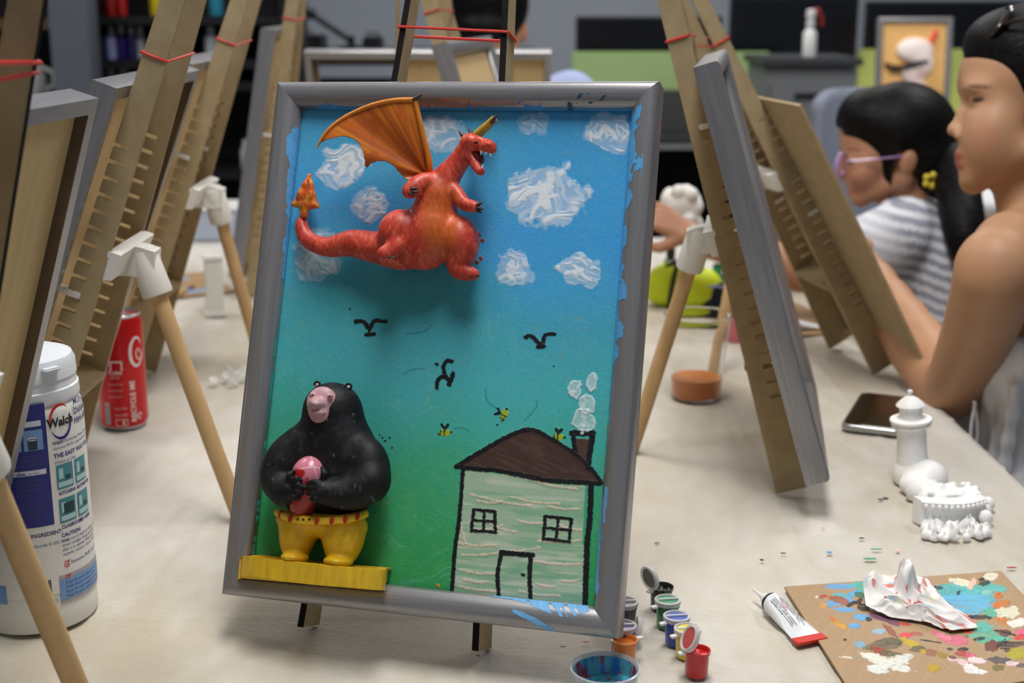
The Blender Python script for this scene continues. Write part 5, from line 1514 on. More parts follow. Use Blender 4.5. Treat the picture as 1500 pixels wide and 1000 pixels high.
def tissue():
    c = on_table(1333, 905)
    t = thing('crumpled_tissue', 'paint-stained crumpled tissue lying on the cardboard palette', 'tissue', (0, 0, 0))
    n = 170
    u, v = np.meshgrid(np.linspace(-1, 1, n), np.linspace(-1, 1, n))
    # outline in photo pixels at table height, ridge heights in metres
    ang = np.arctan2(v, u); r = np.maximum(np.abs(u), np.abs(v))
    rim = [(0, 1432, 922, .004), (35, 1392, 926, .003), (70, 1350, 912, .002), (110, 1300, 905, .003), (150, 1268, 893, .006), (185, 1262, 872, .016), (215, 1290, 866, .022), (250, 1330, 868, .030), (285, 1356, 872, .024), (320, 1390, 893, .008), (345, 1425, 912, .004), (360, 1432, 922, .004)]
    a = np.degrees(np.mod(ang, 2 * PI))
    ks = [q[0] for q in rim]
    rx = np.interp(a, ks, [q[1] for q in rim]); ry = np.interp(a, ks, [q[2] for q in rim]); rh = np.interp(a, ks, [q[3] for q in rim])
    px = 1335 + (rx - 1335) * r; py = 897 + (ry - 897) * r
    H = rh * r ** 2 + .010 * np.exp(-(r / .5) ** 2)
    fold = 1 - np.abs(2 * fbm(u * 1.5 + .6 * v, v * 1.5 - u * .7, 5, 2) - 1) * 1.8
    H = H * .62 + .011 * np.clip(fold, 0, 1) * sstep(1.05, .5, r) + .004 * (fbm(u * 4, v * 4, 9, 2) - .5) * (1 - .4 * r)
    H = H + .020 * np.exp(-(((px - 1326) / 14) ** 2 + ((py - 880) / 9) ** 2) ** 2) + .010 * np.exp(-(((px - 1276) / 12) ** 2 + ((py - 872) / 9) ** 2)) + .012 * np.exp(-(((px - 1316) / 5) ** 2 + ((py - 878) / 6) ** 2))
    H = np.maximum(H, .0006)
    X = np.zeros(u.shape + (3,))
    d = vF + vR * ((px - 750) / FPX)[..., None] - vU * ((py - 500) / FPX)[..., None]
    Z0 = TZ + .0050
    s = ((Z0 - CAMZ) / d[..., 2])[..., None]
    P = vC + d * s
    P[..., 2] = Z0 + H
    col = lin_np((232, 230, 228)) * np.ones(u.shape + (1,))
    n1 = fbm(u * 4, v * 4, 21, 3); n2 = fbm(u * 3 + 4, v * 3, 31, 3); n3 = vnoise(u * 9, v * 9, 41)
    def st(colr, m):
        nonlocal col
        m = np.clip(m, 0, 1)[..., None]; col = col * (1 - m) + lin_np(colr) * m
    st((206, 96, 90), sstep(.66, .72, n1) * .8); st((150, 196, 214), sstep(.64, .74, n2) * .6); st((196, 60, 56), sstep(.68, .74, fbm(u * 5, v * 5, 51, 3)) * .9 * (v > -.2)); st((232, 222, 160), sstep(.66, .76, fbm(u * 3, v * 3, 61)) * .5)
    tm = mat('tissue_paper', (230, 228, 226), rough=.75, vcol=True, bump=.15, bscale=500, bdist=.001)
    o = grid_mesh('sheet', P, tm, t, col)
    sm = o.modifiers.new('thick', 'SOLIDIFY'); sm.thickness = .0006; sm.offset = 1
tissue()

# ---- little paint pots
def paint_pot(x, y, name_col, col, label, lid=None, lid_label=None, group='paint pots on the table', scale=1.0, tab_dir=200):
    c = on_table(x, y)
    t = thing('paint_pot', label, 'paint pot', (c[0], c[1], TZ + .0012), 0, group)
    r, h = .0092 * scale, .0205 * scale
    pc = mat('pot_plastic_' + name_col, col, rough=.3, coat=.3)
    paint = mat('pot_paint_' + name_col, col, rough=.18, coat=.4)
    fro = mat('frosted_lid', (226, 226, 228), rough=.35, alpha=.62)
    MB().lathe([(.0005, 0), (r * .90, 0), (r * .95, .001), (r, h * .86), (r * 1.10, h * .87), (r * 1.12, h * .99), (r * 1.02, h), (r * .94, h * .97), (r * .90, h * .80), (r * .5, h * .77), (.0005, h * .79)], 36).build('pot', pc, t, smooth=True, angle=45)
    MB().lathe([(.0005, h * .80), (r * .6, h * .79), (r * .885, h * .82), (r * .88, h * .84), (r * .5, h * .815), (.0005, h * .825)], 30).build('paint', paint, t, smooth=True)
    a = math.radians(tab_dir)
    MB().rbox((math.cos(a) * r * 1.35, math.sin(a) * r * 1.35, h * .93), (.006, .0042, .0022), .0009, rot=Matrix.Rotation(a, 3, 'Z')).build('hinge_tab', M_WHITE, t)
    if lid:
        kind, dirn = lid
        b = math.radians(dirn); th = math.radians({'shut': 0, 'open': 98, 'tilt': 62}[kind])
        dv = Vector((math.cos(b), math.sin(b), 0)); up = Vector((0, 0, 1))
        nn = up * math.cos(th) + dv * math.sin(th)                     # outer face of the lid
        cc = dv * (r * 1.12) + up * (h * 1.02) + (-dv * math.cos(th) + up * math.sin(th)) * (r * 1.12)
        q = Vector((0, 0, 1)).rotation_difference(nn).to_matrix().to_4x4()
        M = Matrix.Translation(cc) @ q
        put = lambda p: np.array((M @ Vector(p))[:])
        lm = MB().lathe([(r * .92, -.0008), (r * 1.14, -.0010), (r * 1.18, -.0002), (r * 1.18, .0026), (r * 1.10, .0030), (r * .98, .0030), (r * .92, .0022), (r * .92, -.0008)], 32)
        lm.map(put).build('lid', fro, t, smooth=True, angle=40)
        pale = tuple(min(255, int(v * .72 + 62)) for v in col)
        sc_ = MB().lathe([(.0005, .0004), (r * .93, .0004), (r * .93, .0018), (.0005, .0020)], 28)
        sc_.map(put).build('lid_window', mat('pot_lid_' + name_col, pale, rough=.22, coat=.3), t, smooth=True, angle=40)
        if kind == 'shut':
            MB().box((0, 0, .0030), (r * 1.9, .0011, .0009), Matrix.Rotation(.15, 3, 'Z')).map(put).build('lid_ridge', M_WHITE, t)
    return t
paint_pot(968, 893, 'black', (18, 18, 20), 'black paint pot with its lid standing open, top of the right string', ('open', 212), tab_dir=215)
paint_pot(977, 918, 'green', (30, 120, 72), 'green paint pot with a shut lid beside the black pot', ('shut', 0), tab_dir=205)
paint_pot(990, 943, 'blue', (36, 66, 170), 'blue paint pot with a shut lid between green and yellow pots', ('shut', 0), tab_dir=205)
paint_pot(1006, 962, 'yellow', (224, 206, 40), 'yellow paint pot half hidden by the red pot and lid', ('shut', 0), tab_dir=205)
paint_pot(1020, 989, 'red', (190, 30, 32), 'red paint pot with its lid tilted open', ('tilt', 195), tab_dir=195)
paint_pot(912, 957, 'purple', (76, 44, 110), 'purple paint pot under the corner of the painting', ('shut', 0), tab_dir=160)
paint_pot(914, 973, 'orange', (226, 132, 60), 'open orange paint pot touching the painted round dish', None, tab_dir=20)
paint_pot(915, 921, 'grey', (74, 74, 78), 'grey paint pot behind the corner of the painting', ('shut', 0), tab_dir=160)
def loose_lid():
    c = on_table(936, 945)
    t = thing('pot_lid', 'loose pale pink pot lid standing on edge beside the purple pot', 'lid', (c[0], c[1], TZ + .0012))
    R = Matrix.Rotation(math.radians(-75), 3, 'Y')
    m_ = MB().lathe([(.0005, 0), (.0105, 0), (.0112, .001), (.0112, .004), (.0104, .0042), (.0098, .002), (.0005, .0019)], 30, c=(0, 0, .0113), rot=R)
    m_.build('lid', MATS['frosted_lid'], t, smooth=True)
    MB().lathe([(.0005, .002), (.0094, .002), (.0094, .0026), (.0005, .0026)], 26, c=(0, 0, .0113), rot=R).build('dried_paint', mat('dried_pink', (226, 186, 176), rough=.4), t, smooth=True)
loose_lid()

# ---- round dish of blue paint at the bottom edge
def dish():
    c = on_table(886, 1012)
    t = thing('paint_dish', 'round clear dish smeared with blue and red paint', 'dish', (c[0], c[1], TZ + .0012))
    MB().lathe([(.0005, 0), (.0205, 0), (.0232, .002), (.0252, .016), (.0262, .0165), (.0262, .0185), (.0250, .0190), (.0240, .0170), (.0218, .0030), (.0005, .0022)], 56).build('dish_wall', mat('dish_plastic', (206, 216, 222), rough=.12, alpha=.5), t, smooth=True, angle=45)
    n, m_ = 34, 96
    rr, aa = np.meshgrid(np.linspace(0.001, 1, n), np.linspace(0, 2 * PI, m_, endpoint=False))
    R_ = np.where(rr < .75, rr / .75 * .0212, .0212 + (rr - .75) / .25 * .0022); Zz = np.where(rr < .75, .0030, .0030 + (rr - .75) / .25 * .0125)
    X = R_ * np.cos(aa); Y = R_ * np.sin(aa)
    n1 = fbm(X * 220, Y * 220, 3); n2 = fbm(X * 300 + 5, Y * 300, 8); n3 = fbm(X * 160, Y * 160, 14)
    col = lin_np((96, 186, 206)) * np.ones(X.shape + (1,))
    for cc, mm in (((40, 150, 160), sstep(.48, .6, n3)), ((50, 130, 214), sstep(.56, .62, n1)), ((176, 44, 70), sstep(.62, .66, n2)), ((60, 160, 130), sstep(.66, .70, fbm(X * 260, Y * 260, 31)))):
        mm = mm[..., None]; col = col * (1 - mm) + lin_np(cc) * mm
    grid_mesh('smeared_paint_film', np.stack([X, Y, Zz + .0004], -1).transpose(1, 0, 2), mat('wet_paint', (128, 128, 128), rough=.22, vcol=True, coat=.3), t, col.transpose(1, 0, 2), wrap=True)
dish()

# ================================================================== PEOPLE
M_SKIN = mat('skin', (128, 128, 128), rough=.5, vcol=True, sss=.02, spec=.4, bump=.04, bscale=700, bdist=.0005)
M_HAIR = mat('black_hair', (11, 9, 9), rough=.5, var=.5, scale=120, stretch=(.25, 1, .6), bump=.5, bscale=170, bdist=.003, spec=.16)

def add_hand(b, wrist, palm_dir, normal, size=1.0, curl=(.5, .6, .6, .6), thumb_side=1, k=.003, spread=.12):
    """palm and five fingers; palm_dir runs wrist -> knuckles, normal points out of the back of the hand"""
    d = Vector(palm_dir).normalized(); n = Vector(normal); n = (n - d * n.dot(d)).normalized(); s = d.cross(n) * thumb_side
    w = Vector(wrist); S = size
    for o in (-.026, -.009, .009, .026):
        b.cone(w + s * o * .55 * S + d * .006 * S, w + d * .080 * S + s * o * S, .0125 * S, .0105 * S, k * 2)
    tips = []
    for i, (o, ln, r) in enumerate(((.030, .070, .0085), (.010, .079, .0088), (-.010, .073, .0085), (-.029, .058, .0075))):
        p = w + d * .086 * S + s * o * S; dd = (d + s * (o * spread * 30 * .1)).normalized(); c = curl[i]; a = 0; pts = [p]; rr = [r * S * 1.05]
        for j, f in enumerate((.44, .32, .24)):
            a += c * (.6, 1.0, .7)[j]
            v = dd * math.cos(a) - n * math.sin(a)
            p = p + v * ln * f * S; pts.append(p); rr.append(r * S * (.95, .86, .74)[j])
        b.chain(pts, rr, .0012); tips.append(p)
    p0 = w + d * .022 * S + s * .026 * S - n * .006 * S
    p1 = p0 + (d * .55 + s * .75 - n * .25).normalized() * .040 * S; p2 = p1 + (d * .85 + s * .15 - n * .45).normalized() * .032 * S; p3 = p2 + (d * .9 - s * .15 - n * .4).normalized() * .024 * S
    b.chain([p0, p1, p2, p3], [.015 * S, .0115 * S, .0098 * S, .0078 * S], .004)
    return tips, p3

def skin_color(V, base, spots=()):
    n = fbm(V[:, 0] * 40 + V[:, 1] * 31, V[:, 2] * 40 + V[:, 1] * 17, 5)
    c = lin_np(base) * (0.92 + .16 * n)[:, None]
    for (p, r, col, st) in spots:
        d = np.linalg.norm((V - np.array(p)) / (np.array(r) if hasattr(r, '__len__') else r), axis=1)
        a = (sstep(1.1, .6, d) * st)[:, None]; c = c * (1 - a) + lin_np(col) * a
    return c

def woman():
    D0 = 1.68
    def hp(x, y, off=0.0, D=D0):
        """photo point on the head's middle plane, moved towards the camera's side by off metres"""
        return at_depth(x, y, D - off * .97)
    k = D0 / 2000
    t = thing('person', 'woman in a pale strappy dress with sunglasses in her black hair, painting at the right', 'person', (0.72, 1.66, 0.0))
    org = np.array([0.72, 1.66, 0.0])
    b = Body()
    L = lambda p: np.array(p, float) - org
    H = lambda x, y, off=0.0, D=D0: L(hp(x, y, off, D))
    # head
    b.ell(H(1500, 112), (88 * k, .074, 92 * k), None, .01)
    b.ell(H(1462, 120), (47 * k, .060, 52 * k), None, .02)
    b.ell(H(1458, 190), (44 * k, .056, 72 * k), None, .02)
    for s in (-1, 1):
        b.cone(H(1428, 262, s * .010), H(1505, 222, s * .050), 17 * k, 20 * k, .016)
        b.ell(H(1448, 205, s * .030), (34 * k, .030, 44 * k), None, .030)
        b.ell(H(1434, 128, s * .027), (18 * k, .022, 10 * k), None, .018)        # brow
    b.ell(H(1426, 266), (18 * k, .018, 17 * k), None, .010)                        # chin
    b.ell(H(1419, 232), (16 * k, .024, 22 * k), None, .012)                        # muzzle
    for s in (-1, 1): b.ell(H(1415, 149, s * .033), (12 * k, .017, 9 * k), None, .010, sub=True)
    b.chain([H(1422, 146), H(1410, 168), H(1398, 188)], [7.5 * k, 8 * k, 8.5 * k], .007)
    b.ell(H(1397, 191), (9 * k, .0095, 8.5 * k), None, .006)
    for s in (-1, 1): b.ell(H(1407, 199, s * .0115), (10 * k, .0068, 7 * k), None, .0035)
    b.ell(H(1408, 226), (8.5 * k, .019, 5.0 * k), Matrix.Rotation(-.25, 3, 'Y'), .004)
    b.ell(H(1410, 240), (8.0 * k, .017, 5.6 * k), Matrix.Rotation(.2, 3, 'Y'), .004)
    for s in (-1, 1): b.ell(H(1434, 148, s * .030), (12.5 * k, .0125, 11 * k), None, .0025)
    for s in (-1, 1):
        b.ell(H(1524, 178, s * .074), (14 * k, .008, 27 * k), Matrix.Rotation(.2, 3, 'Y'), .004)
    # neck, shoulders, chest
    b.chain([H(1505, 225), H(1512, 290), H(1530, 345)], [50 * k, 46 * k, 54 * k], .02)
    sh = L(at_depth(1462, 392, 1.545)); shf = H(1548, 392, -.17)
    b.cone(H(1538, 352), sh + np.array([.03, .05, .015]), .048, .042, .03)
    b.cone(H(1540, 352), shf, .050, .048, .03)
    b.ell(sh, (.046, .048, .048), None, .03)
    A = lambda x, y, z: np.array([x, y, z]) - org
    b.ell(A(.668, 1.70, .865), (.080, .140, .115), Matrix.Rotation(-.12, 3, 'Y'), .03)
    b.ell(A(.690, 1.70, .700), (.080, .130, .14), None, .04)
    b.ell(A(.705, 1.70, .560), (.095, .150, .085), None, .04)
    # near arm: elbow at the table edge, forearm reaching to the board
    el = L(at_depth(1393, 574, 1.755))
    wr = L(at_depth(1262, 384, 1.975))
    m1 = sh * .5 + el * .5 + np.array([.004, -.004, .0])
    b.chain([sh + np.array([-.002, -.002, -.01]), m1, el], [.042, .0385, .032], .015, 4)
    m2 = el * .62 + wr * .38 + np.array([.0, -.004, -.004])
    b.chain([el, m2, wr], [.032, .0365, .0235], .015, 4)
    hd = at_depth(1234, 330, 2.005) - at_depth(1262, 384, 1.975)
    add_hand(b, wr + np.array(hd) * .05, hd, (.55, -.75, .15), .95, (.55, .75, .85, .95), 1)
    # far arm resting in the lap, legs folded under the table
    el2 = A(.66, 1.90, .70); b.chain([shf, el2, A(.58, 1.80, .66)], [.045, .037, .026], .02, 3)
    V, Q = b.mesh(.0034)
    V = relax(V, Q, 2, .4)
    Wv = V + org
    e1 = H(1434, 148, .037); spots = [(H(1403, 228, 0), (.012, .026, .0060), (156, 74, 70), .9), (H(1404, 242, 0), (.012, .024, .0062), (164, 82, 76), .9), (H(1446, 200, .052), (.024, .02, .024), (186, 124, 100), .35), (H(1460, 156, .056), .0022, (70, 44, 36), .9), (H(1417, 264, .014), .0022, (70, 44, 36), .9)]
    for s in (-1, 1):
        spots += [(H(1429, 149, s * .042), (.0050, .012, .0030), (60, 44, 38), .9),
                  (H(1434, 146, s * .041), (.0135, .013, .0024), (34, 24, 22), .95), (H(1436, 126, s * .042), (.016, .020, .0030), (58, 40, 32), .7), (H(1409, 204, s * .012), (.0042, .006, .0022), (70, 38, 30), .9)]
    c = skin_color(V, (182, 138, 105), spots)
    body = raw_mesh('body', V, Q, M_SKIN, t, c)
    # hair: swept back from the hairline into a knot
    h = Body()
    h.ell(H(1506, 104), (94 * k, .081, 98 * k), None, .008)
    h.ell(H(1472, 62), (54 * k, .068, 44 * k), None, .014)
    h.ell(H(1535, 160), (62 * k, .079, 74 * k), None, .012)
    h.ell(H(1608, 150), (40 * k, .045, 42 * k), None, .010)
    V, Q = h.mesh(.0034)
    V = relax(V, Q, 2, .4)
    def hair_cut(V, Q, xs, ys, soft=3.0, seed=1):
        """trim the hair along the hairline, with a slightly uneven edge"""
        pts = V + org; d = pts - vC; kk = d @ vF; x = 750 + FPX * (d @ vR) / kk; y = 500 - FPX * (d @ vU) / kk
        line = np.interp(x, xs, ys) + (vnoise(x / 5, y / 9, seed) - .5) * soft
        keep = (line - y)[Q].max(1) > 0
        used, inv = np.unique(Q[keep], return_inverse=True)
        return V[used], inv.reshape(-1, 4)
    V, Q = hair_cut(V, Q, [1400, 1416, 1428, 1446, 1462, 1474, 1482, 1492, 1504, 1540, 1600], [60, 82, 92, 90, 102, 126, 160, 200, 226, 262, 300], 9)
    raw_mesh('hair', V, Q, M_HAIR, t)
    # sunglasses pushed up on the hair
    g = MB()
    for s in (-1, 1):
        ctr = H(1462, 36, s * .036)
        ring = [ctr + np.array([.004 * math.cos(a) + .014 * math.sin(a), -s * .0 + .028 * math.cos(a), .019 * math.sin(a) + .002]) for a in np.linspace(0, 2 * PI, 26)[:-1]]
        g.tube(ring, .0026, 8, closed=True)
        g.tube([H(1470, 34, s * .066), H(1500, 28, s * .083), H(1560, 70, s * .086)], [.003, .0026, .0024], 8)
    g.tube([H(1456, 34, -.010), H(1454, 30, 0), H(1456, 34, .010)], .0022, 8)
    gl = g.build('sunglasses', mat('tortoise_frame', (38, 26, 20), rough=.18, coat=.4), t, smooth=True)
    ln = MB()
    for s in (-1, 1):
        ctr = H(1462, 36, s * .036); n = 24
        ln.add([ctr + np.array([.004 * math.cos(a) + .014 * math.sin(a), .028 * math.cos(a), .019 * math.sin(a) + .002]) for a in np.linspace(0, 2 * PI, n + 1)[:-1]] + [ctr + np.array([-.004, 0, .002])], [(i, (i + 1) % n, n) for i in range(n)])
    ln.build('lenses', mat('dark_lens', (16, 14, 14), rough=.08, coat=.5), gl, smooth=True)
    # dress: satin bodice and gathered skirt
    d = Body()
    d.ell(A(.668, 1.70, .845), (.091, .150, .080), Matrix.Rotation(-.12, 3, 'Y'), .03)
    d.ell(A(.626, 1.640, .815), (.048, .062, .060), None, .03); d.ell(A(.626, 1.765, .815), (.048, .062, .060), None, .03)
    d.ell(A(.690, 1.70, .700), (.094, .146, .14), None, .04)
    d.ell(A(.705, 1.70, .575), (.115, .172, .105), None, .05)
    for s in (-1, 1): d.chain([A(.68, 1.70 + s * .09, .575), A(.50, 1.70 + s * .10, .575), A(.30, 1.70 + s * .10, .575)], [.098, .086, .075], .04, 2)
    for s in (-1, 1): d.chain([A(.30, 1.70 + s * .10, .575), A(.29, 1.70 + s * .10, .30)], [.075, .085], .04)
    for i in range(10):
        y_ = 1.575 + .026 * i; ex = .012 * math.sin(i * 2.4)
        d.chain([A(.604 + ex, y_, .80), A(.600 - ex * .5, y_ + .004, .70), A(.588 + ex, y_, .62)], [.008, .007, .010], .012, 3)
    V, Q = d.mesh(.0042, lambda X, Y, Z: Z - (.868 + .10 * (Y + org[1] - 1.70)) + 0 * X)
    raw_mesh('dress', relax(V, Q, 2, .4), Q, mat('pale_satin', (240, 239, 241), rough=.38, var=.06, scale=20, bump=.25, bscale=45, bdist=.004, sheen=.2), t)
    for s in (-1, 1): b = Body().chain([A(.29, 1.70 + s * .10, .32), A(.29, 1.70 + s * .10, .06)], [.050, .036], .02).chain([A(.30, 1.70 + s * .10, .040), A(.20, 1.70 + s * .10, .032)], [.038, .030], .03); V, Q = b.mesh(.006); raw_mesh('lower_leg', V, Q, M_SKIN, t, skin_color(V, (182, 138, 105)))
    ds = MB()
    for q in ([(.566, 1.60, .775), (.560, 1.59, .74), (.566, 1.59, .70)], [(.566, 1.605, .775), (.572, 1.60, .735), (.566, 1.60, .68)]): ds.tube(smooth_line([tuple(A(*p)) for p in q], 4), .0020, 6)
    ds.tube(smooth_line([tuple(A(.612, 1.630, .868)), tuple(H(1502, 380, .085)), tuple(H(1512, 330, .068)), tuple(H(1545, 318, .03))], 5), .0020, 6)
    ds.build('dress_ties', MATS['pale_satin'], t, smooth=True)
    return t
woman()

def stool(name, label, x, y, z, m):
    t = thing(name, label, 'stool', (x, y, 0))
    MB().rbox((0, 0, z - .02), (.36, .36, .04), .06, 6).build('seat', m, t, smooth=True, angle=40)
    for sx in (-1, 1):
        for sy in (-1, 1): MB().tube([(sx * .13, sy * .13, z - .038), (sx * .165, sy * .165, 0)], [.014, .012], 10).build('leg', m, t, smooth=True)
    return t
stool('white_stool', 'white stool under the woman in the pale dress', .76, 1.70, .470, M_WHITE)

def girl():
    D0 = 2.30; k = D0 / 2000
    org = np.array([.72, 2.28, 0.0])
    t = thing('person', 'girl in a striped white top and purple glasses with a black ponytail', 'person', tuple(org))
    H = lambda x, y, off=0.0, D=D0: at_depth(x, y, D - off * .97) - org
    b = Body()
    b.ell(H(1318, 198), (74 * k, .070, 70 * k), None, .01)
    b.ell(H(1268, 240), (36 * k, .052, 52 * k), None, .016)
    b.ell(H(1262, 196), (32 * k, .050, 34 * k), None, .016)
    for s in (-1, 1):
        b.cone(H(1262, 288, s * .010), H(1322, 262, s * .046), 13 * k, 16 * k, .012)
        b.ell(H(1262, 254, s * .030), (20 * k, .024, 20 * k), None, .012)
        b.ell(H(1330, 238, s * .066), (13 * k, .010, 19 * k), Matrix.Rotation(.2, 3, 'Y'), .003)
        b.ell(H(1240, 236, s * .030), (8 * k, .014, 6 * k), None, .005, sub=True)
        b.ell(H(1248, 237, s * .028), (9 * k, .012, 8 * k), None, .003)
    b.ell(H(1260, 292), (13 * k, .016, 10 * k), None, .008)
    b.chain([H(1240, 238), H(1235, 250), H(1233, 258)], [5 * k, 6 * k, 6.5 * k], .005)
    for s in (-1, 1): b.ell(H(1240, 262, s * .009), (6.5 * k, .006, 5 * k), None, .003)
    b.ell(H(1247, 279), (6 * k, .015, 3.6 * k), None, .003); b.ell(H(1249, 287), (6 * k, .014, 4 * k), None, .003)
    b.chain([H(1318, 270), H(1325, 300), H(1335, 325)], [36 * k, 30 * k, 36 * k], .015)
    b.ell(H(1345, 400), (.085, .115, .12), Matrix.Rotation(-.25, 3, 'Y'), .03)
    b.ell(H(1385, 520), (.085, .115, .13), Matrix.Rotation(-.2, 3, 'Y'), .04)
    sh = H(1300, 352, .115); sh2 = H(1335, 345, -.12)
    el = H(1190, 402, .125); wr = H(1016, 346, .10); 
    b.chain([sh, (sh + el) / 2, el], [.040, .034, .028], .02, 3)
    b.chain([el, el * .6 + wr * .4, wr], [.029, .031, .0215], .012, 3)
    hd = H(966, 318, .10) - H(1016, 346, .10)
    add_hand(b, wr + np.array(hd) * .08, hd, (.1, -.75, .65), .74, (.85, .95, 1.0, 1.05), -1)
    el2 = H(1235, 420, -.16); wr2 = H(1085, 372, -.10)
    b.chain([sh2, el2], [.038, .028], .02); b.chain([el2, wr2], [.028, .021], .012)
    add_hand(b, wr2, (-1, .1, .1), (0, -.3, .95), .74, (.7, .8, .9, .9), 1)
    V, Q = b.mesh(.0036); V = relax(V, Q, 2, .4)
    spots = [(H(1245, 281, 0), (.010, .018, .0065), (190, 100, 98), .7), (H(1262, 258, .044), (.022, .02, .02), (184, 124, 100), .3)]
    for s in (-1, 1): spots += [(H(1246, 237, s * .039), (.008, .012, .0035), (40, 28, 24), .9), (H(1248, 219, s * .040), (.014, .02, .003), (60, 44, 36), .6)]
    raw_mesh('body', V, Q, M_SKIN, t, skin_color(V, (172, 124, 96), spots))
    h = Body()
    h.ell(H(1320, 196), (82 * k, .080, 76 * k), None, .01)
    h.ell(H(1268, 178), (42 * k, .064, 48 * k), None, .016)
    h.ell(H(1350, 232), (44 * k, .072, 50 * k), None, .014)
    h.ell(H(1298, 236), (22 * k, .071, 66 * k), None, .010)
    V, Q = h.mesh(.0036); V = relax(V, Q, 2, .4)
    pts = V + org; d_ = pts - vC; kk = d_ @ vF; x = 750 + FPX * (d_ @ vR) / kk; y = 500 - FPX * (d_ @ vU) / kk
    line = np.interp(x, [1218, 1230, 1244, 1262, 1280, 1291, 1295, 1301, 1306, 1314, 1340, 1350, 1380, 1400], [178, 187, 202, 217, 228, 238, 300, 302, 246, 222, 224, 290, 296, 280]) + (vnoise(x / 4, y / 9, 3) - .5) * 7
    keep = (line - y)[Q].max(1) > 0
    used, inv = np.unique(Q[keep], return_inverse=True)
    raw_mesh('hair', V[used], inv.reshape(-1, 4), M_HAIR, t)
    pt = Body(); pt.chain([H(1376, 222, .01), H(1396, 250, .05), H(1407, 300, .12), H(1414, 350, .15), H(1417, 398, .15)], [.026, .034, .032, .027, .010], .01, 4)
    V, Q = pt.mesh(.0036); raw_mesh('ponytail', relax(V, Q, 2), Q, M_HAIR, t)
    tie = MB(); c_ = H(1376, 229, .012)
    tie.tube([c_ + np.array([.010 * math.sin(a), .032 * math.cos(a), .030 * math.sin(a)]) for a in np.linspace(0, 2 * PI, 22)[:-1]], .006, 8, closed=True)
    tie.build('hair_tie', mat('lilac_band', (150, 140, 200), rough=.5), t, smooth=True)
    cl = MB(); c_ = H(1363, 264, .072)
    for i in range(5): cl.ball(c_ + np.array([.009 * math.cos(i * 1.257), -.002, .009 * math.sin(i * 1.257)]), .0058, 10, 6)
    cl.build('hair_clip', mat('clip_yellow', (214, 190, 60), rough=.4), t, smooth=True)
    # glasses: pale purple round frames
    g = MB()
    for s in (-1, 1):
        c_ = H(1236, 241, s * .029)
        g.tube([c_ + np.array([.0125 * math.cos(a) - .004, .019 * math.cos(a), .019 * math.sin(a)]) for a in np.linspace(0, 2 * PI, 24)[:-1]], .0028, 8, closed=True)
        g.tube([H(1240, 236, s * .052), H(1290, 232, s * .071), H(1326, 228, s * .072)], .0014, 6)
    g.tube([H(1229, 238, -.008), H(1227, 236, 0), H(1229, 238, .008)], .0024, 6)
    gl = g.build('glasses', mat('purple_clear_frame', (190, 150, 206), rough=.15, coat=.5), t, smooth=True)
    ln = MB()
    for s in (-1, 1):
        c_ = H(1236, 241, s * .029); n = 20
        ln.add([c_ + np.array([.006 * math.cos(a), .021 * math.cos(a), .018 * math.sin(a)]) for a in np.linspace(0, 2 * PI, n + 1)[:-1]] + [c_ + np.array([-.003, 0, 0])], [(i, (i + 1) % n, n) for i in range(n)])
    ln.build('lenses', mat('tinted_lens', (214, 190, 226), rough=.05, alpha=.35), gl, smooth=True)
    # striped top
    s_ = Body()
    s_.ell(H(1342, 392), (.098, .128, .112), Matrix.Rotation(-.25, 3, 'Y'), .03)
    s_.ell(H(1385, 520), (.100, .130, .15), Matrix.Rotation(-.2, 3, 'Y'), .05)
    s_.cone(H(1322, 330, .06), sh + np.array([.01, .0, 0]), .050, .052, .02); s_.cone(H(1340, 325, -.06), sh2, .050, .050, .02)
    s_.cone(sh, sh + (el - sh) * .30, .053, .056, .02)
    s_.cone(sh2, sh2 + (el2 - sh2) * .4, .050, .052, .02)
    s_.cone(H(1334, 318), H(1340, 334), .046, .060, .012)
    V, Q = s_.mesh(.0040, lambda X, Y, Z: Z - float(H(1330, 290)[2]) - .012 - .10 * X + .10 * float(H(1330, 296)[0]) + 0 * Y)
    V = relax(V, Q, 2, .4)
    z = V[:, 2] + .30 * (V[:, 0] - H(1340, 0)[0]) + .012 * (fbm(V[:, 0] * 14, V[:, 1] * 14, 3) - .5)
    st = sstep(.24, .30, np.abs(np.mod(z / .0185, 1) - .5)); 
    sleeve = sstep(.070, .055, np.linalg.norm(V - (sh + (el - sh) * .20), axis=1)) * (V[:, 2] > H(0, 440)[2])
    a = (1 - st)[:, None]
    c = lin_np((214, 216, 222)) * (1 - a * .0) 
    c = np.where(a > .5, lin_np((146, 148, 162)), lin_np((212, 214, 220)))
    c = c * (1 - sleeve[:, None] * .6) + lin_np((216, 218, 224)) * sleeve[:, None] * .6
    raw_mesh('striped_top', V, Q, mat('knit_cotton', (128, 128, 128), rough=.8, vcol=True, bump=.2, bscale=300, bdist=.001), t, c)
    lg = Body()
    for s in (-1, 1):
        lg.chain([H(1400, 640, s * .07), H(1240, 690, s * .08), H(1230, 860, s * .08), ], [.085, .062, .045], .03)
    V, Q = lg.mesh(.006); raw_mesh('shorts', relax(V, Q, 2), Q, mat('dark_denim', (52, 56, 72), rough=.8), t)
    return t
girl()
stool('white_stool', 'white stool under the girl in the striped top', .80, 2.28, .40, M_WHITE)

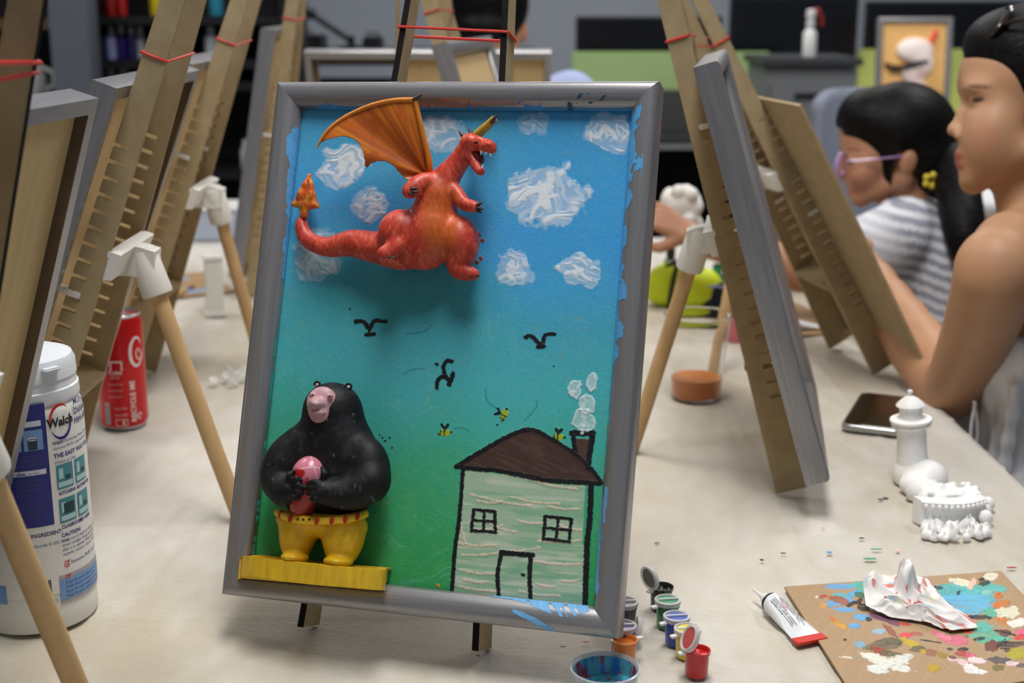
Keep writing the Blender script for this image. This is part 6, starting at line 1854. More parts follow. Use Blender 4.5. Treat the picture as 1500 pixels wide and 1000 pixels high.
def painter_behind():
    D0 = 2.95; k = D0 / 2000; org = np.array([-.02, 2.95, 0.0])
    t = thing('person', 'person in a pale blue shirt seen from behind, black hair above the far frame', 'person', tuple(org))
    H = lambda x, y, off=0.0: at_depth(x, y, D0) + np.array([0, -off, 0]) - org
    b = Body()
    b.ell(H(716, 12), (54 * k, .095, 62 * k), None, .01); b.ell(H(716, 50), (44 * k, .085, 44 * k), None, .015)
    b.ell(H(764, 44, -.01), (10 * k, .016, 19 * k), Matrix.Rotation(-.2, 3, 'Y'), .004); b.ell(H(666, 44, -.01), (8 * k, .016, 19 * k), None, .004)
    b.ell(H(716, 62, -.095), (10 * k, .016, 12 * k), None, .008)
    b.chain([H(718, 60), H(720, 120)], [36 * k, 40 * k], .02)
    b.ell(H(722, 210), (.18, .10, .17), None, .04); b.ell(H(722, 380), (.15, .10, .22), None, .05)
    for s in (-1, 1):
        sh = H(722 + s * 118, 150); el = H(722 + s * 140, 300, -.06); wr = H(722 + s * 60, 330, -.28)
        b.chain([sh, el], [.052, .040], .03); b.chain([el, wr], [.038, .026], .015)
        add_hand(b, wr, (0, 1, .1), (0, -.1, 1), .95, (.6, .6, .6, .6), s)
    V, Q = b.mesh(.0060); raw_mesh('body', relax(V, Q, 2), Q, M_SKIN, t, skin_color(V, (190, 138, 108)))
    h = Body(); h.ell(H(716, 4, .006), (59 * k, .103, 64 * k), None, .01); h.ell(H(712, 40, .03), (48 * k, .075, 30 * k), None, .01)
    V, Q = h.mesh(.0055); raw_mesh('hair', relax(V, Q, 2), Q, M_HAIR, t)
    s_ = Body(); s_.ell(H(722, 215), (.195, .115, .17), None, .04); s_.ell(H(722, 380), (.165, .115, .24), None, .05); s_.cone(H(718, 118), H(720, 140), .072, .10, .02)
    for s in (-1, 1): s_.cone(H(722 + s * 112, 148), H(722 + s * 132, 230, -.03), .066, .062, .03)
    V, Q = s_.mesh(.0070); raw_mesh('shirt', relax(V, Q, 2), Q, mat('pale_blue_cotton', (172, 186, 226), rough=.8, bump=.2, bscale=40, bdist=.004), t)
    l = Body()
    for s in (-1, 1): l.chain([H(722 + s * 55, 560), H(722 + s * 60, 560, -.38), H(722 + s * 60, 860, -.40)], [.085, .065, .05], .04)
    V, Q = l.mesh(.010); raw_mesh('trousers', relax(V, Q, 2), Q, MATS['dark_denim'], t)
painter_behind()

# ================================================================== SMALLER THINGS IN THE MIDDLE OF THE TABLE
def pencil_case():
    c = on_table(1004, 452)
    t = thing('pencil_case', 'neon yellow pencil case with black piping behind the plastic cup', 'pencil case', (c[0], c[1] + .03, TZ + .0012), .05)
    b = Body(); b.ell((-.018, 0, .036), (.046, .030, .038), None, .02); b.ell((.030, 0, .030), (.036, .028, .032), None, .02); b.ell((0, 0, .014), (.062, .030, .016), None, .015)
    V, Q = b.mesh(.0018, lambda X, Y, Z: -Z + 0 * X + 0 * Y); raw_mesh('body', relax(V, Q, 2), Q, mat('neon_fabric', (206, 226, 40), rough=.6, bump=.1, bscale=60), t)
    p = MB()
    p.tube(smooth_line([(-.030, -.031, .002), (-.027, -.034, .030), (-.020, -.026, .060), (-.012, -.010, .074), (-.006, .012, .070)], 5), .0040, 8)
    p.tube(smooth_line([(-.034, -.010, .068), (-.012, -.012, .0745), (.012, -.010, .068), (.030, -.008, .060)], 5), .0045, 8)
    p.build('piping', M_BLACK, t, smooth=True)
pencil_case()

def paint_bottle(x, y, h, r, body, cap, label, group=None, band=None):
    c = on_table(x, y)
    t = thing('paint_bottle', label, 'bottle', (c[0], c[1], TZ + .0012), 0, group)
    MB().lathe([(.0005, 0), (r * .95, 0), (r, .002), (r, h * .55), (r * .9, h * .62), (r * .45, h * .68), (r * .45, h * .72), (.0005, h * .72)], 28).build('body', mat('bottle_' + label.split()[0], body, rough=.3), t, smooth=True, angle=40)
    MB().lathe([(.0005, h * .69), (r * .62, h * .69), (r * .62, h * .95), (r * .5, h), (.0005, h)], 24).build('cap', mat('cap_' + label.split()[0], cap, rough=.35), t, smooth=True, angle=40)
    if band: MB().lathe([(r * 1.01, h * .28), (r * 1.015, h * .285), (r * 1.015, h * .45), (r * 1.01, h * .455)], 28).build('label', mat('band_' + label.split()[0], band, rough=.4), t, smooth=True)
paint_bottle(981, 425, .085, .013, (30, 34, 50), (24, 26, 34), 'dark navy paint bottle standing behind the yellow pencil case', band=(150, 150, 216))
paint_bottle(1050, 428, .050, .014, (42, 110, 84), (50, 140, 96), 'green paint bottle behind the right end of the pencil case')
def navy_pouch():
    c = on_table(1040, 448)
    t = thing('navy_pouch', 'small navy pouch in front of the green paint bottle', 'pouch', (c[0], c[1], TZ + .0012), .1)
    b = Body(); b.ell((0, 0, .022), (.030, .016, .022), None, .01); b.ell((0, 0, .008), (.034, .016, .009), None, .008)
    V, Q = b.mesh(.0018, lambda X, Y, Z: -Z + 0 * X + 0 * Y); raw_mesh('body', relax(V, Q, 2), Q, mat('navy_cloth', (26, 40, 60), rough=.7), t)
    MB().tube(smooth_line([(-.028, -.010, .030), (0, -.015, .036), (.028, -.010, .030)], 5), .0022, 6).build('zip', mat('zip_blue', (150, 156, 206), rough=.5), t, smooth=True)
navy_pouch()
def pink_cup():
    c = on_table(1077, 500)
    t = thing('small_pink_cup', 'small translucent pink cup at the foot of the right-hand easel', 'cup', (c[0], c[1], TZ + .0012))
    MB().lathe([(.0005, 0), (.013, 0), (.0135, .001), (.0165, .036), (.0172, .037), (.0165, .0375), (.0130, .003), (.0005, .003)], 28).build('cup_wall', mat('pink_plastic', (214, 120, 132), rough=.3), t, smooth=True, angle=40)
pink_cup()
def mid_card():
    c = on_table(1158, 470)
    t = thing('cardboard_piece', 'plain tan cardboard piece lying between the right-hand easels', 'cardboard', (c[0], c[1], TZ + .0012), .25)
    MB().box((0, 0, .0014), (.125, .21, .0024)).build('sheet', MATS['corrugated_card'], t)
    d = thing('paint_tube', 'white paint tube with an orange end on the tan cardboard piece', 'paint tube', (on_table(1183, 486)[0], on_table(1183, 486)[1], TZ + .0042), .15)
    n = 24; vs = []
    for i in range(12):
        s_ = i / 11; ry = .008 + .004 * s_; rz = .008 * (1 - s_) + .0012
        for j in range(n):
            a = 2 * PI * j / n; vs.append((-.03 + .06 * s_, ry * math.cos(a), .0005 + rz * (1 + math.sin(a))))
    MB().add(vs, [(i * n + j, i * n + (j + 1) % n, (i + 1) * n + (j + 1) % n, (i + 1) * n + j) for i in range(11) for j in range(n)] + [tuple(range(n))[::-1], tuple(11 * n + j for j in range(n))]).build('body', MATS['tube_white'], d, smooth=True, angle=60)
    MB().lathe([(.0078, 0), (.0078, .014), (.006, .016), (.0005, .016)], 20, c=(-.0305, 0, .0085), rot=Matrix.Rotation(-PI / 2, 3, 'Y')).build('cap', mat('tube_orange', (226, 120, 76), rough=.4), d, smooth=True, angle=40)
mid_card()
def brush(p0, p1, label, handle, z=.006):
    A = on_table(*p0); B = on_table(*p1); d = B - A; L = float(np.linalg.norm(d)); rz = math.atan2(d[1], d[0])
    t = thing('paint_brush', label, 'brush', (A[0], A[1], TZ + .0012), rz)
    R = Matrix.Rotation(PI / 2, 3, 'Y')
    MB().lathe([(.0010, 0), (.0030, .01), (.0045, L * .45), (.0032, L * .68), (.0030, L * .70)], 14, rot=R, c=(0, 0, z)).build('handle', mat('brush_' + handle[0], handle[1], rough=.4), t, smooth=True)
    MB().lathe([(.0034, L * .69), (.0040, L * .72), (.0042, L * .84), (.0040, L * .845)], 14, rot=R, c=(0, 0, z)).build('ferrule', mat('ferrule', (190, 190, 186), rough=.3, metal=.9), t, smooth=True)
    MB().lathe([(.0038, L * .84), (.0046, L * .90), (.0030, L * .97), (.0004, L)], 14, rot=R, c=(0, 0, z)).build('bristles', mat('bristle_tan', (150, 110, 70), rough=.8), t, smooth=True)
brush((238, 448), (285, 424), 'wooden paint brush lying on the far left of the table', ('tan', (206, 166, 100)))
brush((1083, 440), (1108, 452), 'short pale paint brush behind the pink cup', ('pale', (206, 190, 156)))
def left_palette():
    c = on_table(262, 420)
    t = thing('palette_card', 'tan card with blue smears on the far left of the table', 'palette', (c[0], c[1], TZ + .0012), .5)
    MB().box((0, 0, .0014), (.15, .20, .0024)).build('sheet', MATS['corrugated_card'], t)
    m = MB(); 
    for i in range(7): m.ball((RNG.uniform(-.05, .05), RNG.uniform(-.08, .08), .0028), (RNG.uniform(.010, .022), RNG.uniform(.008, .016), .0009), 12, 6)
    m.build('paint_smears', mat('blue_smear', (146, 170, 196), rough=.4), t, smooth=True)['kind'] = 'stuff'
left_palette()
def tower_model():
    c = on_table(316, 462)
    t = thing('tower_model', 'plain white square tower model beyond the left easels', 'model', (c[0], c[1], TZ + .0012), .3)
    W = M_PRINT
    MB().box((0, 0, .046), (.027, .027, .092)).build('shaft', W, t, bevel=.001)
    MB().box((0, 0, .0955), (.031, .031, .007)).build('parapet', W, t, bevel=.001)
    MB().box((0, 0, .003), (.034, .034, .006)).build('plinth', W, t, bevel=.001)
tower_model()
def plastic_wrap():
    c = on_table(345, 560)
    t = thing('plastic_wrap', 'crumpled clear plastic wrapper beside the frame on the left', 'wrapper', (c[0], c[1], TZ + .0012))
    b = Body()
    for i in range(26): 
        x, y = RNG.gauss(0, .013), RNG.gauss(0, .012); s_ = RNG.uniform(.004, .009); b.ell((x, y, s_ * RNG.uniform(.6, 1.6)), (s_, s_ * .5, s_), Matrix.Rotation(RNG.uniform(0, 3), 3, 'Z') @ Matrix.Rotation(RNG.uniform(-.8, .8), 3, 'X'), .001)
    V, Q = b.mesh(.0012, lambda X, Y, Z: -Z + .0003 + 0 * X + 0 * Y); raw_mesh('wrapper', V, Q, mat('crinkled_film', (240, 240, 240), rough=.08, alpha=.45, spec=.8), t, None, False)
plastic_wrap()
def held_model():
    P = at_depth(998, 300, 2.27)
    t = thing('small_white_model', 'small white unpainted model held up in the girl\'s hand', 'model', tuple(P))
    b = Body()
    b.ell((0, 0, 0), (.026, .020, .026), None, .01)
    for i in range(14):
        a = i * 2.4; b.ell((.024 * math.cos(a), .012 * math.sin(i * 1.7), .024 * math.sin(a)), (.012, .012, .012), None, .005)
    b.cone((.012, 0, -.012), (.030, 0, -.030), .014, .008, .006)
    V, Q = b.mesh(.0018); raw_mesh('figure', relax(V, Q, 1), Q, M_PRINT, t)
held_model()

# ================================================================== FAR SIDE OF THE ROOM
def zy(x, y, Y):
    """world point on the photo ray at distance Y into the room"""
    d = ray(x, y); return vC + d * (Y / d[1])
def block(name, label, cat, x0, y0, x1, y1, Y, depth, m, group=None, part='body', bevel=.004, to_floor=False):
    """box whose front face spans the photo rectangle at distance Y"""
    A = zy(x0, y1, Y); B = zy(x1, y0, Y)
    zb = 0.0 if to_floor else A[2]
    t = thing(name, label, cat, ((A[0] + B[0]) / 2, Y + depth / 2, zb), 0, group)
    MB().box((0, 0, (B[2] - zb) / 2), (B[0] - A[0], depth, B[2] - zb)).build(part, m, t, bevel=bevel)
    return t, B[0] - A[0], B[2] - zb

M_DARK_ = mat('dark_equipment', (22, 23, 27), rough=.5)
M_SCREEN = mat('screen_dark', (16, 18, 24), rough=.18)
M_GREYM = mat('grey_laminate', (128, 130, 132), rough=.5)
M_DESK = mat('desk_white', (214, 216, 218), rough=.45)
M_SHELFB = mat('shelf_black', (16, 16, 20), rough=.6)

# --- black shelving with bottles, far left
def shelving():
    Y = 3.9; x0 = zy(122, 0, Y)[0]; x1 = zy(420, 0, Y)[0]; w_ = x1 - x0
    t = thing('shelving_unit', 'black shelving unit full of bottles behind the left easels', 'shelf', ((x0 + x1) / 2, Y + .2, 0))
    H_ = 1.75
    for s in (-1, 1): MB().box((s * (w_ / 2 - .012), 0, H_ / 2), (.024, .36, H_)).build('side_panel', M_SHELFB, t)
    MB().box((0, .175, H_ / 2), (w_ - .05, .012, H_ - .01)).build('back_panel', M_SHELFB, t)
    zs = []
    for y in (24, 88, 120, 250): zs.append(zy(0, y, Y + .05)[2])
    zs.append(1.60); zs.append(.08)
    for z in zs: MB().box((0, -.004, z - .011), (w_ - .052, .34, .022)).build('shelf_board', M_SHELFB, t)
    return Y, zs
SY, SZ = shelving()
def shelf_bottle(px, row, wpx, hpx, col, cap, label, shape='round', group='bottles on the black shelving'):
    Y = SY + .10 + RNG.uniform(0, .03); x = zy(px, 0, Y)[0]; s_ = Y / 1940; r = wpx * s_ / 2; h = hpx * s_
    t = thing('shelf_bottle', label, 'bottle', (x, Y, SZ[row] + .0006), 0, group)
    key = label.replace(' ', '_')[:40]
    MB().lathe([(.0005, 0), (r * .94, 0), (r, .004), (r, h * .62), (r * .8, h * .72), (r * .42, h * .76), (.0005, h * .76)], 24).build('body', mat('b_' + key, col, rough=.3), t, smooth=True, angle=40)
    MB().lathe([(.0005, h * .74), (r * .55, h * .74), (r * .55, h * .97), (r * .45, h), (.0005, h)], 20).build('cap', mat('c_' + key, cap, rough=.35), t, smooth=True, angle=40)
for px, row, w_, h_, c, k, lb in (
    (133, 0, 14, 46, (206, 196, 120), (200, 90, 60), 'yellow bottle with an orange cap at the left of the top shelf row'),
    (147, 0, 12, 44, (190, 196, 206), (190, 60, 50), 'pale bottle with a red cap on the top shelf row'),
    (162, 0, 14, 42, (170, 36, 34), (150, 30, 30), 'dark red bottle left of its brighter twin'),
    (178, 0, 14, 44, (196, 44, 36), (186, 40, 34), 'bright red bottle in the middle of the top shelf row'),
    (229, 0, 18, 50, (206, 186, 36), (206, 186, 40), 'round yellow bottle alone on the top shelf row'),
    (317, 0, 20, 48, (52, 140, 170), (60, 150, 180), 'teal bottle at the right of the top shelf row'),
    (136, 1, 12, 44, (60, 66, 96), (206, 208, 216), 'slate bottle with a white cap at the row\'s left end'),
    (147, 1, 12, 46, (40, 110, 166), (200, 204, 214), 'blue bottle with a white cap on the second row'),
    (159, 1, 13, 44, (170, 176, 226), (206, 208, 220), 'pale lilac bottle between blue and violet ones'),
    (174, 1, 15, 46, (52, 34, 130), (206, 208, 216), 'deep violet bottle with a white cap'),
    (189, 1, 13, 44, (46, 40, 100), (200, 204, 214), 'indigo bottle beside the deep violet one'),
    (202, 1, 13, 44, (206, 208, 214), (214, 216, 220), 'white bottle at the right end of the second row'),
    (306, 1, 18, 44, (196, 200, 208), (206, 208, 214), 'white bottle seen between two left easels'),
    (142, 2, 14, 22, (206, 208, 210), (200, 200, 204), 'squat white bottle on the lower row'),
    (155, 2, 12, 20, (190, 192, 196), (206, 206, 210), 'squat grey bottle on the lower row'),
    (173, 2, 14, 22, (210, 210, 214), (190, 190, 196), 'squat white bottle right of the grey one'),
    (350, 3, 16, 40, (196, 198, 200), (200, 200, 204), 'white bottle low on the shelving beside the far left frame'),
    (362, 3, 16, 44, (214, 210, 206), (206, 206, 206), 'cream bottle low on the shelving beside the far left frame')):
    shelf_bottle(px, row, w_, h_, c, k, lb)

# grey pillar and a second shelf to its left
structure('pillar_left', MB().box((zy(97, 0, 3.7)[0], 3.75, 1.5), (.10, .10, 3.0)), mat('pillar_grey', (96, 100, 110), rough=.6))
def left_rack():
    Y = 4.3; t = thing('tool_rack', 'dark rack with a wooden shelf at the far left edge', 'rack', (zy(10, 0, Y)[0], Y + .2, 0))
    MB().box((0, .12, .8), (.50, .02, 1.6)).build('back_panel', M_DARK_, t)
    for s in (-1, 1): MB().box((s * .24, 0, .8), (.03, .24, 1.6)).build('post', M_DARK_, t)
    MB().box((0, -.02, zy(0, 36, Y)[2]), (.45, .22, .03)).build('shelf_board', mat('tan_board', (120, 92, 62), rough=.6), t)
    MB().box((0, -.02, zy(0, 160, Y)[2]), (.45, .22, .03)).build('shelf_board', M_DARK_, t)
    j = thing('white_jug', 'white round jug on the dark rack at the left edge', 'jug', (zy(8, 0, Y)[0], Y + .16, zy(0, 160, Y)[2] + .0156))
    MB().lathe([(.0005, 0), (.04, 0), (.05, .03), (.05, .08), (.03, .11), (.028, .13), (.0005, .13)], 28).build('body', M_WHITE, j, smooth=True)
    MB().tube([(.045, 0, .03), (.075, 0, .05), (.075, 0, .09), (.030, 0, .11)], .007, 8).build('handle', M_WHITE, j, smooth=True)
left_rack()

# --- low dark bench behind the far frames with lamp arm
def bench():
    Y = 4.6
    A = zy(330, 62, Y); B = zy(790, 62, Y)
    t = thing('dark_workbench', 'low black workbench against the grey wall behind the far frames', 'workbench', ((A[0] + B[0]) / 2, Y + .3, 0))
    w_ = B[0] - A[0]; h_ = zy(0, 78, Y)[2]
    MB().box((0, 0, h_ - .02), (w_, .6, .04)).build('bench_top', M_DARK_, t, bevel=.004)
    for s in (-1, 1): MB().box((s * (w_ / 2 - .03), 0, (h_ - .04) / 2), (.05, .5, h_ - .04)).build('leg', M_DARK_, t)
    MB().box((0, .24, h_ * .5), (w_ - .1, .02, h_ * .8)).build('back_panel', M_DARK_, t)
    l = thing('lamp_arm', 'black jointed lamp arm clamped to the dark workbench', 'lamp', (zy(515, 70, Y + .2)[0], Y + .2, h_ + .0006))
    p = lambda x, y: np.array(zy(x, y, Y + .2)) - np.array((zy(515, 70, Y + .2)[0], Y + .2, h_ + .0006))
    MB().lathe([(.0005, 0), (.045, 0), (.045, .015), (.012, .022), (.012, .05), (.0005, .05)], 24).build('base', M_BLACK, l, smooth=True, angle=40)
    MB().tube([(0, 0, .03), p(512, 58), p(455, 20)], .011, 10).build('arm', M_BLACK, l, smooth=True)
    MB().tube([p(455, 20), p(430, 4), p(420, -30)], .011, 10).build('upper_arm', M_BLACK, l, smooth=True)
    MB().ball(p(455, 20), .020, 14, 10).build('joint', M_BLACK, l, smooth=True)
    MB().lathe([(.03, 0), (.07, -.09), (.066, -.09), (.026, 0)], 24, c=tuple(p(420, -34))).build('lamp_shade', M_BLACK, l, smooth=True)
    for i, (x0, x1, y0, lb) in enumerate(((344, 378, 60, 'black tool case on the workbench behind the far left frame'), (415, 470, 52, 'black speaker box on the workbench under the lamp arm'), (530, 556, 60, 'small black charger box on the workbench right of the lamp arm'))):
        a = zy(x0, 70, Y + .05); b_ = zy(x1, y0, Y + .05); hh = max(.05, b_[2] - h_)
        tt = thing('equipment_box', lb, 'box', ((a[0] + b_[0]) / 2, Y + .14, h_ + .0006))
        MB().box((0, 0, hh / 2), (b_[0] - a[0], .16, hh)).build('case', M_DARK_, tt, bevel=.006)
        MB().tube([(-.02, 0, hh), (-.02, 0, hh + .012), (.02, 0, hh + .012), (.02, 0, hh)], .003, 6).build('handle', M_BLACK, tt)
bench()

# --- desk with green screen, monitors, chair
def desk():
    Y = 4.75
    A = zy(822, 215, Y); B = zy(1560, 215, Y); zt = zy(0, 205, Y)[2]
    t = thing('office_desk', 'white office desk with a dark recess under the green screen', 'desk', ((A[0] + B[0]) / 2, Y + .42, 0))
    w_ = B[0] - A[0]
    MB().box((0, 0, zt - .016), (w_, .84, .032)).build('desk_top', M_DESK, t, bevel=.003)
    for s in (-1, 1): MB().box((s * (w_ / 2 - .02), 0, (zt - .032) / 2), (.035, .78, zt - .032)).build('leg', M_DESK, t)
    MB().box((0, .38, (zt - .04) / 2), (w_ - .1, .03, zt - .06)).build('modesty_panel', M_SHELFB, t)
    return Y, zt
DY, DZ = desk()
def green_screen(x0, x1, y0, Y, label, col):
    A = zy(x0, 0, Y); B = zy(x1, 0, Y); zt = zy(0, y0, Y)[2]
    t = thing('desk_screen', label, 'desk divider', ((A[0] + B[0]) / 2, Y, DZ + .0006))
    MB().box((0, 0, (zt - DZ) / 2), (B[0] - A[0], .026, zt - DZ)).build('panel', mat('felt_' + label.split()[0], col, rough=.9, bump=.1, bscale=300), t, bevel=.004)
    for s in (-1, 1): MB().box((s * (B[0] - A[0]) * .4, 0, .012), (.05, .06, .024)).build('foot', M_DESK, t)
green_screen(838, 1130, 76, DY + .24, 'light green felt divider standing on the white desk', (156, 182, 124))
green_screen(1262, 1440, 72, DY + .50, 'lime green felt divider behind the framed portrait', (190, 200, 110))
def monitor(x0, y0, x1, y1, Y, label, stand=True, base_z=None):
    A = zy(x0, y1, Y); B = zy(x1, y0, Y); base = DZ if base_z is None else base_z
    t = thing('monitor', label, 'monitor', ((A[0] + B[0]) / 2, Y, base + .0006))
    w_, h_, zc = B[0] - A[0], B[2] - A[2], (A[2] + B[2]) / 2 - base
    MB().rbox((0, 0, zc), (w_, .035, h_), .01, 4).build('casing', M_DARK_, t, smooth=True, angle=40)
    MB().box((0, -.0185, zc), (w_ - .02, .002, h_ - .02)).build('screen', M_SCREEN, t)
    MB().box((0, .04, (zc) / 2), (.05, .03, zc)).build('stand', M_DARK_, t)
    MB().rbox((0, .05, .006), (.22, .16, .012), .03, 6).build('base', M_DARK_, t)
    return t
monitor(843, 24, 1058, 84, DY + .50, 'wide black monitor behind the light green divider')
monitor(1066, -6, 1258, 92, DY + .42, 'large black monitor behind the white spray bottle')
monitor(1262, 2, 1560, 100, DY + .66, 'dark monitor behind the lime green divider and portrait')
# grey cabinet with machine top
cb, cw_, ch_ = block('grey_cabinet', 'grey drawer cabinet with a dark top in front of the monitors', 'cabinet', 1112, 96, 1254, 330, 4.35, .34, M_GREYM, to_floor=True)
MB().box((0, -.01, ch_ + .012), (cw_ + .03, .38, .024)).build('cabinet_top', mat('dark_top', (66, 68, 70), rough=.5), cb, bevel=.003)
for i in range(3):
    hh = .10; z = ch_ - .12 - i * .15
    d_ = MB().box((0, -.178, z), (cw_ - .03, .014, .13)).build('drawer', M_GREYM, cb, bevel=.003); MB().box((0, -.192, z + .03), (.10, .014, .012)).build('handle', M_DARK_, d_)
def spray_bottle():
    Y = 4.42; b_ = zy(1185, 82, Y); z0 = ch_ + .0246
    t = thing('spray_bottle', 'white spray bottle with a red trigger on the grey cabinet', 'spray bottle', (b_[0], Y, z0)); s_ = Y / 1940
    h = zy(0, 14, Y)[2] - z0
    MB().lathe([(.0005, 0), (9 * s_, 0), (9.6 * s_, .005), (9.2 * s_, h * .50), (6 * s_, h * .58), (4 * s_, h * .62), (4 * s_, h * .66), (.0005, h * .66)], 28).build('body', M_WHITE, t, smooth=True)
    MB().lathe([(.0005, h * .64), (6 * s_, h * .64), (6 * s_, h * .74), (4.6 * s_, h * .76), (4.6 * s_, h * .80), (6.4 * s_, h * .82), (6.4 * s_, h * .97), (4 * s_, h), (.0005, h)], 24).build('spray_head', M_WHITE, t, smooth=True, angle=40)
    MB().tube([(3 * s_, .02, h * .96), (11 * s_, .02, h * .99), (16 * s_, .02, h * .86), (17 * s_, .02, h * .66)], .008, 8).build('trigger', mat('trigger_red', (150, 44, 34), rough=.4), t, smooth=True)
spray_bottle()
def keyboard_tray():
    A = zy(960, 196, DY + .1)
    t = thing('laptop', 'open black laptop on the desk below the green divider', 'laptop', (zy(992, 0, DY + .16)[0], DY + .085, DZ + .0006))
    MB().rbox((0, -.02, .008), (.24, .20, .014), .01).build('base', M_DARK_, t)
    MB().rbox((0, .09, .085), (.24, .012, .15), .005, rot=Matrix.Rotation(-.25, 3, 'X')).build('screen_lid', M_DARK_, t)
    MB().box((0, -.02, .0158), (.21, .10, .0016)).build('keyboard', M_SCREEN, t)
keyboard_tray()
def office_chair():
    Y = 3.15; A = zy(1186, 300, Y); B = zy(1330, 132, Y); w_ = B[0] - A[0]; cx = (A[0] + B[0]) / 2
    t = thing('office_chair', 'grey office chair with a tall curved backrest behind the girl', 'chair', (cx + .02, Y, 0))
    zb, zt_ = .55, B[2]; n, m_ = 24, 22; P = []
    for i in range(m_):
        s_ = i / (m_ - 1); row = []
        for j in range(n):
            u = -1 + 2 * j / (n - 1)
            hw = w_ / 2 * (1 - .10 * s_ ** 2) ; zz = zb + (zt_ - zb) * s_ - .035 * abs(u) ** 4 * (s_ > .5) * (s_ - .5) * 2
            row.append((u * hw, .06 * (1 - u * u) + .06 * s_, zz))
        P.append(row)
    o = grid_mesh('backrest', np.array(P), mat('chair_mesh', (132, 138, 154), rough=.8, bump=.2, bscale=500), t)
    md = o.modifiers.new('thick', 'SOLIDIFY'); md.thickness = .03
    MB().rbox((0, -.20, .46), (.46, .46, .07), .08, 8).build('seat', MATS['chair_mesh'], t, smooth=True, angle=40)
    MB().tube([(0, .08, .60), (0, .10, .44), (0, -.05, .42)], .022, 10).build('back_support', M_DARK_, t, smooth=True)
    MB().tube([(0, -.18, .43), (0, -.18, .09)], .026, 14).build('gas_column', M_DARK_, t, smooth=True)
    for i in range(5):
        a = i * 2 * PI / 5 + .3; e = (.30 * math.cos(a), -.18 + .30 * math.sin(a), .065)
        lg = MB().tube([(0, -.18, .10), e], [.024, .016], 10).build('leg', M_DARK_, t, smooth=True)
        MB().ball((e[0], e[1], .0275), .0275, 14, 10).build('castor', M_BLACK, lg, smooth=True)
office_chair()

# --- framed portrait on the desk
def portrait():
    Y = 4.70
    A = zy(1290, 185, Y); B = zy(1413, 27, Y); w_ = B[0] - A[0]
    z0 = DZ + .003; h_ = B[2] - z0
    M = Matrix.Translation(((A[0] + B[0]) / 2, Y + .10, z0)) @ Matrix.Rotation(-.10, 4, 'X')
    t = picture_frame(M, 'framed relief of a white figure with a black eye band on tan card', w_, h_ / math.cos(.1), group=None, panel=False, name='framed_relief_portrait', cat='painting')
    H = h_ / math.cos(.1)
    MB().box((0, -.0105, H / 2), (w_ - .026, .004, H - .026)).build('card_panel', mat('tan_card', (226, 178, 110), rough=.7, var=.06, scale=30), t)
    q = lambda x, y, d=0: ((x - 1351.5) / 123 * w_, -.0125 - d, (187 - y) / 160 * H * .985)
    k = w_ / 123
    b = Body()
    b.ell(q(1352, 68, .008), (30 * k, .016, 20 * k), None, .01); b.ell(q(1366, 85, .008), (18 * k, .014, 22 * k), None, .01)
    b.ell(q(1352, 100, .006), (20 * k, .012, 16 * k), None, .008); b.ell(q(1358, 125, .008), (20 * k, .014, 20 * k), Matrix.Rotation(.4, 3, 'Y'), .01); b.ell(q(1368, 140, .004), (14 * k, .010, 18 * k), None, .01)
    V, Q = b.mesh(.0028, lambda X, Y_, Z: Y_ + .0130 + 0 * X + 0 * Z)
    n = fbm(V[:, 0] * 60, V[:, 2] * 60, 4)
    c = lin_np((240, 226, 222)) * np.ones((len(V), 1)); a = (sstep(.52, .7, n) * .5 * (V[:, 2] < H * .6))[:, None]; c = c * (1 - a) + lin_np((226, 150, 150)) * a
    raw_mesh('white_figure', relax(V, Q, 2), Q, mat('pale_relief', (128, 128, 128), rough=.5, vcol=True), t, c)
    eb = MB().tube([q(1304, 86, .006), q(1318, 92, .012), q(1335, 90, .024), (q(1352, 86, .028)), q(1372, 84, .018)], [4 * k, 8 * k, 6.5 * k, 7 * k, 6 * k], 10, flat=.5); eb.build('eye_band', M_BLACK, t, smooth=True)
    MB().tube([q(1378, 128, .006), q(1392, 126, .008), q(1404, 136, .006), q(1407, 144, .004)], [3 * k, 7 * k, 6 * k, 2 * k], 10, flat=.5).build('black_wing', M_BLACK, t, smooth=True)
    MB().tube([q(1376, 62, .006), q(1384, 48, .006), q(1388, 42, .004)], [3 * k, 5 * k, 3 * k], 10).build('red_feather', mat('feather_red', (214, 60, 50), rough=.5), t, smooth=True)
portrait()
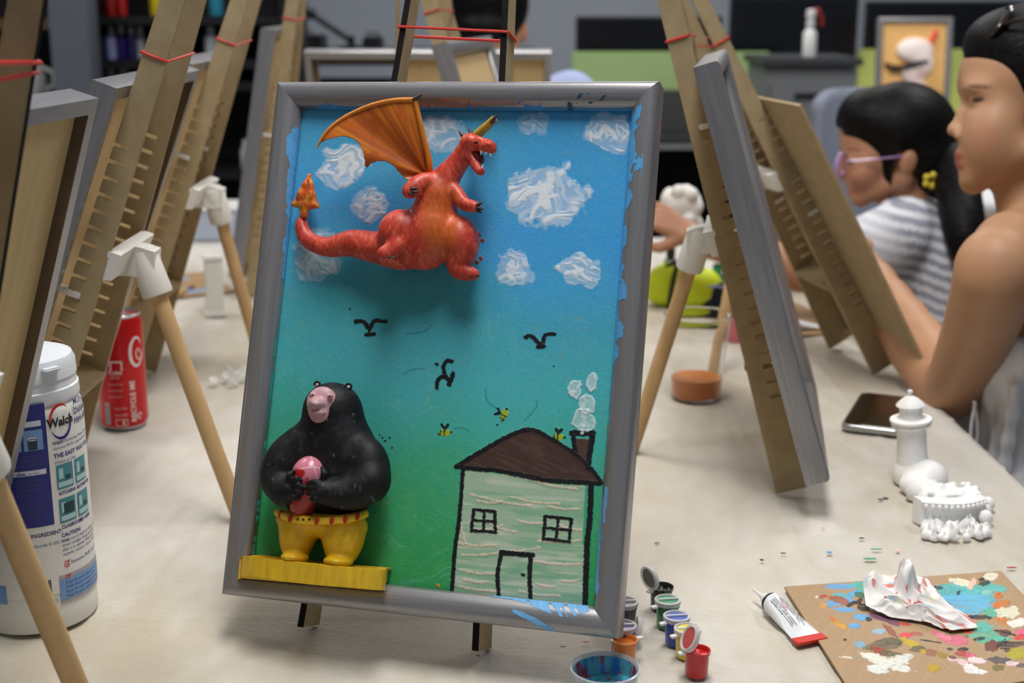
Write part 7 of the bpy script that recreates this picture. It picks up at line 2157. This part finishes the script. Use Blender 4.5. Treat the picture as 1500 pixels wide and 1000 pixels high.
l = bpy.data.lights.new('added_portrait_spot', 'SPOT'); l.energy = 55; l.spot_size = math.radians(26); l.spot_blend = .6; l.color = (1, .93, .82); l.shadow_soft_size = .12  # spot added to brighten the portrait, standing in for an unseen lamp
lo = bpy.data.objects.new('added_portrait_spot', l); COL.objects.link(lo)
tgt = Vector(zy(1352, 110, 4.70)); lo.location = tgt + Vector((.15, -1.3, 1.35)); lo.rotation_euler = (tgt - lo.location).to_track_quat('-Z', 'Y').to_euler()

# white storage box on a tan stool beyond the woman
def white_box():
    Y = 3.60; A = zy(1418, 300, Y); B = zy(1520, 300, Y); w_ = B[0] - A[0]; z = zy(0, 327, Y)[2]; zt_ = zy(0, 282, Y)[2]
    s = thing('side_stool', 'tan wooden stool beyond the woman carrying a white cushion', 'stool', ((A[0] + B[0]) / 2, Y + .1, 0))
    MB().rbox((0, 0, z - .015), (w_ + .04, .26, .03), .03, 6).build('seat', mat('tan_wood', (176, 146, 108), rough=.5), s)
    for sx in (-1, 1):
        for sy in (-1, 1): MB().tube([(sx * w_ * .4, sy * .09, z - .028), (sx * w_ * .46, sy * .11, 0)], .016, 10).build('leg', MATS['tan_wood'], s, smooth=True)
    c = thing('white_cushion', 'white rounded cushion on the tan stool beyond the woman', 'cushion', ((A[0] + B[0]) / 2, Y + .1, z + .0035))
    b = Body(); b.ell((0, 0, (zt_ - z) * .5), (w_ * .5, .12, (zt_ - z) * .5), None, .01); b.ell((0, 0, .022), (w_ * .46, .11, .022), None, .02)
    V, Q = b.mesh(.005); raw_mesh('cover', relax(V, Q, 2), Q, mat('white_cloth', (226, 226, 228), rough=.8), c)
white_box()
# papers and a pale box at the table's far left corner
def far_box():
    c = on_table(285, 352)
    t = thing('pale_box', 'pale blue-grey storage box at the far left corner of the table', 'box', (c[0], c[1] + .04, TZ + .0012), .15)
    MB().rbox((0, 0, .032), (.20, .12, .064), .008).build('body', mat('pale_blue_plastic', (176, 186, 204), rough=.4), t, smooth=True, angle=40)
    MB().rbox((0, 0, .0675), (.206, .126, .007), .008).build('lid', M_WHITE, t, smooth=True, angle=40)
far_box()
